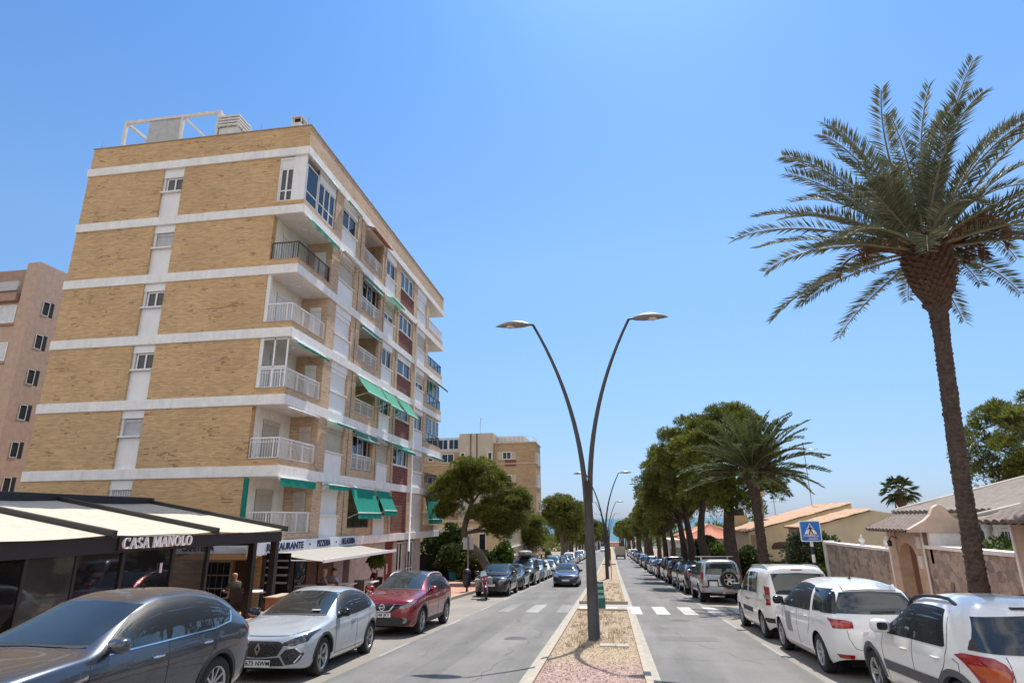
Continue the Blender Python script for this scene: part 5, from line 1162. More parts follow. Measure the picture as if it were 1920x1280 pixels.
for a, b_, mt in ((1.6, 5.0, gl_dark), (5.2, 8.1, gl_dark), (8.3, 10.45, gl_dark), (10.55, 11.6, glassmat('grey_terrace_glass', (.05, .055, .05), .03)), (11.7, 12.8, gl_dark), (13.0, 14.45, gl_dark), (14.65, 15.85, clear_glass)):
    m = MB(); m.box(-11.045, -11.015, a, b_, tg(b_), 1.515); m.build('glass_panel', mt, pg)
m = MB(); m.box(-11.0, -10.96, 14.12, 14.16, tg(14) + 1.55, tg(14) + 1.78); m.build('door_handle', alu_white, pg)
m = MB(); m.box(-16.05, -15.95, 1.5, 16.0, tg(16) - .2, ZR - .17); m.build('back_wall', M('dark_brown_wall', (.05, .04, .034), .8), pg)
m = MB(); m.box(-15.94, -11.06, 1.45, 1.6, tg(1) - 1, ZE - .3); m.build('end_wall', frame_m, pg)
m = MB(); m.box(-15.9, -11.1, 15.9, 15.94, tg(16) - .05, 1.7); m.build('inner_screen', clear_glass, pg)
m = MB(); m.box(-12.9, -12.2, 15.86, 15.89, .2, 1.35); m.build('poster', M('teal_poster', (.05, .24, .22), .5, .5, 6), pg)
m = MB(); m.box(-13.6, -13.0, 15.86, 15.89, .6, 1.35); m.build('notice', M('pale_notice', (.42, .44, .44), .5, .1, 6), pg)
# sign letters
sg_ = thing('restaurant_sign', 'white raised CASA MANOLO letters on the dark terrace beam', 'sign', (-10.93, 13.85, 1.7))
m = MB(); m.box(-10.945, -10.91, 12.6, 15.1, 1.56, 1.88); m.build('backing_board', frame_m, sg_)
def serif_word(txt, h, depth):                             # roman capitals: thick and thin strokes with slab serifs
    T, t_, sf = .17, .07, .055; out = MB(); x = 0
    def stroke(a, b, w):
        out.hexa([(a[0] - w / 2, -depth, a[1]), (a[0] + w / 2, -depth, a[1]), (a[0] + w / 2, 0, a[1]), (a[0] - w / 2, 0, a[1]), (b[0] - w / 2, -depth, b[1]), (b[0] + w / 2, -depth, b[1]), (b[0] + w / 2, 0, b[1]), (b[0] - w / 2, 0, b[1])])
    def slab(cx, z, w): out.box(cx - w / 2, cx + w / 2, -depth * 1.02, 0, z, z + sf)
    def bow(cx, cz, rx, rz, a0, a1, thick=T):
        P = [];
        for a in np.linspace(a0, a1, 22):
            k = (t_ + (thick - t_) * abs(math.cos(a)) ** 1.3) / 2; P.append(((cx + (rx + k) * math.cos(a), cz + (rz + k * .6) * math.sin(a)), (cx + (rx - k) * math.cos(a), cz + (rz - k * .6) * math.sin(a))))
        for (o0, i0), (o1, i1) in zip(P[:-1], P[1:]): out.hexa([(o0[0], -depth, o0[1]), (o1[0], -depth, o1[1]), (o1[0], 0, o1[1]), (o0[0], 0, o0[1]), (i0[0], -depth, i0[1]), (i1[0], -depth, i1[1]), (i1[0], 0, i1[1]), (i0[0], 0, i0[1])])
    for ch in txt:
        if ch == ' ': x += .42; continue
        if ch == 'A': w = .82; stroke((x + .10, 0), (x + .40, 1), t_); stroke((x + .70, 0), (x + .42, 1), T); out.box(x + .24, x + .58, -depth, 0, .32, .32 + t_); slab(x + .10, 0, .26); slab(x + .70, 0, .34)
        elif ch == 'M': w = 1.06; stroke((x + .14, 0), (x + .17, 1), t_); stroke((x + .48, 0), (x + .20, 1), T); stroke((x + .52, 0), (x + .82, 1), t_); stroke((x + .90, 0), (x + .87, 1), T); slab(x + .14, 0, .26); slab(x + .90, 0, .34); slab(x + .14, 1 - sf, .24); slab(x + .90, 1 - sf, .28)
        elif ch == 'N': w = .86; stroke((x + .13, 0), (x + .13, 1), t_); stroke((x + .70, 0), (x + .15, 1), T); stroke((x + .72, 0), (x + .72, 1), t_); slab(x + .13, 0, .26); slab(x + .72, 1 - sf, .26); slab(x + .11, 1 - sf, .22)
        elif ch == 'L': w = .68; stroke((x + .20, 0), (x + .20, 1), T); out.box(x + .08, x + .62, -depth * 1.02, 0, 0, sf); out.box(x + .56, x + .62, -depth, 0, sf, .28); slab(x + .20, 1 - sf, .34)
        elif ch == 'O': w = .94; bow(x + .46, .5, .36, .47, 0, 2 * math.pi)
        elif ch == 'C': w = .82; bow(x + .46, .5, .36, .47, .75, 2 * math.pi - .75); out.box(x + .70, x + .76, -depth, 0, .68, .98)
        elif ch == 'S': w = .64; bow(x + .31, .735, .20, .225, .5, math.pi * 1.5, T * .8); bow(x + .31, .265, .22, .225, -math.pi * .86, math.pi * .5, T * .8); out.box(x + .48, x + .53, -depth, 0, .72, .98); out.box(x + .06, x + .11, -depth, 0, .02, .28)
        x += w + .05
    return out, x
t, w = serif_word('CASA MANOLO', 1, .18); k = 2.36 / w; hh = .245
m = MB(); m.v = [(-10.905 - v[1] * .3, 12.67 + v[0] * k, 1.592 + v[2] * hh) for v in t.v]; m.f, m.m, m.sm = t.f, t.m, t.sm; m.build('lettering', M('white_sign_letters', (.82, .80, .80), .4, .03), sg_)
# house behind the terrace
hb = thing('restaurant_house', 'low grey flat-roofed restaurant building behind the cream terrace roof', 'building', (-20, 11, tg(11)))
m = MB(); m.box(-27, -16.3, 0, 19.9, tg(19) - .5, 2.7); m.build('wall', M('grey_render', (.3, .29, .28), .8, .1, wear=.2), hb)
m = MB(); m.box(-27.2, -16.25, -.2, 20.1, 2.7, 3.02); m.build('roof', M('grey_roof_panel', (.22, .25, .29), .5, .06), hb)
# ------------------------------------------------------------------ café under the block
cf = thing('cafe_shop', 'café shopfront with a pale lettered fascia below the brick block', 'shopfront', (-13.2, 27, tg(27)))
fas = M('pale_blue_fascia', (.60, .64, .70), .5, .05); navy = M('navy_lettering', (.012, .02, .075), .5)
m = MB(); m.box(-13.24, -13.12, 21.4, 31.1, .94, 1.42); m.build('fascia', fas, cf)
def sign_txt(txt, y0, y1, z, h, x=-13.11):
    t = text_mb(txt, h * 1.38, .02, .012 * h / .25); a = min(v[0] for v in t.v); b_ = max(v[0] for v in t.v); k = (y1 - y0) / (b_ - a)
    m = MB(); m.v = [(x - v[1], y0 + (v[0] - a) * k, z + v[2]) for v in t.v]; m.f, m.m, m.sm = t.f, t.m, t.sm; return m.build('lettering', navy, cf)
sign_txt('RESTAURANTE', 22.55, 25.47, 1.18, .27); sign_txt('PIZZERIA', 26.75, 28.1, 1.18, .27); sign_txt('HELADERIA', 29.35, 30.95, 1.18, .27)
for y in (26.05, 28.72): m = MB(); m.box(-13.12, -13.10, y - .05, y + .05, 1.15, 1.23); m.build('dot', navy, cf)
m = MB(); m.box(-17.2, -13.3, 22.86, 22.98, .98, 1.38); m.build('fascia', fas, cf)
t = text_mb('CAFETERIA', .33, .02, .012); a = min(v[0] for v in t.v); b_ = max(v[0] for v in t.v); m = MB(); m.v = [(-16.95 + (v[0] - a) * 1.42 / (b_ - a), 22.85 + v[1], 1.17 + v[2]) for v in t.v]; m.f, m.m, m.sm = t.f, t.m, t.sm; m.build('lettering', navy, cf)
m = MB(); m.box(-14.7, -13.2, 22.55, 22.62, 1.20, 1.30); m.build('awning_bar', alu_white, cf)
m = MB(); m.hexa([(-16.6, 22.0, .78), (-13.3, 22.0, .78), (-13.3, 22.85, .95), (-16.6, 22.85, .95), (-16.6, 22.0, .80), (-13.3, 22.0, .80), (-13.3, 22.85, .97), (-16.6, 22.85, .97)]); m.build('canopy', fabric('ochre_canvas', (.42, .22, .08), .3), cf)
m = MB(); m.box(-15.9, -14.75, 22.94, 23.02, tg(23), .75); w = m.build('window', M('cream_window_frame', (.55, .50, .42), .6), cf)
m = MB()
for i in range(4):
    for j in range(3): m.box(-15.86 + i * .27, -15.62 + i * .27, 22.925, 22.936, tg(23) + .25 + j * .48, tg(23) + .69 + j * .48)
m.build('pane', win_glass, w)
m = MB(); m.box(-14.6, -13.9, 22.95, 23.02, tg(23), .7); m.build('door', M('brown_door', (.09, .05, .03), .6), cf)
m = MB(); m.box(-13.52, -13.44, 23.1, 31.2, tg(31), .93); m.build('shop_wall', M('dark_shop_wall', (.07, .055, .045), .7, .3, 3), cf)
for a, b_, c_ in ((23.3, 24.9, (.02, .02, .022)), (25.0, 25.7, (.22, .20, .17)), (26.5, 27.4, (.12, .06, .035)), (27.6, 29.0, (.10, .055, .03)), (29.2, 30.3, (.33, .34, .36))):
    m = MB(); m.box(-13.44, -13.39, a, b_, tg(31) + .1, .55); m.build('shop_panel', M('shop_panel_%d' % (a * 10), c_, .5, .2, 5), cf)
aw_ = fabric('beige_awning_canvas', (.50, .475, .43), .3, stripes=((.44, .415, .37), 'Y', .9))
m = MB(); rows = [[(-13.1 + 2.15 * i / 6, 23.0 + 8.05 * j / 16, .98 - .31 * i / 6 - .03 * math.sin(math.pi * i / 6) * (1 + .4 * math.sin(j * 2.0))) for j in range(17)] for i in range(7)]
m.grid(rows, 0, True); m.grid([[(p[0], p[1], p[2] - .008) for p in row] for row in rows], 0, True); a = m.build('awning', aw_, cf)
m = MB(); m.box(-10.98, -10.90, 22.95, 31.1, .62, .74); m.build('awning_bar', alu_white, a)
m = MB()
for y in (23.6, 27, 30.5): m.tube([(-13.2, y, .8), (-12.1, y - .9, .72), (-10.95, y, .66)], .022, 6)
m.build('awning_arm', alu_white, a)
# tables, chairs, planters
wood = M('reddish_planter_wood', (.25, .10, .05), .6, .2, 3); steel_t = M('steel_table_top', (.70, .71, .72), .35, .05)
def cafe_table(x, y, label):
    r = thing('cafe_table', label, 'table', (x, y, tg(y)), 'café tables under the beige awning')
    m = MB(); m.box(-.38, .38, -.38, .38, .72, .75); m.build('table_top', steel_t, r, bevel=.008, world=False)
    m = MB(); m.tube([(0, 0, .03), (0, 0, .72)], .03, 8); m.lathe([(.001, .05), (.25, .02), (.26, 0)], 16); m.build('leg', grey_metal, r, world=False)
def cafe_chair(x, y, rot, label):
    r = thing('cafe_chair', label, 'chair', (x, y, tg(y)), 'dark café chairs around the tables', (0, 0, rot))
    c_ = M('dark_wicker', (.035, .026, .022), .7, .3, 60)
    m = MB(); m.box(-.23, .23, -.22, .22, .42, .46); m.build('seat', c_, r, bevel=.012, world=False)
    m = MB(); m.grid([[(-.22 + .44 * i / 6, -.22 - .05 * j / 4 - .03 * math.sin(math.pi * i / 6), .46 + .42 * j / 4) for i in range(7)] for j in range(5)], 0, True); m.build('backrest', c_, r, world=False)
    for px, py in ((-.2, -.2), (.2, -.2), (-.2, .2), (.2, .2)): m = MB(); m.tube([(px, py, 0), (px * .95, py * .95, .43)], .013, 6); m.build('leg', black_metal, r, world=False)
cafe_table(-11.4, 26.2, 'steel topped café table under the awning, left of the potted tree'); cafe_table(-11.2, 28.3, 'steel topped café table close to the potted tree'); cafe_table(-12.4, 24.7, 'steel topped café table where the two men sit'); cafe_table(-12.3, 20.9, 'café table behind the terrace corner posts')
for i, (x, y, a, l) in enumerate(((-11.5, 24.35, 0, 'dark chair under the man in the mauve shirt'), (-11.5, 25.2, .3, 'dark chair under the man in the pale blue shirt'), (-11.3, 29.5, 3.0, 'dark chair under the person bending forward near the potted tree'), (-11.2, 27.2, .4, 'empty dark café chair between the two tables'), (-12.9, 20.3, 1.2, 'dark chair under the bald person behind the terrace posts'))): cafe_chair(x, y, a, l)
for x, y, w, h, l in ((-10.45, 19.0, 1.0, .72, 'brown wooden planter board in front of the terrace corner post'), (-10.5, 21.9, 1.3, .78, 'reddish wooden planter behind the silver blue hatchback')):
    r = thing('planter', l, 'planter', (x, y, tg(y))); m = MB(); m.box(-.18, .18, -w / 2, w / 2, 0, h); m.build('box', wood, r, bevel=.01, world=False)
    m = MB(); m.box(-.20, .20, -w / 2 - .02, w / 2 + .02, h, h + .03); m.build('rim', M('pale_planter_rim', (.45, .36, .26), .6), r, world=False)
r = thing('menu_board', 'dark menu display with silver shelves between the terrace posts', 'menu board', (-11.6, 20.8, tg(20.8)))
m = MB(); m.box(-.45, .45, -.03, .03, .1, 2.0); m.build('panel', gloss_black, r, world=False)
for i, z in enumerate((.55, 1.0, 1.25, 1.5, 1.72)): m = MB(); m.box(-.40, .40, -.10, -.03, z, z + .06); m.build('shelf', M('silver_shelf', (.38, .38, .38), .35, metal=.5), r, world=False)
r = thing('graffiti_panel', 'dark panel with white scrollwork beside the café door', 'panel', (-13.0, 25.1, tg(25)))
m = MB(); m.box(-.03, .03, -.45, .45, .0, 1.75); m.build('panel', gloss_black, r, world=False)
m = MB()
for k in range(16):
    cy, cz, rd = rng.uniform(-.3, .3), .25 + 1.4 * k / 16, rng.uniform(.06, .13)
    m.tube([(.04, cy + rd * math.cos(a), cz + rd * .8 * math.sin(a)) for a in np.linspace(k, k + 4.6, 12)], .013, 4)
m.build('scrollwork', M('white_scroll', (.5, .48, .45), .6), r, world=False)
# ------------------------------------------------------------------ people under the awning
skin_m = M('skin', (.42, .24, .17), .55, .1, 8)
def seated(label, x, y, rot, shirt, trousers, hair, lean=0.0, hairm=True, z=None):
    r = thing('person', label, 'person', (x, y, tg(y) if z is None else z), None, (0, 0, rot))
    # forward = +y locally; hips at the seat
    V = {'pel': (0, -.08, .52), 'wai': (0, -.09 + lean * .1, .72), 'che': (0, -.08 + lean * .3, .95), 'nek': (0, -.06 + lean * .42, 1.10), 'hd0': (0, -.04 + lean * .48, 1.17), 'hd1': (0, -.02 + lean * .55, 1.29), 'hd2': (0, -.03 + lean * .58, 1.36)}
    E_ = [('pel', 'wai'), ('wai', 'che'), ('che', 'nek'), ('nek', 'hd0'), ('hd0', 'hd1'), ('hd1', 'hd2')]
    Rr = {'pel': .155, 'wai': .145, 'che': .16, 'nek': .058, 'hd0': .075, 'hd1': .10, 'hd2': .075}
    for s_, n in ((1, 'l'), (-1, 'r')):
        V.update({n + 'sh': (s_ * .19, -.07 + lean * .34, 1.02), n + 'el': (s_ * .26, .04 + lean * .3, .76), n + 'wr': (s_ * .16, .26 + lean * .3, .78), n + 'ha': (s_ * .12, .33 + lean * .3, .785), n + 'hp': (s_ * .10, -.02, .50), n + 'kn': (s_ * .13, .40, .50), n + 'an': (s_ * .13, .42, .10), n + 'to': (s_ * .14, .58, .045)})
        E_ += [('che', n + 'sh'), (n + 'sh', n + 'el'), (n + 'el', n + 'wr'), (n + 'wr', n + 'ha'), ('pel', n + 'hp'), (n + 'hp', n + 'kn'), (n + 'kn', n + 'an'), (n + 'an', n + 'to')]
        Rr.update({n + 'sh': .072, n + 'el': .048, n + 'wr': .034, n + 'ha': .036, n + 'hp': .10, n + 'kn': .068, n + 'an': .045, n + 'to': .04})
        for k, (dx, l) in enumerate(((-.03, .075), (-.01, .09), (.012, .085), (.032, .065))):       # fingers
            b = V[n + 'ha']; V[n + 'f%d' % k] = (b[0] + dx, b[1] + .05, b[2]); V[n + 'g%d' % k] = (b[0] + dx * 1.1, b[1] + .05 + l * .6, b[2] - .02)
            E_ += [(n + 'ha', n + 'f%d' % k), (n + 'f%d' % k, n + 'g%d' % k)]; Rr[n + 'f%d' % k] = .010; Rr[n + 'g%d' % k] = .008
        b = V[n + 'ha']; V[n + 'th'] = (b[0] - s_ * .05, b[1] + .02, b[2] + .005); E_.append((n + 'ha', n + 'th')); Rr[n + 'th'] = .011
    ks = list(V); me = bpy.data.meshes.new('body'); me.from_pydata([V[k] for k in ks], [(ks.index(a), ks.index(b)) for a, b in E_], [])
    o = bpy.data.objects.new('body', me); COL.objects.link(o)
    sk_ = o.modifiers.new('s', 'SKIN'); su = o.modifiers.new('u', 'SUBSURF'); su.levels = 2; su.render_levels = 2
    for i, k in enumerate(ks): me.skin_vertices[0].data[i].radius = (Rr[k], Rr[k] * (.72 if k in ('che', 'wai') else 1)); me.skin_vertices[0].data[i].use_root = (k == 'pel')
    dg = bpy.context.evaluated_depsgraph_get(); m2 = bpy.data.meshes.new_from_object(o.evaluated_get(dg)); bpy.data.objects.remove(o)
    for mt in (skin_m, shirt, trousers): m2.materials.append(mt)
    for p in m2.polygons:
        c_ = p.center; arm = abs(c_.x) > .17 and c_.z > .6
        p.use_smooth = True; p.material_index = 0 if (c_.z > 1.09 or (c_.y > .14 + lean * .3 and c_.z > .62)) else (1 if (c_.z > .58 and not (arm and c_.z < .80)) else 2)
        if arm and c_.z < .80: p.material_index = 0
    b_ = bpy.data.objects.new('body', m2); COL.objects.link(b_); b_.parent = r; b_['_o'] = (0, 0, 0)
    hx, hy, hz = V['hd1']
    m = MB(); m.tube([(hx, hy + .085, hz - .01), (hx, hy + .115, hz - .035), (hx, hy + .09, hz - .045)], [.010, .016, .010], 6); m.build('nose', skin_m, r, world=False)
    m = MB()
    for s_ in (1, -1): m.ball((hx + s_ * .036, hy + .087, hz + .012), (.013, .01, .008), 8, 6)
    m.build('eyes', ink, r, world=False)
    m = MB(); m.box(hx - .028, hx + .028, hy + .082, hy + .094, hz - .072, hz - .062); m.build('mouth', M('lips', (.30, .12, .10), .5), r, world=False)
    for s_ in (1, -1): m = MB(); m.ball((hx + s_ * .103, hy, hz - .005), (.012, .024, .034), 8, 6); m.build('ear', skin_m, r, world=False)
    if hair:
        m = MB(); rows = [[(hx + .113 * math.sin(a) * math.cos(t), hy - .012 + .118 * math.sin(a) * math.sin(t) * (1 if math.sin(t) < 0 else .86), hz + .02 + .105 * math.cos(a)) for t in np.linspace(0, 2 * math.pi, 17)[:-1]] for a in np.linspace(.02, 1.55 if hairm else .9, 8)]
        m.grid(rows, 0, True, closed_v=True); m.build('hair', hair, r, world=False)
    return r
gh = M('grey_hair', (.30, .29, .28), .8, .2, 40); dh = M('dark_hair', (.03, .022, .018), .7, .2, 40)
seated('seated man in a mauve shirt under the beige awning', -11.5, 24.4, -.9, M('mauve_shirt', (.22, .16, .18), .8), M('dark_trousers', (.03, .03, .04), .8), gh)
seated('seated man in a pale blue shirt beside the man in mauve', -11.5, 25.25, -.5, M('pale_blue_shirt', (.25, .32, .42), .8), M('dark_trousers', (.03, .03, .04), .8), dh)
seated('person in dark red bending forward by the potted tree', -11.3, 29.45, 2.4, M('dark_red_shirt', (.07, .02, .025), .8), M('dark_trousers', (.03, .03, .04), .8), dh, lean=.45)
seated('bald seated person behind the black terrace posts', -12.9, 20.3, 1.2, M('olive_shirt', (.10, .09, .06), .8), M('dark_trousers', (.03, .03, .04), .8), None)
# ------------------------------------------------------------------ trees
def leafmat(name, lo, hi, trans=.25, dry=None):
    m, nt, b = _nt(name); g = N(nt, 'NewGeometry'); out = nt.nodes['Material Output']
    st = [(0, lo), (.55, [(a + c) / 2 for a, c in zip(lo, hi)]), (.9, hi)] + ([(1, dry)] if dry else [])
    r = ramp(nt, g.outputs['Random Per Island'], st); n = noise(nt, .5, 3, .5, pos(nt)); k = ramp(nt, n.outputs[0], [(.3, .62), (.7, 1.3)])
    c = mixc(nt, 1, r.outputs[0], k.outputs[0], 'MULTIPLY'); nt.links.new(c, b.inputs['Base Color']); b.inputs['Roughness'].default_value = .55; b.inputs['Specular IOR Level'].default_value = .35
    t = N(nt, 'BsdfTranslucent'); nt.links.new(c, t.inputs[0]); mx = N(nt, 'MixShader'); mx.inputs[0].default_value = trans
    nt.links.new(b.outputs[0], mx.inputs[1]); nt.links.new(t.outputs[0], mx.inputs[2]); nt.links.new(mx.outputs[0], out.inputs[0]); return m
pine_leaf = leafmat('pine_needles', (.048, .068, .014), (.235, .255, .042), .33)
shrub_leaf = leafmat('shrub_leaves', (.03, .055, .014), (.10, .14, .035)); bright_leaf = leafmat('bright_leaves', (.06, .12, .02), (.16, .22, .04))
palm_leaf = leafmat('palm_leaflets', (.075, .092, .052), (.165, .180, .10), .2, (.24, .20, .10))
bark = M('pine_bark', (.06, .042, .032), .95, .35, 6, bmp=.8, bscale=9); grey_bark = M('grey_pine_bark', (.13, .11, .09), .95, .3, 6, bmp=.8, bscale=9)
class Leaves:
    def __init__(s): s.V = []; s.F = []
    def tri(s, P): b = sum(len(v) for v in s.V); n = len(P); s.V.append(P.reshape(-1, 3)); s.F.append((np.arange(n * 3).reshape(n, 3) + b))
    def build(s, name, mat, parent):
        V = np.concatenate(s.V); F = np.concatenate(s.F); me = bpy.data.meshes.new(name)
        me.vertices.add(len(V)); me.vertices.foreach_set('co', V.astype('f').ravel()); me.loops.add(F.size); me.loops.foreach_set('vertex_index', F.astype('i').ravel())
        me.polygons.add(len(F)); me.polygons.foreach_set('loop_start', np.arange(0, F.size, 3).astype('i')); me.update(calc_edges=True); me.validate()
        me.materials.append(mat); o = bpy.data.objects.new(name, me); COL.objects.link(o); o.parent = parent; o['_o'] = (0, 0, 0); return o
def tufts(L, C, n, rad, size, rs, up=.45, w=.16, flat=.8):
    """needle tufts on the skin of many small balls; every tuft is a fan of thin triangles sharing a root"""
    C = np.array(C, float)
    for c, r in zip(C, rad):
        d = rs.normal(size=(n, 3)); d /= np.linalg.norm(d, axis=1)[:, None]; d[:, 2] = np.abs(d[:, 2]) * np.where(rs.rand(n) < .72, 1, -1)
        rr = r * (.55 + .45 * rs.rand(n) ** .5); P = c + d * rr[:, None] * np.array([1, 1, flat])
        base = d + np.array([0, 0, up]); base /= np.linalg.norm(base, axis=1)[:, None]
        s_ = size * rs.uniform(.6, 1.35, n)
        for k in range(3):
            a = base + rs.normal(size=(n, 3)) * .55; a /= np.linalg.norm(a, axis=1)[:, None]
            q = np.cross(a, rs.normal(size=(n, 3))); q /= np.maximum(np.linalg.norm(q, axis=1)[:, None], 1e-6)
            tip = P + a * s_[:, None]; ww = (s_ * w)[:, None]
            L.tri(np.stack([P - a * s_[:, None] * .15, P + a * s_[:, None] * .45 + q * ww, tip], 1)); L.tri(np.stack([P - a * s_[:, None] * .15, tip, P + a * s_[:, None] * .45 - q * ww], 1))
def crown_balls(env, n, rs, rmin, rmax, fill=.35):
    """small balls spread over the skin of several lobes"""
    C = []; R = []
    tot = sum((e[3] * e[4] * e[5]) ** .667 for e in env)
    for e in env:
        k = max(3, int(n * (e[3] * e[4] * e[5]) ** .667 / tot)); d = rs.normal(size=(k, 3)); d /= np.linalg.norm(d, axis=1)[:, None]
        d[:, 2] = np.where(d[:, 2] < -.35, -d[:, 2], d[:, 2]); f = np.where(rs.rand(k) < fill, rs.uniform(.25, .7, k), rs.uniform(.78, 1.0, k))
        C.append(np.array(e[:3]) + d * f[:, None] * np.array(e[3:6])); R.append(rs.uniform(rmin, rmax, k))
    return np.concatenate(C), np.concatenate(R)
def pine(label, base, trunk, env, seed, nb=90, nt=70, size=.26, rb=(.4, .75), r0=.3, bk=None, group=None, limbs=10, name='pine_tree', leaf=None, w=.085, trunk_name='trunk'):
    rs = np.random.RandomState(seed); r = thing(name, label, 'tree', base, group)
    C, R_a = crown_balls(env, nb, rs, *rb); L = Leaves(); tufts(L, C, int(nt * 1.7), R_a, size * .95, rs, w=w, up=.8); L.build('crown', leaf or pine_leaf, r)
    m = MB(); k = len(trunk); m.tube(trunk, [r0 * (1.25 if i == 0 else 1) * (1 - .62 * i / (k - 1)) for i in range(k)], 12)
    pick = rs.choice(len(C), min(limbs * 3, len(C)), replace=False); T = [Vector(p) for p in trunk]
    for i in pick:
        c = Vector(C[i]); j = min(range(max(1, k // 2), k), key=lambda q: (T[q] - c).length + (1.5 if T[q].z > c.z else 0)); s_ = T[j]
        mid = (s_ + c) / 2 + Vector((rs.normal() * .2, rs.normal() * .2, .2)); m.tube([s_, mid, c], [r0 * .28, r0 * .16, r0 * .05], 6, cap=False)
    m.build(trunk_name, bk or bark, r, world=False); return r
def clone(o, loc, label=None, rot=0, scale=1, group=None):
    r = o.copy(); COL.objects.link(r); r.location = loc; r.rotation_euler = (0, 0, rot); r.scale = (scale,) * 3
    if label: r['label'] = label
    if group: r['group'] = group
    for ch in list(o.children):
        c = ch.copy(); COL.objects.link(c); c.parent = r
        for g_ in ch.children: d = g_.copy(); COL.objects.link(d); d.parent = c
    return r
# left: the big leaning pine in front of the far block
by = 44.0
pine('big leaning pine with twisting trunk beyond the brick block on the left', (-8.3, by, gz(by)), [(0, 0, 0), (-.35, 0, 1.0), (-.95, 0, 2.0), (-1.75, 0, 2.7), (-2.15, 0, 3.4), (-1.95, 0, 4.4), (-1.6, 0, 5.4), (-1.5, 0, 6.8)],
     [(-1.6, .3, 7.3, 2.0, 1.9, 1.35), (-3.2, 0, 5.9, 1.5, 1.7, 1.1), (-.2, -.3, 6.4, 1.5, 1.6, 1.2), (.9, 0, 4.9, 1.5, 1.6, 1.05), (-.3, -.8, 4.3, 1.35, 1.2, 1.0), (1.7, .2, 5.5, .8, .9, .8), (.3, .3, 3.5, 1.0, 1.0, .7), (-3.6, .6, 4.9, .9, 1.1, .7), (1.3, -.2, 3.7, 1.1, 1.2, .9), (-2.9, -.3, 6.6, 1.1, 1.2, .8)], 5, nb=300, nt=80, size=.24, rb=(.34, .64), r0=.36, bk=grey_bark, limbs=7)
# right: the row of street pines
trees_r = 'pines along the right pavement'
P1 = pine('tall dark pine standing directly behind the silver off-roader', (6.35, 35.5, gz(35.5)), [(0, 0, 0), (.05, 0, 1.5), (0, 0, 3.0), (.15, 0, 4.5), (.3, 0, 6.2), (.4, 0, 8.0)],
     [(.4, .3, 8.3, 2.0, 2.0, 1.5), (1.5, 0, 6.8, 1.6, 1.8, 1.5), (-.9, -.2, 7.0, 1.7, 1.8, 1.5), (1.9, .2, 5.3, 1.2, 1.4, 1.2), (-.6, 0, 5.2, 1.5, 1.5, 1.1), (.4, -.6, 4.3, 1.2, 1.0, .8), (1.0, .4, 9.2, 1.1, 1.2, .8)], 21, nb=190, nt=85, size=.22, rb=(.32, .62), r0=.42, group=trees_r, limbs=10)
P2 = pine('pine with a forked trunk, second from the silver off-roader in its row', (6.25, 43.5, gz(43.5)), [(0, 0, 0), (-.1, 0, 1.8), (-.3, 0, 2.8), (-.2, 0, 4.0), (.1, 0, 5.5), (.1, 0, 8.5)],
     [(-.2, 0, 9.3, 2.2, 2.2, 1.5), (-1.6, .2, 7.8, 1.7, 1.9, 1.4), (1.4, 0, 8.2, 1.7, 1.9, 1.5), (0, -.4, 7.0, 2.0, 1.9, 1.2), (-1.2, -.3, 6.2, 1.4, 1.5, .9), (1.3, 0, 5.9, 1.2, 1.4, .9), (.3, .3, 10.2, 1.2, 1.3, .8)], 22, nb=190, nt=75, size=.25, rb=(.36, .68), r0=.36, group=trees_r, limbs=10)
P3 = pine('broad pine leaning over the street, third from the silver off-roader', (6.2, 51, gz(51)), [(0, 0, 0), (0, 0, 2.5), (-.2, 0, 4.5), (-.3, 0, 6.5), (-.5, 0, 8.4)],
     [(-.8, 0, 8.6, 2.3, 2.3, 1.5), (-2.2, .2, 7.0, 1.7, 2.0, 1.3), (1.0, 0, 7.4, 2.0, 2.0, 1.5), (-.9, -.3, 6.0, 2.0, 1.9, 1.1), (.9, .2, 5.8, 1.5, 1.7, 1.0), (-2.6, 0, 5.6, 1.1, 1.3, .8)], 23, nb=180, nt=70, size=.27, rb=(.38, .7), r0=.33, group=trees_r, limbs=9)
ordn = ['fourth', 'fifth', 'sixth', 'seventh', 'eighth', 'ninth', 'tenth', 'eleventh', 'twelfth', 'thirteenth', 'fourteenth', 'fifteenth']
yy = 58.5
for k in range(11):
    o = (P3, P2, P1)[k % 3]; sc = (1.02, .88, .9, .98, .86, .92)[k % 6]
    clone(o, (6.2 + (.25, -.1, .1)[k % 3], yy, gz(yy)), 'pine %s from the silver off-roader along the right pavement' % ordn[k], rot=(.9, 2.4, 4.0, 5.3)[k % 4] if k else 0.35, scale=sc, group=trees_r); yy += 8 + 1.5 * (k % 3) + k * .5
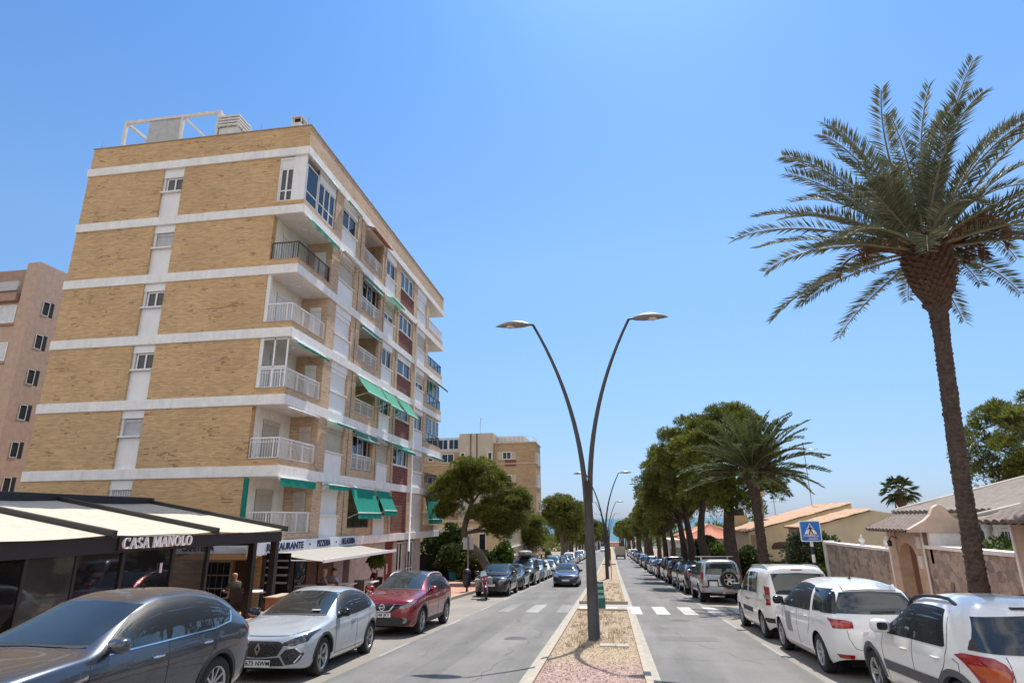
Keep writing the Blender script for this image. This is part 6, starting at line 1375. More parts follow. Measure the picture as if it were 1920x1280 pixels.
# left row
trees_l = 'pines along the left pavement'
Q1 = pine('low round yellow green pine beyond the terracotta wall on the left pavement', (-8.1, 106, gz(106)), [(0, 0, 0), (.1, 0, 1.6), (-.1, 0, 3.0), (0, 0, 4.6), (.2, 0, 6.2)],
     [(.1, 0, 6.3, 2.3, 2.3, 1.2), (-1.4, 0, 5.0, 1.6, 1.8, 1.0), (1.6, 0, 5.0, 1.5, 1.8, 1.0), (.1, -.4, 4.3, 2.1, 1.8, .9), (1.2, .2, 3.5, 1.0, 1.2, .6)], 31, nb=140, nt=65, size=.30, rb=(.42, .8), r0=.34, bk=grey_bark, group=trees_l, limbs=8); Q1.scale = (1.4,) * 3
Q2 = pine('darker taller pine behind the low round one on the left pavement', (-8.2, 128, gz(128)), [(0, 0, 0), (-.1, 0, 2.5), (.1, 0, 5), (0, 0, 9.4)],
     [(0, 0, 10.3, 2.6, 2.6, 1.7), (-1.8, 0, 8.6, 1.9, 2.0, 1.4), (1.9, 0, 8.6, 2.0, 2.0, 1.4), (0, -.5, 7.2, 2.3, 2.0, 1.2), (1.8, 0, 6.5, 1.4, 1.6, .9), (-1.2, 0, 6.1, 1.4, 1.6, .9)], 32, nb=140, nt=60, size=.36, rb=(.5, .9), r0=.36, group=trees_l, limbs=8)
yy = 117
for k in range(9):
    if k == 1: yy = 140
    o = (Q1, Q2, P3)[k % 3]; sc = (.95, .85, .75, 1.0, .9)[k % 5]
    clone(o, (-8.2 - (0, .3, .1)[k % 3], yy, gz(yy)), 'pine on the left pavement, %s beyond the low round yellow green one' % (['second'] + ['third'] + ordn)[k], rot=(2.1, .4, 3.6, 5.0)[k % 4], scale=sc, group=trees_l); yy += 9 + 2 * (k % 2) + k * .6
clone(Q1, (-9.0, 70, gz(70)), 'small pine beside the terracotta wall, before the far tan block', rot=1.2, scale=.80)
for k in range(9):
    y = 205 + 26 * k; clone((P3, P2, Q2)[k % 3], (6.9 - .2 * k, y, gz(y)), 'tiny far pine in the right row towards the sea', rot=1.3 * k, scale=.95 + .04 * k, group=trees_r); clone((Q1, Q2, P2)[k % 3], (-8.0 + .35 * k, y + 9, gz(y + 9)), 'tiny far pine in the left row towards the sea', rot=1.1 * k, scale=.9 + .05 * k, group=trees_l)
rs = np.random.RandomState(77); C = []; RR = []
for k in range(520):
    s_ = 1 if k % 2 else -1; y = rs.uniform(105, 560); x = s_ * (rs.uniform(17, 26) + rs.rand() ** 1.5 * (y * .55)); C.append((x, y, gz(y) + rs.uniform(1.5, 5.0))); RR.append(rs.uniform(2.0, 4.2))
L = Leaves(); tufts(L, C, 90, RR, 1.1, rs, w=.16, flat=.85); tag(L.build('distant_woodland', pine_leaf, None), 'dark green mass of distant trees behind the houses on both sides', kind='stuff')
clone(Q2, (-6.4, 196, gz(196)), 'distant pine at the end of the street on the left side', rot=.6, scale=.9); clone(P1, (6.6, 236, gz(236)), 'distant pine at the end of the street on the right side', rot=2.6, scale=.9)
# top right pine behind the bungalow
pine('large pine rising behind the grey roofed bungalow at the right edge', (19.5, 31, gz(31)), [(0, 0, 0), (0, 0, 3), (.2, 0, 5.5), (.2, 0, 8)],
     [(0, 0, 7.3, 2.4, 2.4, 1.6), (-2.2, -.2, 5.8, 1.5, 1.7, 1.2), (2.2, 0, 7.0, 2.2, 2.2, 1.6), (-.5, -.6, 5.4, 2.2, 1.8, 1.1), (2.0, -.4, 5.0, 2.0, 1.8, 1.0), (-1.2, -.3, 4.4, 1.3, 1.3, .8)], 41, nb=170, nt=80, size=.22, rb=(.34, .64), r0=.35, limbs=9)
# shrubs and hedges
def shrub(label, base, env, seed, nb, nt, size, leaf=None, rb=(.25, .45), name='shrub', w=.28, group=None):
    rs = np.random.RandomState(seed); r = thing(name, label, 'shrub', base, group); C, R_a = crown_balls(env, nb, rs, *rb); L = Leaves(); tufts(L, C, nt, R_a, size, rs, up=.2, w=w, flat=1); L.build('foliage', leaf or shrub_leaf, r)
    m = MB()
    for i in range(6): e = Vector(C[rs.randint(len(C))]); m.tube([(rs.normal() * .1, rs.normal() * .1, 0), e * .5 + Vector((0, 0, .1)), e], [.03, .02, .008], 5)
    m.build('stem', bark, r, world=False); return r
shrub('dark hedge of bushes under the leaning pine behind the street sign', (-10.2, 46.5, gz(46.5)), [(0, 0, .9, 1.9, 1.0, 1.2), (-1.6, .6, 1.3, 1.5, 1.0, 1.6), (1.4, .3, .9, 1.1, .9, 1.0)], 51, 110, 60, .16)
shrub('dark conifer bush at the far corner of the brick block', (-13.2, 49.2, gz(49)), [(0, 0, 1.6, 1.3, 1.0, 1.7), (.6, 0, 3.0, .8, .8, 1.1), (-.8, 0, 2.2, 1.0, .8, 1.4)], 52, 90, 60, .2)
shrub('lighter green bush right of the leaning pine trunk', (-6.9 - 1.3, 47.5, gz(47.5)), [(0, 0, 1.3, .8, .7, .9), (.2, 0, 2.1, .6, .6, .5)], 53, 50, 50, .16, bright_leaf)
shrub('grey green garden shrub below the crossing sign', (8.4, 29.5, gz(29.5)), [(0, 0, 1.5, .9, .8, 1.4), (.3, 0, .6, 1.1, .8, .7)], 54, 70, 60, .13, leafmat('grey_green_leaves', (.06, .08, .04), (.15, .17, .10)))
shrub('yellow green low shrub beside the crossing sign pole', (7.9, 27.6, gz(27.6)), [(0, 0, .8, .8, .6, .6)], 55, 40, 60, .13, bright_leaf)
shrub('dark cypress like shrub at the stone wall end', (8.9, 28.4, gz(28.4)), [(0, 0, 1.0, .5, .5, 1.1), (0, 0, 1.9, .4, .4, .7)], 56, 50, 60, .12)
shrub('dark rounded shrub between the pine and the small palm', (7.6, 36.5, gz(36.5)), [(0, 0, 1.1, 1.1, .9, 1.1), (.5, 0, .6, 1.3, .9, .7)], 57, 80, 60, .15)
shrub('garden shrub in front of the orange roofed house', (8.6, 50, gz(50)), [(0, 0, 1.3, 1.6, 1.0, 1.3), (-1.4, 0, .8, 1.0, .8, .8)], 58, 90, 50, .2, bright_leaf)
shrub('dark garden shrub left of the wooden gate', (8.2, 57, gz(57)), [(0, 0, 1.6, 1.2, 1.0, 1.7)], 59, 80, 50, .22)
shrub('low hedge tops showing over the stone wall by the window', (9.6, 16.2, gz(16)), [(0, 0, 2.0, .5, 1.3, .35)], 60, 50, 60, .10, bright_leaf, rb=(.15, .28))
shrub('bushes at the end of the terracotta wall', (-9.3, 84, gz(84)), [(0, 0, 1.0, 1.0, 1.6, 1.1)], 61, 60, 50, .25)
# ------------------------------------------------------------------ palms
palm_bark = M('palm_trunk_bark', (.075, .052, .040), .95, .35, 9, bmp=.7, bscale=30); boot_m = M('palm_leaf_boots', (.11, .065, .042), .95, .35, 14, bmp=.5, bscale=40)
dead_m = leafmat('dead_palm_leaf', (.10, .045, .025), (.24, .12, .07), .1); rachis_m = M('palm_rachis', (.22, .21, .12), .6, .2, 8)
def frond(L, m, o, az, el, ln, rs, droop, nl=84, lw=.034, ll=.40, curl=.0):
    pts = []; p = np.array(o, float); e = el; n = 18; tw = rs.uniform(-.5, .5)
    for i in range(n + 1):
        pts.append(p.copy()); t = i / n; d = np.array([math.cos(e) * math.cos(az), math.cos(e) * math.sin(az), math.sin(e)]); p = p + d * ln / n; e -= droop * (0.35 + 1.5 * t * t) / n; az += curl / n
    pts = np.array(pts); m.tube(pts, [.030 * (1 - .8 * i / n) + .004 for i in range(n + 1)], 5, cap=False)
    T = np.gradient(pts, axis=0); T /= np.linalg.norm(T, axis=1)[:, None]
    for i in range(nl):
        t = .14 + .86 * (i / (nl - 1)); f = t * n; k = min(int(f), n - 1); c = pts[k] + (pts[k + 1] - pts[k]) * (f - k); tg_ = T[k]
        sd = np.cross(tg_, [0, 0, 1.0]); sd /= max(np.linalg.norm(sd), 1e-6); upv = np.cross(sd, tg_)
        sd2 = sd * math.cos(tw * t) + upv * math.sin(tw * t); up2 = np.cross(sd2, tg_)
        le = ll * (.45 + .75 * math.sin(math.pi * (.12 + .80 * t))) * rs.uniform(.8, 1.15)
        for s_ in (1, -1):
            if rs.rand() < .09: continue
            fw_ = .62 + .5 * t + rs.normal() * .10; a = sd2 * s_ * 1.0 + tg_ * fw_ + up2 * (.42 + rs.normal() * .16); a /= np.linalg.norm(a)
            tip = c + a * le + np.array([0, 0, -.05 * le - .10 * le * rs.rand()]); q = np.cross(a, up2 * .8 + rs.normal(size=3) * .5); q /= max(np.linalg.norm(q), 1e-6); mid = c + a * le * .4; ww = lw * rs.uniform(.8, 1.2)
            L.append((c, mid + q * ww * .5, tip)); L.append((c, tip, mid - q * ww * .5))
def palm(label, base, lean, h, seed, r0=.165, rn=.16, boss=(1.2, .50), ln=3.7, nf=64, sc=1.0, name='date_palm', lwk=1.0, dk=1.0, leaf=None):
    rs = np.random.RandomState(seed); r = thing(name, label, 'palm tree', base)
    top = np.array([lean[0], lean[1], h]); m = MB(); rows = []; n = int(h / .055)
    def ctr(z): t = z / h; return np.array([lean[0] * t ** 1.4, lean[1] * t, z])
    for i in range(n + 1):
        z = h * i / n; t = z / h; rr = r0 * (1.16 - .20 * min(1, t * 6) + .03 * math.sin(t * 9)) if t < .9 else rn
        rr = r0 * (1.28 - .26 * min(1, t * 3.5)) * (1 - .06 * t) * (1 + .25 * max(0, t - .88) / .12); saw = .09 * ((i % 2) - .5); c = ctr(z)
        rows.append([(c[0] + (rr * (1 + saw + .05 * rs.normal())) * math.cos(a), c[1] + (rr * (1 + saw + .05 * rs.normal())) * math.sin(a), z + .02 * math.sin(3 * a + i)) for a in np.linspace(0, 2 * math.pi, 25)[:-1]])
    m.grid(rows, 0, False, closed_v=True); tr = m.build('trunk', palm_bark, r, world=False)
    b = MB(); bh, br = boss; prof = [(r0 * .92, -.25), (r0 * 1.1, .0), (br * .82, .22 * bh), (br, .5 * bh), (br * .98, .75 * bh), (br * .8, .95 * bh), (.15, 1.12 * bh)]
    b.lathe(prof, 22, tuple(top)); pf = lin([(z, q) for q, z in prof])
    for i in range(340):                                    # cut leaf bases, spiralling up the head
        z = -.2 + (bh * 1.05) * i / 340; a = i * 2.39996; rr = pf(z); c = top + np.array([rr * math.cos(a) * .95, rr * math.sin(a) * .95, z]); d = np.array([math.cos(a), math.sin(a), .75]); d /= np.linalg.norm(d); q = np.array([-math.sin(a), math.cos(a), 0]); u = np.cross(q, d); l = rs.uniform(.09, .19); w = rs.uniform(.05, .075)
        b.hexa([c - q * w - u * .03, c + q * w - u * .03, c + q * w + u * .03, c - q * w + u * .03, c + d * l - q * w * .6 - u * .012, c + d * l + q * w * .6 - u * .012, c + d * l + q * w * .6 + u * .012, c + d * l - q * w * .6 + u * .012])
    b.build('leaf_base_head', boot_m, r, world=False)
    L = []; m = MB(); o = top + np.array([0, 0, bh * .98])
    for i in range(nf):
        u = i / (nf - 1); el = R_(87) - R_(94) * u ** .95 + rs.normal() * .12; az = i * 2.39996 + rs.normal() * .15; l_ = ln * rs.uniform(.76, 1.08) * (.86 if u < .12 else 1)
        frond(L, m, o + np.array([.30 * math.cos(az), .30 * math.sin(az), .12 - .4 * u]), az, el, l_, rs, dk * (rs.uniform(.7, 1.5) if u < .8 else rs.uniform(.4, 1.0)), curl=rs.normal() * .25, lw=.034 * lwk)
    Lv = Leaves(); Lv.tri(np.array(L)); Lv.build('crown', leaf or palm_leaf, r); m.build('rachis', rachis_m, r, world=False)
    L = []; m = MB()
    for i in range(12):                                      # withered fruit stalks hanging under the crown
        az = (.15, .5, -.3, .8, 3.0, 3.4, -.6, .3, 1.2, -1.0, .05, 2.7)[i]; frond(L, m, o + np.array([.4 * math.cos(az), .4 * math.sin(az), -.25]), az, R_(35), rs.uniform(.9, 1.7), rs, rs.uniform(2.4, 3.4), nl=34, lw=.05, ll=.30)
    Lv = Leaves(); Lv.tri(np.array(L)); Lv.build('dead_stalks', dead_m, r)
    m.build('stalk', M('dead_stalk', (.20, .10, .05), .95, .2, spec=.1), r, world=False)
    r.scale = (sc,) * 3; return r
palm('tall date palm with swollen trunk head at the right, in front of the stone wall', (7.15, 14.1, gz(14.1) + .12), (.46, 0), 7.35, 5, boss=(1.55, .44))
palm('smaller date palm in front of the pines beyond the white van', (6.35, 28.2, gz(28.2) + .12), (-.05, 0), 6.3, 8, r0=.27, rn=.24, boss=(1.1, .44), ln=3.9, nf=86, sc=.74, lwk=1.9, dk=.95, leaf=leafmat('green_palm_leaflets', (.05, .08, .028), (.15, .18, .06), .2), name='date_palm')
def fan_palm(label, base, h, seed, nl=26, R0=1.0, name='fan_palm'):
    rs = np.random.RandomState(seed); r = thing(name, label, 'palm tree', base); m = MB(); m.tube([(0, 0, 0), (.05, 0, h * .5), (0, 0, h)], [.22, .17, .17], 12); m.lathe([(.18, h - .9), (.38, h - .5), (.34, h - .1), (.1, h + .1)], 14); m.build('trunk', boot_m, r, world=False)
    T = []; st = MB()
    for i in range(nl):
        az = i * 2.4; el = R_(80 - 120 * i / nl); d = np.array([math.cos(el) * math.cos(az), math.cos(el) * math.sin(az), math.sin(el)]); c = np.array([0, 0, h]) + d * R0 * .75; st.tube([(0, 0, h), tuple(c)], [.02, .012], 4)
        s_ = np.cross(d, [0, 0, 1]); s_ /= max(np.linalg.norm(s_), 1e-6)
        for k in range(15):
            a = -1.35 + 2.7 * k / 14; e = d * math.cos(a) + s_ * math.sin(a); l = R0 * .75 * (1 - .25 * abs(a) / 1.35); t_ = c + e * l + np.array([0, 0, -.25 * R0 * rs.rand() - .1]); q = np.cross(e, np.cross(d, s_)); mid = c + e * l * .5; T.append((c, mid + q * .045, t_)); T.append((c, t_, mid - q * .045))
    Lv = Leaves(); Lv.tri(np.array(T)); Lv.build('crown', leafmat('fan_palm_leaf', (.05, .075, .03), (.12, .15, .06)), r); st.build('leaf_stalk', rachis_m, r, world=False); return r
fan_palm('fan palm with round crown behind the bungalow roof', (17.2, 40, gz(40)), 5.5, 2, R0=.82)
# little potted tree by the café
r = thing('potted_tree', 'small bright green potted tree in front of the café by the red crossover', 'potted tree', (-11.6, 30.3, tg(30.3)))
m = MB(); m.lathe([(.001, 0), (.17, 0), (.24, .42), (.26, .45), (.22, .45), (.001, .42)], 16); m.build('pot', M('white_pot', (.5, .5, .48), .6), r, world=False)
m = MB(); m.tube([(0, 0, .4), (.02, 0, 1.2)], .035, 6); m.build('trunk', bark, r, world=False)
rs = np.random.RandomState(9); C, R_a = crown_balls([(0, 0, 1.5, .36, .36, .34)], 26, rs, .14, .22); L = Leaves(); tufts(L, C, 60, R_a, .11, rs, up=.3, w=.3, flat=1); L.build('foliage', bright_leaf, r)
# ------------------------------------------------------------------ other buildings
def simple_window(F, u0, u1, z0, z1, parent, n=.0, sash=2, fr=.06, frame=None, glass=None):
    m = MB(); d = .06
    m.fbox(F, u0, u1, n - .02, n + .04, z0, z0 + fr); m.fbox(F, u0, u1, n - .02, n + .04, z1 - fr, z1); m.fbox(F, u0, u0 + fr, n - .02, n + .04, z0 + fr, z1 - fr); m.fbox(F, u1 - fr, u1, n - .02, n + .04, z0 + fr, z1 - fr)
    for i in range(1, sash): u = u0 + (u1 - u0) * i / sash; m.fbox(F, u - fr * .5, u + fr * .5, n - .02, n + .035, z0 + fr, z1 - fr)
    w = m.build('window', frame or alu_white, parent); p = MB(); p.fbox(F, u0 + fr * .5, u1 - fr * .5, n - .04, n + .012, z0 + fr * .5, z1 - fr * .5); p.build('pane', glass or win_glass, w); return w
# pink block at the left edge
pb = thing('pink_apartment_block', 'pinkish apartment block with small dark windows behind the brick block, at the left edge', 'apartment block', (-44, 36, gz(36)))
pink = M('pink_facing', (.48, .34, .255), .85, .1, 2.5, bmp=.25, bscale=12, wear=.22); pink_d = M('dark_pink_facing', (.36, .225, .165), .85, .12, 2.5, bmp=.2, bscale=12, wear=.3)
PXX, PY = -39.6, 34.0
m = MB(); m.box(PXX - 1.05, PXX, PY, 58, -3, 20.3); m.build('corner_wall', pink, pb)
m = MB(); m.box(-70, PXX - 1.05, PY + .25, 58, -3, 17.4); m.build('wall', pink, pb)
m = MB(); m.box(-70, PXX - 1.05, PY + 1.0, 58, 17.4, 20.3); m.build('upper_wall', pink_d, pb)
FP = ((PXX, 0), (0, 1), (1, 0)); FE = ((0, PY + .25), (1, 0), (0, -1))
for i, z in enumerate((17.1, 14.6, 12.05, 9.55, 7.0, 4.65)):
    mm = MB(); mm.fbox(FP, 34.85, 35.75, -.3, .004, z - .55, z + .55); mm.build('window_recess', dark_void, pb); simple_window(FP, 34.86, 35.42, z - .53, z + .53, pb, n=-.02, sash=1, fr=.045, glass=glassmat('blue_window_glass', (.06, .08, .11), .05))
for i, z in enumerate((16.6, 13.8, 11.1, 8.4, 5.7)):
    simple_window(FE, -46.5, -41.0, z - .75, z + .6, pb, sash=4, glass=M('white_shutter_far', (.6, .62, .64), .6)); mm = MB(); mm.fbox(FE, -47, -40.75, 0, .12, z - .95, z - .8); mm.build('sill', pink_d, pb)
m = MB(); m.box(-60, -41.0, PY - .1, PY + .1, 18.2, 18.9); m.build('balcony_front', M('pale_grey_balcony', (.42, .42, .43), .6, .06), pb)
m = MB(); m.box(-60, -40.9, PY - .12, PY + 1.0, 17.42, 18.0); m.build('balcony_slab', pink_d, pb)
# far tan block
fb = thing('far_apartment_block', 'tan apartment block with glazed roof terrace far beyond the leaning pine', 'apartment block', (-15, 80, gz(80)))
ftan = brickmat('far_tan_brick', (.40, .275, .16), (.3, .2, .12), (.33, .24, .155), .3, .08, .9); fcream = M('cream_far_panel', (.44, .38, .30), .8, .08, 1, wear=.2); band = M('tan_band', (.46, .36, .24), .8)
Y0f = 75.0
m = MB(); m.box(-26, -18.4, Y0f, 95, -6, 10.4); m.box(-14.05, -8.75, Y0f, 80.5, -6, 11.45); m.build('wall', ftan, fb)
m = MB(); m.box(-18.4, -14.05, Y0f - .5, 90, -6, 12.65); m.build('stair_tower', fcream, fb)
for x in (-17.0, -16.2): m = MB(); m.box(x, x + .18, Y0f - .53, Y0f - .49, 5, 12.6); m.build('recess_strip', M('brown_strip', (.14, .10, .08), .8), fb)
FF = ((0, Y0f), (1, 0), (0, -1)); FT = ((0, Y0f - .5), (1, 0), (0, -1)); FR = ((-8.75, 0), (0, 1), (1, 0))
for z in (8.75, 5.9, 3.05, .2):
    for q in ((FF, -14.0, -8.69), (FF, -26, -18.4), (FR, Y0f + .0, 80.4)): m = MB(); m.fbox(*q, 0, .06, z, z + .14); m.build('floor_band', band, fb)
m = MB(); m.fbox(FF, -14.05, -8.65, 0, .1, 11.3, 11.5); m.fbox(FR, Y0f, 80.5, 0, .1, 11.3, 11.5); m.build('parapet_coping', band, fb)
for k, z in enumerate((9.3, 6.5, 3.6, .8)):
    m = MB(); m.fbox(FF, -13.6, -11.2, 0, .05, z, z + 1.0); m.build('window_surround', fcream, fb); simple_window(FF, -12.9, -11.8, z + .05, z + .95, fb, n=.05, sash=2); m = MB(); m.fbox(FF, -12.6, -11.2, 0, .04, z - .8, z - .02); m.build('tiled_panel', red_tile, fb)
    for u in (-18.2, -14.7): simple_window(FT, u, u + .55, z, z + .95, fb, sash=1)
    simple_window(FF, -22.6, -21.9, z, z + .9, fb, sash=1); simple_window(FF, -20.8, -19.2, z - .2, z + .9, fb, sash=2)
    simple_window(FR, Y0f + 2.2, Y0f + 4.2, z - .6, z + .95, fb, sash=2)
m = MB(); m.box(-23, -18.45, Y0f + .4, Y0f + 6, 10.4, 12.3); m.build('penthouse', M('penthouse_white', (.5, .5, .5), .6), fb)
FQ = ((0, Y0f + .4), (1, 0), (0, -1))
for u in (-22.8, -21.4, -20.0): simple_window(FQ, u, u + 1.3, 10.8, 12.1, fb, sash=2)
m = MB(); m.box(-14.0, -10.4, Y0f + 2, Y0f + 7, 11.45, 12.5); m.build('roof_room', M('penthouse_white', (.5, .5, .5), .6), fb)
railing([(-13.9, Y0f + .3), (-9.0, Y0f + .3), (-9.0, Y0f + 5)], 11.45, 12.2, rail_white, parent=fb, step=.5)
r = thing('roof_antenna', 'thin antenna mast on the far tan block', 'antenna', (-16.2, 77, 12.65)); m = MB(); m.tube([(0, 0, 0), (0, 0, 2.4)], .03, 5); m.tube([(-.35, 0, 2.2), (.35, 0, 2.2)], .02, 4); m.tube([(-.25, 0, 1.9), (.25, 0, 1.9)], .02, 4); m.build('mast', grey_metal, r, world=False)
# low cream house under the pine (left)
lh = thing('cream_house', 'cream house with white framed glazing behind the leaning pine', 'house', (-15, 60, gz(60)))
cream_w = M('cream_render', (.52, .43, .28), .8, .08, 1.5, wear=.15)
m = MB(); m.box(-20, -9.7, 58, 70, -4, 1.9); m.build('wall', cream_w, lh); FL = ((0, 58), (1, 0), (0, -1))
m = MB(); m.box(-20.2, -9.5, 57.8, 70, 1.9, 2.1); m.build('roof', band, lh)
simple_window(FL, -16.2, -12.9, .2, 1.4, lh, sash=4, glass=M('beige_blind', (.4, .36, .3), .7)); simple_window(FL, -16.2, -12.9, -1.4, 0.05, lh, sash=4); simple_window(FL, -12.3, -11.6, -2.4, .9, lh, sash=1)
# gate void, fence and low walls on the left
fen = thing('dark_fence', 'dark mesh fence and gate at the far corner of the brick block', 'fence', (-12, 48, gz(48)))
for i in range(12): m = MB(); m.box(-16 + i * .55, -15.95 + i * .55, 48.2, 48.25, gz(48), gz(48) + 2.0); m.build('post', black_metal, fen)
m = MB(); m.box(-16.2, -9.6, 48.22, 48.24, gz(48) + .1, gz(48) + 1.95); m.build('mesh_panel', M('dark_mesh', (.014, .016, .014), .9, .3), fen)
r = thing('recycling_bin', 'small turquoise bin by the dark hedge beside the brick block', 'bin', (-12.0, 47.2, gz(47.2) + .13)); m = MB(); m.hexa([(-.22, -.22, 0), (.22, -.22, 0), (.22, .22, 0), (-.22, .22, 0), (-.28, -.28, .75), (.28, -.28, .75), (.28, .28, .75), (-.28, .28, .75)]); m.build('bin_body', M('turquoise_plastic', (.02, .28, .34), .4), r, world=False, bevel=.02); m = MB(); m.box(-.3, .3, -.3, .3, .75, .82); m.build('lid', M('turquoise_plastic', (.02, .28, .34), .4), r, world=False, bevel=.02)
terr = brickmat('terracotta_block', (.46, .24, .15), (.36, .18, .11), (.52, .40, .30), .4, .2, .7); capm = M('pale_cap', (.55, .46, .36), .8)
tw = thing('stepped_terracotta_wall', 'stepped terracotta block wall with pale capped piers on the left pavement', 'garden wall', (-8.9, 66, gz(66)))
y = 51.5; k = 0
while y < 84:
    h = 1.75 if k % 2 == 0 else 1.35; y1 = y + 2.0
    m = MB(); m.hexa([(-9.1, y, gz(y) - .1), (-8.75, y, gz(y) - .1), (-8.75, y1, gz(y1) - .1), (-9.1, y1, gz(y1) - .1), (-9.1, y, gz(y) + h), (-8.75, y, gz(y) + h), (-8.75, y1, gz(y) + h), (-9.1, y1, gz(y) + h)]); m.build('wall_panel', terr, tw)
    m = MB(); m.box(-9.16, -8.69, y - .02, y1 + .02, gz(y) + h, gz(y) + h + .09); m.build('coping', capm, tw)
    m = MB(); m.box(-9.18, -8.67, y - .2, y - .02, gz(y) - .1, gz(y) + h + .25); m.build('pier', capm, tw); y += 2.2; k += 1
gr_ = thing('grey_roofed_shed', 'low building with a pale corrugated roof behind the terracotta wall', 'building', (-11, 66, gz(66)))
m = MB(); m.box(-15, -9.8, 60, 80, -5, -.55); m.build('wall', M('brown_wall', (.18, .12, .09), .85), gr_); m = MB(); m.hexa([(-15.2, 59.5, -.35), (-9.5, 59.5, -.55), (-9.5, 80, -.55), (-15.2, 80, -.35), (-15.2, 59.5, -.25), (-9.5, 59.5, -.45), (-9.5, 80, -.45), (-15.2, 80, -.25)]); m.build('roof', M('corrugated_grey', (.38, .38, .37), .6, .1), gr_)
# ------------------------------------------------------------------ right side: stone wall, gate, houses
def stonemat():
    m, nt, b = _nt('crazy_stone_cladding'); v = wallvec(nt); wv = noise(nt, 2.2, 3, .5, v); vv = mixc(nt, .16, v, wv.outputs['Color'])
    e = N(nt, 'TexVoronoi', feature='DISTANCE_TO_EDGE'); e.inputs['Scale'].default_value = 5.6; nt.links.new(vv, e.inputs['Vector']); c = N(nt, 'TexVoronoi'); c.inputs['Scale'].default_value = 5.6; nt.links.new(vv, c.inputs['Vector'])
    bw = N(nt, 'RGBToBW'); nt.links.new(c.outputs['Color'], bw.inputs[0]); r = ramp(nt, bw.outputs[0], [(.22, (.22, .19, .17)), (.34, (.36, .30, .245)), (.5, (.42, .35, .28)), (.64, (.39, .30, .235)), (.75, (.26, .225, .20))])
    n = noise(nt, 9, 5, .65, v); k = ramp(nt, n.outputs[0], [(.3, .75), (.7, 1.15)]); x = mixc(nt, 1, r.outputs[0], k.outputs[0], 'MULTIPLY'); f = ramp(nt, e.outputs['Distance'], [(0, 1), (.045, 0)])
    fm = N(nt, 'Math', operation='MULTIPLY'); fm.inputs[1].default_value = .75; nt.links.new(f.outputs[0], fm.inputs[0]); nt.links.new(mixc(nt, fm.outputs[0], x, (.44, .37, .29)), b.inputs['Base Color']); b.inputs['Roughness'].default_value = .85
    ed = ramp(nt, e.outputs['Distance'], [(0, 0), (.06, 1)]); bump(nt, b, ed.outputs[0], .6, .03); return m
stone_m = stonemat(); white_cap = M('white_wall_coping', (.76, .74, .70), .7, .06, wear=.15); pinkstone = M('pink_beige_stone', (.46, .36, .27), .85, .15, 3, bmp=.2, bscale=20)
XW = 8.5
sw = thing('stone_garden_wall', 'stone clad garden wall with white coping, left of the tiled gateway', 'garden wall', (XW, 24, gz(24)))
m = MB(); m.box(XW, XW + .3, 20.98, 26.9, gz(27) - .1, 1.08); m.build('wall', stone_m, sw); m = MB(); m.box(XW - .05, XW + .35, 20.98, 26.98, 1.08, 1.16); m.build('coping', white_cap, sw)
m = MB(); m.box(XW - .06, XW + .36, 26.98, 27.12, gz(27) - .1, 1.2); m.build('end_pier', white_cap, sw); m = MB(); m.box(XW, XW + 9, 27.12, 27.3, gz(27) - .3, 1.0); m.build('side_wall', pinkstone, sw)
for y in (23.6, 21.6, 21.3):
    r = thing('wall_finial', 'small white stone finial on the garden wall, %s' % {23.6: 'alone in the middle', 21.6: 'left one of the pair beside the gateway', 21.3: 'right one of the pair beside the gateway'}[y], 'finial', (XW + .15, y, 1.16), 'white finials on the garden wall')
    m = MB(); m.lathe([(.001, 0), (.09, 0), (.09, .04), (.035, .07), (.10, .14), (.11, .2), (.03, .27), (.05, .31), (.001, .37)], 12); m.build('finial', white_cap, r, world=False)
sw2 = thing('stone_garden_wall', 'stone clad garden wall with white coping behind the tall date palm', 'garden wall', (XW, 17, gz(17)))
m = MB(); m.box(XW, XW + .3, 14.95, 18.84, gz(19) - .1, 1.27); m.build('wall', stone_m, sw2); m = MB(); m.box(XW - .05, XW + .35, 14.95, 18.84, 1.27, 1.36); m.build('coping', white_cap, sw2)
rt_m = M('brown_ridge_tile', (.15, .11, .095), .8, .25, 6)
def tile_roof(mb, P0, P1, P2, P3, n, r=.07):                # barrel tiles running from the eave P0-P1 to the ridge P3-P2
    P0, P1, P2, P3 = map(Vector, (P0, P1, P2, P3)); nrm = (P1 - P0).cross(P3 - P0).normalized()
    if nrm.z < 0: nrm = -nrm
    rows = []; k = n * 6
    for j in range(9):
        t = j / 8; a = P0.lerp(P3, t); b = P1.lerp(P2, t); rows.append([a.lerp(b, i / k) + nrm * (r * abs(math.sin(math.pi * i / 6)) - .03 * (j % 2)) for i in range(k + 1)])
    mb.grid(rows, 0, True); mb.grid([[p - nrm * .08 for p in rows[0]], rows[0]], 0, False)
    mb.face([P0 - nrm * .06, P1 - nrm * .06, P2 - nrm * .06, P3 - nrm * .06])
gw = thing('gateway', 'stone gateway with small tiled roof, white gable and brown wooden door', 'gateway', (XW, 19.9, gz(20)))
for a, b_ in ((18.84, 19.35), (20.5, 20.98)): m = MB(); m.box(XW - .05, XW + .55, a, b_, gz(20) - .1, 1.75); m.build('pillar', pinkstone, gw)
for a, b_ in ((18.80, 18.86), (20.96, 21.02)): m = MB(); m.box(XW - .07, XW - .045, a, b_, gz(20) - .1, 1.75); m.build('white_edge', white_cap, gw)
m = MB(); P = [(19.35, 1.75), (20.5, 1.75), (20.5, .75)] + [(19.925 + .575 * math.cos(a), .75 + .62 * math.sin(a)) for a in np.linspace(0, math.pi, 15)] + [(19.35, .75)]
P = [(19.35, .80), (19.35, 1.75), (20.5, 1.75), (20.5, .80)] + [(19.925 + .575 * math.cos(a), .80 + .58 * math.sin(a)) for a in np.linspace(.05, math.pi - .05, 14)]
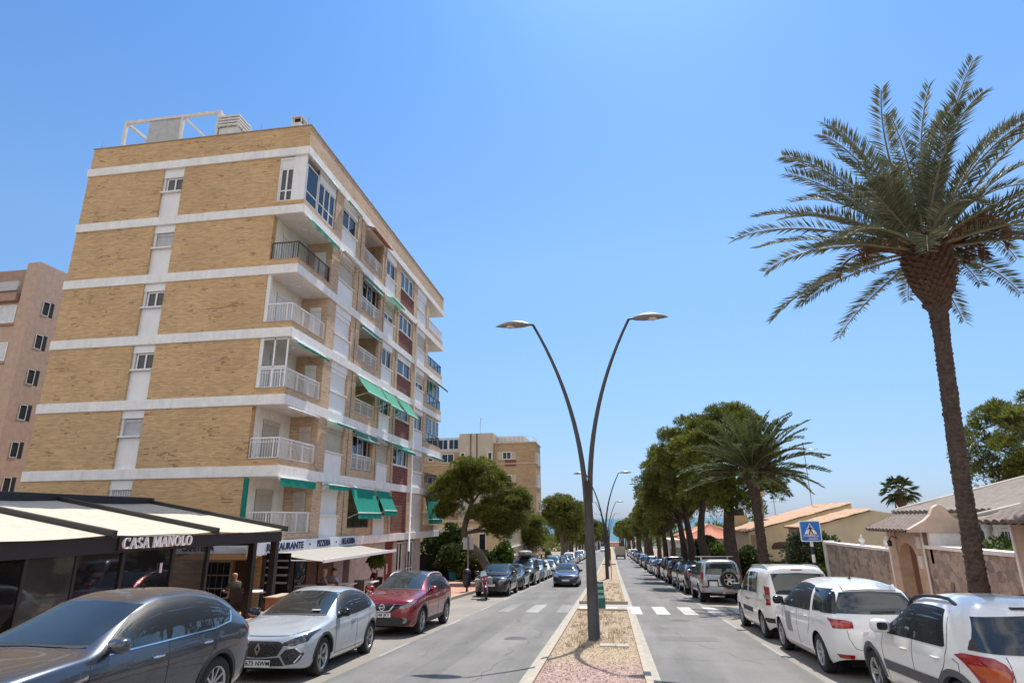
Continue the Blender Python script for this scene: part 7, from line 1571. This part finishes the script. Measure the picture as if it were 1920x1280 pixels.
m.prism(P, XW - .02, XW + .5, 'x'); m.build('arch', pinkstone, gw, fix=True)
m = MB(); m.box(XW + .08, XW + .13, 19.35, 19.98, gz(20), 1.3); m.build('door', M('brown_gate_door', (.13, .055, .025), .6, .2, 4), gw)
m = MB(); m.box(XW + .30, XW + .36, 19.98, 20.5, gz(20), 1.36); m.build('reveal', M('pale_pink_render', (.55, .42, .34), .8), gw)
m = MB(); tile_roof(m, (XW - .55, 18.62, 1.75), (XW - .55, 21.25, 1.75), (XW + .35, 21.25, 2.15), (XW + .35, 18.62, 2.15), 11, .05); tile_roof(m, (XW + 1.2, 18.62, 1.75), (XW + 1.2, 21.25, 1.75), (XW + .35, 21.25, 2.15), (XW + .35, 18.62, 2.15), 11, .05); m.build('tiled_roof', rt_m, gw)
m = MB(); m.prism([(XW - .5, 1.70), (XW + 1.2, 1.70), (XW + 1.2, 1.78), (XW + .75, 2.02), (XW + .6, 2.15), (XW + .5, 2.34), (XW + .35, 2.42), (XW + .2, 2.34), (XW + .1, 2.15), (XW - .05, 2.02), (XW - .5, 1.78)], 18.45, 18.62, 'y'); m.build('gable', M('pale_pink_render', (.62, .52, .44), .8), gw, fix=True)
m = MB(); m.box(XW + .0, XW + .9, 18.5, 18.64, .9, 1.7); m.build('side_panel', white_paint, gw)
m = MB(); m.tube([(XW - .05, 20.35, 1.5), (XW - .2, 20.35, 1.55), (XW - .28, 20.35, 1.45)], .015, 5); m.lathe([(.02, -.14), (.06, -.12), (.07, 0), (.02, .05)], 8, (XW - .28, 20.35, 1.40)); m.build('lantern', black_metal, gw)
for y, z, w in ((19.05, 1.42, .13), (19.1, .9, .12), (19.02, -.15, .11)): m = MB(); m.box(XW - .08, XW - .052, y - w, y + w, z - .16, z + .16); m.build('plaque', M('white_plaque', (.62, .6, .56), .5, .15, 20), gw)
pw = thing('stone_side_gate', 'taller stone gate pillar with a brown tiled canopy at the right edge', 'gateway', (XW, 13, gz(13)))
m = MB(); m.box(XW, XW + .5, 10.2, 14.95, gz(15) - .1, 1.98); m.build('pillar', pinkstone, pw); m = MB(); m.box(XW - .03, XW + .02, 14.9, 14.98, gz(15) - .1, 1.98); m.build('white_edge', white_cap, pw)
m = MB(); tile_roof(m, (XW - .6, 10.0, 2.0), (XW - .6, 15.05, 2.0), (XW + .4, 15.05, 2.38), (XW + .4, 10.0, 2.38), 18, .055); m.build('tiled_roof', rt_m, pw)
# bungalow
bg = thing('bungalow', 'white bungalow with low grey tiled hip roof behind the stone wall', 'house', (14, 17, gz(17)))
grey_tile = M('grey_roof_tile', (.20, .17, .14), .8, .2, 4, wear=.25)
m = MB(); m.box(10.9, 20, 6, 24.2, gz(24) - .2, 2.15); m.build('wall', white_paint, bg)
m = MB(); m.box(10.35, 20.5, 5.5, 24.75, 2.12, 2.27); m.build('eaves', M('cream_eaves', (.55, .50, .40), .7), bg)
A, B_, Cc, D = (10.3, 24.8, 2.27), (10.3, 5.4, 2.27), (20.6, 5.4, 2.27), (20.6, 24.8, 2.27); e1, e2 = (15.2, 19.6, 3.95), (15.2, 10.5, 3.95)
m = MB(); tile_roof(m, B_, A, e1, e2, 60, .05); tile_roof(m, A, D, e1, e1, 30, .05); tile_roof(m, D, Cc, e2, e1, 60, .05); tile_roof(m, Cc, B_, e2, e2, 30, .05); m.build('roof', grey_tile, bg)
m = MB(); m.tube([A, e1], .09, 6); m.tube([e1, e2], .09, 6); m.tube([D, e1], .09, 6); m.build('ridge_tile', M('pale_ridge_tile', (.45, .40, .34), .8), bg)
m = MB(); m.box(9.6, 10.9, 8, 17.6, gz(17), 2.0); m.build('porch_wall', white_paint, bg); m = MB(); tile_roof(m, (9.2, 7.6, 2.0), (9.2, 18.0, 2.0), (12.2, 16.4, 2.85), (12.2, 9, 2.85), 34, .05); tile_roof(m, (9.2, 18.0, 2.0), (12.2, 18.0, 2.1), (12.2, 16.4, 2.85), (12.2, 16.4, 2.85), 10, .05); m.build('porch_roof', grey_tile, bg)
m = MB(); m.tube([(9.2, 18.0, 2.05), (12.2, 16.4, 2.9)], .07, 6); m.build('ridge_tile', M('pale_ridge_tile', (.45, .40, .34), .8), bg)
FB = ((10.9, 0), (0, 1), (1, 0)); FB = ((10.9, 0), (0, 1), (-1, 0)); FB2 = ((9.6, 0), (0, 1), (-1, 0))
for a, b_ in ((18.4, 19.6), (20.2, 21.4), (22.2, 23.4)):
    simple_window(FB, a, b_, .3, 1.75, bg, sash=2, n=.02); m = MB(); m.fbox(FB, a - .1, b_ + .1, .02, .28, 1.72, 1.95); m.build('blind_valance', M('green_grey_valance', (.10, .14, .13), .7), bg)
for a, b_ in ((15.4, 17.3),):
    w = simple_window(FB2, a, b_, .5, 1.8, bg, sash=2, n=.02); m = MB()
    for i in range(15): m.fbox(FB2, a + .05 + i * (b_ - a - .1) / 14, a + .062 + i * (b_ - a - .1) / 14, .09, .105, .5, 1.8)
    m.build('window_bars', alu_white, bg)
for y in (17.85, 18.15): m = MB(); m.lathe([(.10, gz(18)), (.08, .2), (.08, 1.7), (.12, 1.8), (.12, 2.0)], 12, (9.7 if y < 18 else 10.5, y + .2, 0)); m.build('porch_column', white_paint, bg)
# beige house with two sloping orange roofs
h1 = thing('beige_house', 'beige house with two sloping orange tile roofs beyond the crossing sign', 'house', (12, 40, gz(40)))
beige = M('beige_render', (.62, .52, .36), .85, .08, 1.5, wear=.15); otile = M('orange_roof_tile', (.46, .27, .16), .8, .25, 5)
def mono_block(x0, x1, z0, z1, y0, y1, zb, nm='wall'):
    m = MB(); m.prism([(x0, zb), (x1, zb), (x1, z1), (x0, z0)], y0, y1, 'y'); m.build(nm, beige, h1, fix=True)
    m = MB(); tile_roof(m, (x0 - .25, y0 - .15, z0 + .02), (x0 - .25, y1, z0 + .02), (x1 + .02, y1, z1 + .05), (x1 + .02, y0 - .15, z1 + .05), int((y1 - y0) * 3.2), .06); m.build('roof', otile, h1)
mono_block(8.3, 14.4, 1.25, 2.85, 40, 47, -3); mono_block(10.1, 13.3, 1.55, 2.42, 34.5, 38, -3)
m = MB(); m.prism([(13.3, -3), (16.2, -3), (16.2, 1.9), (13.3, 2.42)], 34.5, 38, 'y'); m.build('wall', beige, h1, fix=True); m = MB(); m.box(13.3, 26, 35.0, 37.9, -3, 1.2); m.build('wall', beige, h1)
m = MB(); m.box(6.9, 10.9, 39.6, 40.0, -.15, .25); m.build('terrace_edge', beige, h1); m = MB(); m.box(7.0, 9.9, 38.9, 39.6, -3, -.15); m.build('garage_wall', beige, h1); m = MB(); m.box(9.9, 10.4, 38.9, 39.6, -3, -.15); m.build('garage_wall', beige, h1)
FH = ((0, 40), (1, 0), (0, -1)); FH2 = ((0, 38.9), (1, 0), (0, -1))
m = MB(); m.prism([(9.55, .28), (11.15, .28), (11.15, .45), (11.0, .62), (10.7, .68), (10.0, .68), (9.7, .62), (9.55, .45)], 39.97, 39.99, 'y'); m.build('arched_window', M('brown_shade', (.09, .05, .035), .7), h1, fix=True)
m = MB(); m.fbox(FH2, 8.3, 9.75, -.02, .015, -1.25, -.35); m.build('dark_opening', dark_void, h1); m = MB(); m.fbox(FH, 8.4, 9.2, 0, .03, -.1, 1.1); m.build('door', M('tan_door', (.32, .22, .14), .7), h1)
simple_window(((0, 34.5), (1, 0), (0, -1)), 10.3, 11.0, .2, 1.2, h1, sash=2); m = MB(); m.box(9.6, 10.6, 34.0, 34.6, 1.3, 1.42); m.build('porch_edge', beige, h1)
r = thing('chimney', 'cream chimney with flat cap behind the beige house roof', 'chimney', (10.4, 46, 1.6)); m = MB(); m.box(-.28, .28, -.28, .28, 0, 1.5); m.build('stack', cream_w, r, world=False); m = MB(); m.box(-.45, .45, -.45, .45, 1.9, 2.3); m.box(-.3, .3, -.3, .3, 1.5, 1.9); m.build('cap', cream_w, r, world=False)
r = thing('round_cowl', 'dark domed cowl on a cream box beside the chimney', 'chimney cowl', (9.2, 47, 1.3)); m = MB(); m.box(-.5, .5, -.5, .5, 0, .95); m.build('stack', cream_w, r, world=False); m = MB(); m.ball((0, -.1, 1.1), (.42, .3, .38)); m.build('cowl', black_metal, r, world=False)
for x, y, z, h, l in ((14.0, 46, 2.6, 4.6, 'tall thin antenna pole on the beige house roof under the palm frond'), (12.0, 48, 2.2, 4.2, 'thin television antenna with cross arms left of the tall pole')):
    r = thing('antenna', l, 'antenna', (x, y, z)); m = MB(); m.tube([(0, 0, -.6), (0, 0, h)], .028, 5); m.build('mast', grey_metal, r, world=False)
    m = MB()
    for k in range(5): m.tube([(-.1 + .22 * k, -.25, h - (3.2 if 'cross' in l else .5)), (-.1 + .22 * k, .25, h - (3.2 if 'cross' in l else .5))], .015, 4)
    m.tube([(-.3, 0, h - (3.2 if 'cross' in l else .5)), (1.0, 0, h - (3.1 if 'cross' in l else .45))], .018, 4); m.build('element', grey_metal, r, world=False)
for i, (x, z) in enumerate(((15.6, 1.9), (16.6, 1.8), (17.3, 1.85))):
    r = thing('closed_parasol', 'dark folded parasol spike beyond the beige house, %s' % ('tallest, left', 'middle', 'short, right')[i], 'parasol', (x, 37 + i, z - 1.6), 'dark folded parasols'); m = MB(); m.lathe([(.03, 0), (.03, 1.2), (.13, 1.3), (.05, 1.9 + .3 * (i == 0)), (.015, 2.3 + .3 * (i == 0))], 10); m.build('canopy', M('dark_red_canvas', (.05, .02, .02), .8), r, world=False)
# orange hip-roofed house
h2 = thing('hip_roofed_house', 'white house with an orange hip roof seen between the pine trunks', 'house', (10.5, 72, gz(72)))
m = MB(); m.box(8.4, 14.0, 70, 80, -5, -.1); m.build('wall', M('grey_house_wall', (.40, .38, .35), .85, .1), h2)
a, b_, c_, d = (7.4, 69.2, -.05), (14.8, 69.2, -.05), (14.8, 81, -.05), (7.4, 81, -.05); e1, e2 = (11.0, 73, 1.35), (11.0, 77, 1.35)
m = MB(); tile_roof(m, d, a, e1, e2, 40, .07); tile_roof(m, a, b_, e1, e1, 26, .07); tile_roof(m, b_, c_, e2, e1, 40, .07); tile_roof(m, c_, d, e2, e2, 26, .07); m.build('roof', M('bright_orange_tile', (.52, .20, .12), .8, .2, 4), h2)
m = MB(); m.tube([a, e1], .12, 6); m.tube([b_, e1], .12, 6); m.tube([e1, e2], .12, 6); m.build('ridge_tile', M('pale_orange_ridge', (.6, .36, .26), .8), h2)
FH3 = ((0, 70), (1, 0), (0, -1)); simple_window(FH3, 9.2, 10.4, -2.2, -.9, h2, sash=2)
r = thing('wooden_gate', 'golden wooden gate panel in the garden wall between the pine trunks', 'gate', (8.6, 56, gz(56))); m = MB(); m.box(-.75, .75, -.05, .05, .1, 2.3); m.build('panel', M('golden_wood', (.42, .24, .08), .6, .2, 3), r, world=False); m = MB(); m.box(-.85, .85, -.1, .1, 2.3, 2.42); m.build('lintel', M('pale_cap', (.55, .46, .36), .8), r, world=False)
lw = thing('low_garden_wall', 'low grey garden wall along the right pavement beyond the crossing', 'garden wall', (8.75, 40, gz(40))); grey_wall = M('grey_garden_wall', (.27, .23, .20), .9, .15, 2, bmp=.2, bscale=10, wear=.3)
m = MB(); ys_ = [27.4, 34, 42, 50, 58, 66, 70]; m.grid([[(8.65, y, gz(y) - .1), (8.65, y, gz(y) + 1.0), (8.9, y, gz(y) + 1.0), (8.9, y, gz(y) - .1)] for y in ys_], 0, False, closed_v=True); m.build('wall', grey_wall, lw)
m = MB(); m.grid([[(8.60, y, gz(y) + 1.0), (8.60, y, gz(y) + 1.08), (8.95, y, gz(y) + 1.08), (8.95, y, gz(y) + 1.0)] for y in ys_], 0, False, closed_v=True); m.build('coping', pinkstone, lw)
r = thing('terracotta_pillar', 'short terracotta pillar with pale cap in the garden wall below the beige house', 'pillar', (8.75, 33.0, gz(33))); m = MB(); m.box(-.28, .28, -.28, .28, 0, 1.3); m.build('shaft', terr, r, world=False); m = MB(); m.box(-.34, .34, -.34, .34, 1.3, 1.42); m.build('cap', capm, r, world=False)
r = thing('white_billboard', 'pale turquoise panel between the distant pine trunks', 'panel', (7.9, 80, gz(80))); m = MB(); m.box(-.8, .8, -.04, .04, 1.0, 2.4); m.build('panel', M('pale_turquoise', (.5, .68, .66), .5), r, world=False); m = MB(); m.box(-.04, .04, -.03, .03, 0, 1.0); m.build('post', grey_metal, r, world=False)
wh = thing('distant_white_house', 'distant white house among trees right of the street', 'house', (11, 100, gz(100))); m = MB(); m.box(8.8, 15, 96, 106, -7, -1.2); m.build('wall', M('far_white_wall', (.55, .55, .54), .8), wh); m = MB(); m.box(8.5, 15.3, 95.6, 106.4, -1.2, -1.0); m.build('roof', capm, wh); FW = ((0, 96), (1, 0), (0, -1)); simple_window(FW, 9.4, 10.4, -3.4, -2.0, wh, sash=2)
# coast: low pale buildings at the end of the street
for i, (x, y, w, h, c_, l) in enumerate(((-16, 470, 15, 5, (.6, .58, .55), 'tiny pale seafront building left of the street end'), (4, 560, 14, 3.5, (.55, .3, .24), 'tiny reddish seafront building at the street end'), (17, 500, 12, 4, (.62, .55, .5), 'tiny cream seafront building right of the street end'), (-1, 590, 10, 3, (.66, .66, .66), 'tiny white seafront kiosk at the street end'))):
    r = thing('seafront_building', l, 'building', (x, y, gz(y))); m = MB(); m.box(-w / 2, w / 2, 0, 10, 0, h); m.build('wall', M('seafront_%d' % i, c_, .8), r, world=False); m = MB(); m.box(-w / 2 - .3, w / 2 + .3, -.3, 10.3, h, h + .4); m.build('roof', M('seafront_roof', (.5, .3, .22), .8), r, world=False)
# ------------------------------------------------------------------ the rest of the parked rows
def simple_details(c, root, kind, pm, face):
    ws = {'hatch': (.62, .80), 'crossover': (.72, .88), 'mpv': (.72, .88), 'tall_hatch': (.74, .88), 'saloon': (.58, .72), 'small_van': (.76, .92), 'offroader': (.88, 1.02)}[kind]
    fit2(c, root, 'headlamp', lamp_clear, [(.46, ws[0]), (.78, ws[0] + .03)], [(.48, ws[0] + .10), (.82, ws[1] + .02)], view='F', nu=10, nv=5, off=.008)
    fit(c, root, 'grille', gloss_black, 'F', [(-.38, ws[0] - .05), (.38, ws[0] - .05)], [(-.40, ws[0] + .07), (.40, ws[0] + .07)], nu=10, nv=5); fit(c, root, 'lower_bumper', trim, 'F', [(-.6, c.sill + .06), (.6, c.sill + .06)], [(-.62, c.sill + .2), (.62, c.sill + .2)], nu=10, nv=4)
    plate_part(c, root, 'F', 0, ws[0] - .17); plate_part(c, root, 'B', 0, .75 if kind != 'saloon' else .7)
    zt = {'hatch': .86, 'crossover': .94, 'mpv': .88, 'tall_hatch': .84, 'saloon': .78, 'small_van': .95, 'offroader': 1.0}[kind]
    fit2(c, root, 'tail_lamp', lamp_red, [(.54, zt), (.80, zt)], [(.54, zt + .11), (.80, zt + .13)], view='B', nu=8, nv=5, off=.01)
    mirror_part(c, root, -(1.5 if kind not in ('small_van', 'mpv') else 1.42), c.belt(1.5) + .06, trim if kind != 'crossover' else pm)
    seams(c, root, [ng([(c.xf + c.ra + .12, c.belt(1.4)), (c.xf + c.ra + .12, c.sill + .12)]), ng([(2.44, c.belt(2.4)), (2.44, c.sill + .1)])])
COLS = {'black': paint('black_car_paint', (.010, .011, .013), .2, .22), 'dark grey': paint('dark_grey_car_paint', (.045, .048, .055), .5, .25), 'silver': paint('silver_car_paint', (.36, .38, .40), .6, .28), 'white': paint('white_car_paint', (.72, .73, .74), 0, .3),
        'dark red': paint('maroon_car_paint', (.10, .008, .012), .4, .25), 'dark blue': paint('dark_blue_car_paint', (.015, .03, .08), .4, .25), 'teal': paint('teal_car_paint', (.012, .10, .09), .3, .3), 'light blue': paint('light_blue_car_paint', (.22, .30, .40), .5, .28), 'green': paint('green_car_paint', (.03, .07, .04), .4, .28)}
def far_car(kind, col, label, x, nose, facing, group):
    if kind not in _base:
        c, r = base_car(kind, label, COLS[col], group, 'steel' if kind in ('saloon', 'small_van') else '7'); simple_details(c, r, kind, COLS[col], facing); _base[kind] = (r, col, c)
    else:
        src, sc_, c = _base[kind]; r = src.copy(); COL.objects.link(r); r['label'] = label
        if group: r['group'] = group
        elif 'group' in r.keys(): del r['group']
        for ch in list(src.children):
            d = ch.copy(); COL.objects.link(d); d.parent = r
            if col != sc_ and ch.name.split('.')[0] in ('body', 'wing_mirror'):
                for s_ in range(len(d.material_slots)):
                    if ch.material_slots[s_].material == COLS[sc_]: d.material_slots[s_].link = 'OBJECT'; d.material_slots[s_].material = COLS[col]
            for g_ in ch.children: q = g_.copy(); COL.objects.link(q); q.parent = d
    place(r, x, nose, facing); return r
GL, GR = 'cars parked along the left kerb', 'cars parked along the right kerb'
far_car('crossover', 'black', 'black crossover parked right behind the motorcycle', -6.2, 32.0, -1, GL)
far_car('hatch', 'dark grey', 'dark grey hatchback between the black crossover and the van with a roof box', -6.2, 37.4, -1, GL)
v = far_car('small_van', 'black', 'black van carrying a grey roof box, parked on the left', -6.15, 42.6, -1, GL)
rb_ = thing('roof_box', 'grey rounded luggage box on the roof of the black van', 'roof box', (-6.15, 45.2, gz(45.2) + 1.86), None, (-gslope(45), 0, 0))
m = MB(); rows = [[(.42 * k * math.copysign(abs(math.cos(t)) ** .5, math.cos(t)), y, .20 + .19 * k * math.copysign(abs(math.sin(t)) ** .6, math.sin(t))) for t in np.linspace(0, 2 * math.pi, 21)[:-1]] for y, k in ((-1.0, .2), (-.95, .7), (-.8, .95), (0, 1), (.7, .95), (.95, .6), (1.0, .2))]; m.grid(rows, 0, True, closed_v=True); m.build('box', M('grey_roof_box', (.34, .37, .35), .5), rb_, world=False)
m = MB(); m.box(-.55, .55, -.5, -.42, -.06, .02); m.box(-.55, .55, .42, .5, -.06, .02); m.build('carrier_bar', black_metal, rb_, world=False)
left = [('mpv', 'light blue', 'pale blue people carrier behind the black van with a roof box'), ('saloon', 'white', 'first white saloon behind the pale blue people carrier, left row'), ('hatch', 'white', 'white hatchback just before the teal van in the left row'), ('small_van', 'teal', 'teal van standing taller than its neighbours in the left row'), ('saloon', 'silver', 'silver saloon just beyond the teal van in the left row'), ('hatch', 'light blue', 'pale blue hatchback, second beyond the teal van'), ('tall_hatch', 'dark blue', 'dark blue tall hatchback, third beyond the teal van'), ('crossover', 'silver', 'silver crossover, fourth beyond the teal van'),
        ('small_van', 'white', 'white van, fifth beyond the teal van'), ('hatch', 'white', 'white hatchback, sixth beyond the teal van'), ('saloon', 'dark grey', 'dark grey saloon, seventh beyond the teal van'), ('mpv', 'white', 'white people carrier, eighth beyond the teal van'), ('small_van', 'white', 'white van, ninth beyond the teal van'), ('crossover', 'white', 'white crossover, tenth beyond the teal van')]
y = 48.6
for i, (k, c_, l) in enumerate(left): far_car(k, c_, l, -6.2, y, -1, GL); y += 5.4 + (i > 7) * 3
right = [('crossover', 'black', 'black crossover parked directly ahead of the silver off-roader'), ('mpv', 'dark grey', 'dark grey people carrier, second car ahead of the silver off-roader'), ('tall_hatch', 'dark red', 'dark red tall hatchback in the right row, ahead of the dark grey carrier'), ('small_van', 'black', 'black van in the right row just ahead of the dark red hatchback'), ('hatch', 'dark red', 'maroon hatchback in the right row ahead of the black van'), ('crossover', 'dark grey', 'dark grey crossover ahead of the maroon hatchback'), ('hatch', 'silver', 'silver hatchback, seventh ahead of the silver off-roader'), ('saloon', 'light blue', 'pale blue saloon, eighth ahead of the silver off-roader'), ('tall_hatch', 'dark blue', 'dark blue tall hatchback, ninth ahead of the silver off-roader'), ('mpv', 'green', 'green people carrier, tenth ahead of the silver off-roader'), ('hatch', 'dark grey', 'dark grey hatchback, eleventh ahead of the silver off-roader'), ('saloon', 'silver', 'silver saloon, twelfth ahead of the silver off-roader'), ('crossover', 'black', 'black crossover, thirteenth ahead of the silver off-roader'), ('hatch', 'dark blue', 'dark blue hatchback, fourteenth ahead of the silver off-roader'), ('saloon', 'dark red', 'maroon saloon, fifteenth ahead of the silver off-roader'), ('mpv', 'black', 'black people carrier, sixteenth ahead of the silver off-roader'), ('hatch', 'white', 'white hatchback, seventeenth ahead of the silver off-roader'), ('small_van', 'white', 'white van, eighteenth ahead of the silver off-roader'), ('saloon', 'white', 'white saloon, nineteenth ahead of the silver off-roader'), ('crossover', 'silver', 'silver crossover, twentieth ahead of the silver off-roader')]
y = 39.2
for i, (k, c_, l) in enumerate(right): far_car(k, c_, l, 4.70 + (.06 if i % 2 else -.05), y, 1, GR); y += 5.15 + (i > 9) * 1.5 + (i > 15) * 6
far_car('saloon', 'dark blue', 'dark blue saloon driving towards the viewer in the left carriageway', -3.05, 41.3, -1, None)
far_car('tall_hatch', 'black', 'black car driving away beyond the box truck in the right carriageway', 1.9, 196, 1, None); far_car('small_van', 'white', 'white van driving towards the viewer far down the left carriageway', -3.2, 235, -1, None); far_car('mpv', 'silver', 'silver car driving away far down the right carriageway', 2.0, 240, 1, None)
# box truck
r = thing('box_truck', 'tan box truck driving away in the right carriageway', 'truck', (1.75, 128, gz(128) + .004), None, (-gslope(128), 0, 0))
m = MB(); m.box(-1.0, 1.0, 0, 3.6, .75, 2.35); m.build('cargo_box', M('tan_truck_box', (.36, .33, .27), .6, .1, 1.5, wear=.2), r, world=False, bevel=.03); m = MB(); m.box(-.95, .95, 3.6, 5.2, .5, 1.9); m.build('cab', COLS['white'], r, world=False, bevel=.12)
m = MB(); m.box(-.9, .9, -.05, .02, .45, .72); m.build('bumper', trim, r, world=False); m = MB(); m.box(-.8, .8, .1, 5, .45, .75); m.build('chassis', black_metal, r, world=False)
for y in (.8, 4.4):
    for s_ in (1, -1): t, q = wheel_mb(.36, .22, 'steel', s_); w = t.build('wheel', tyre_m, r, world=False); w.location = (s_ * .82, y, .36); w.rotation_euler = (0, 0, R_(90)); z = q.build('rim', [alloy, well_m, well_m], w, world=False)
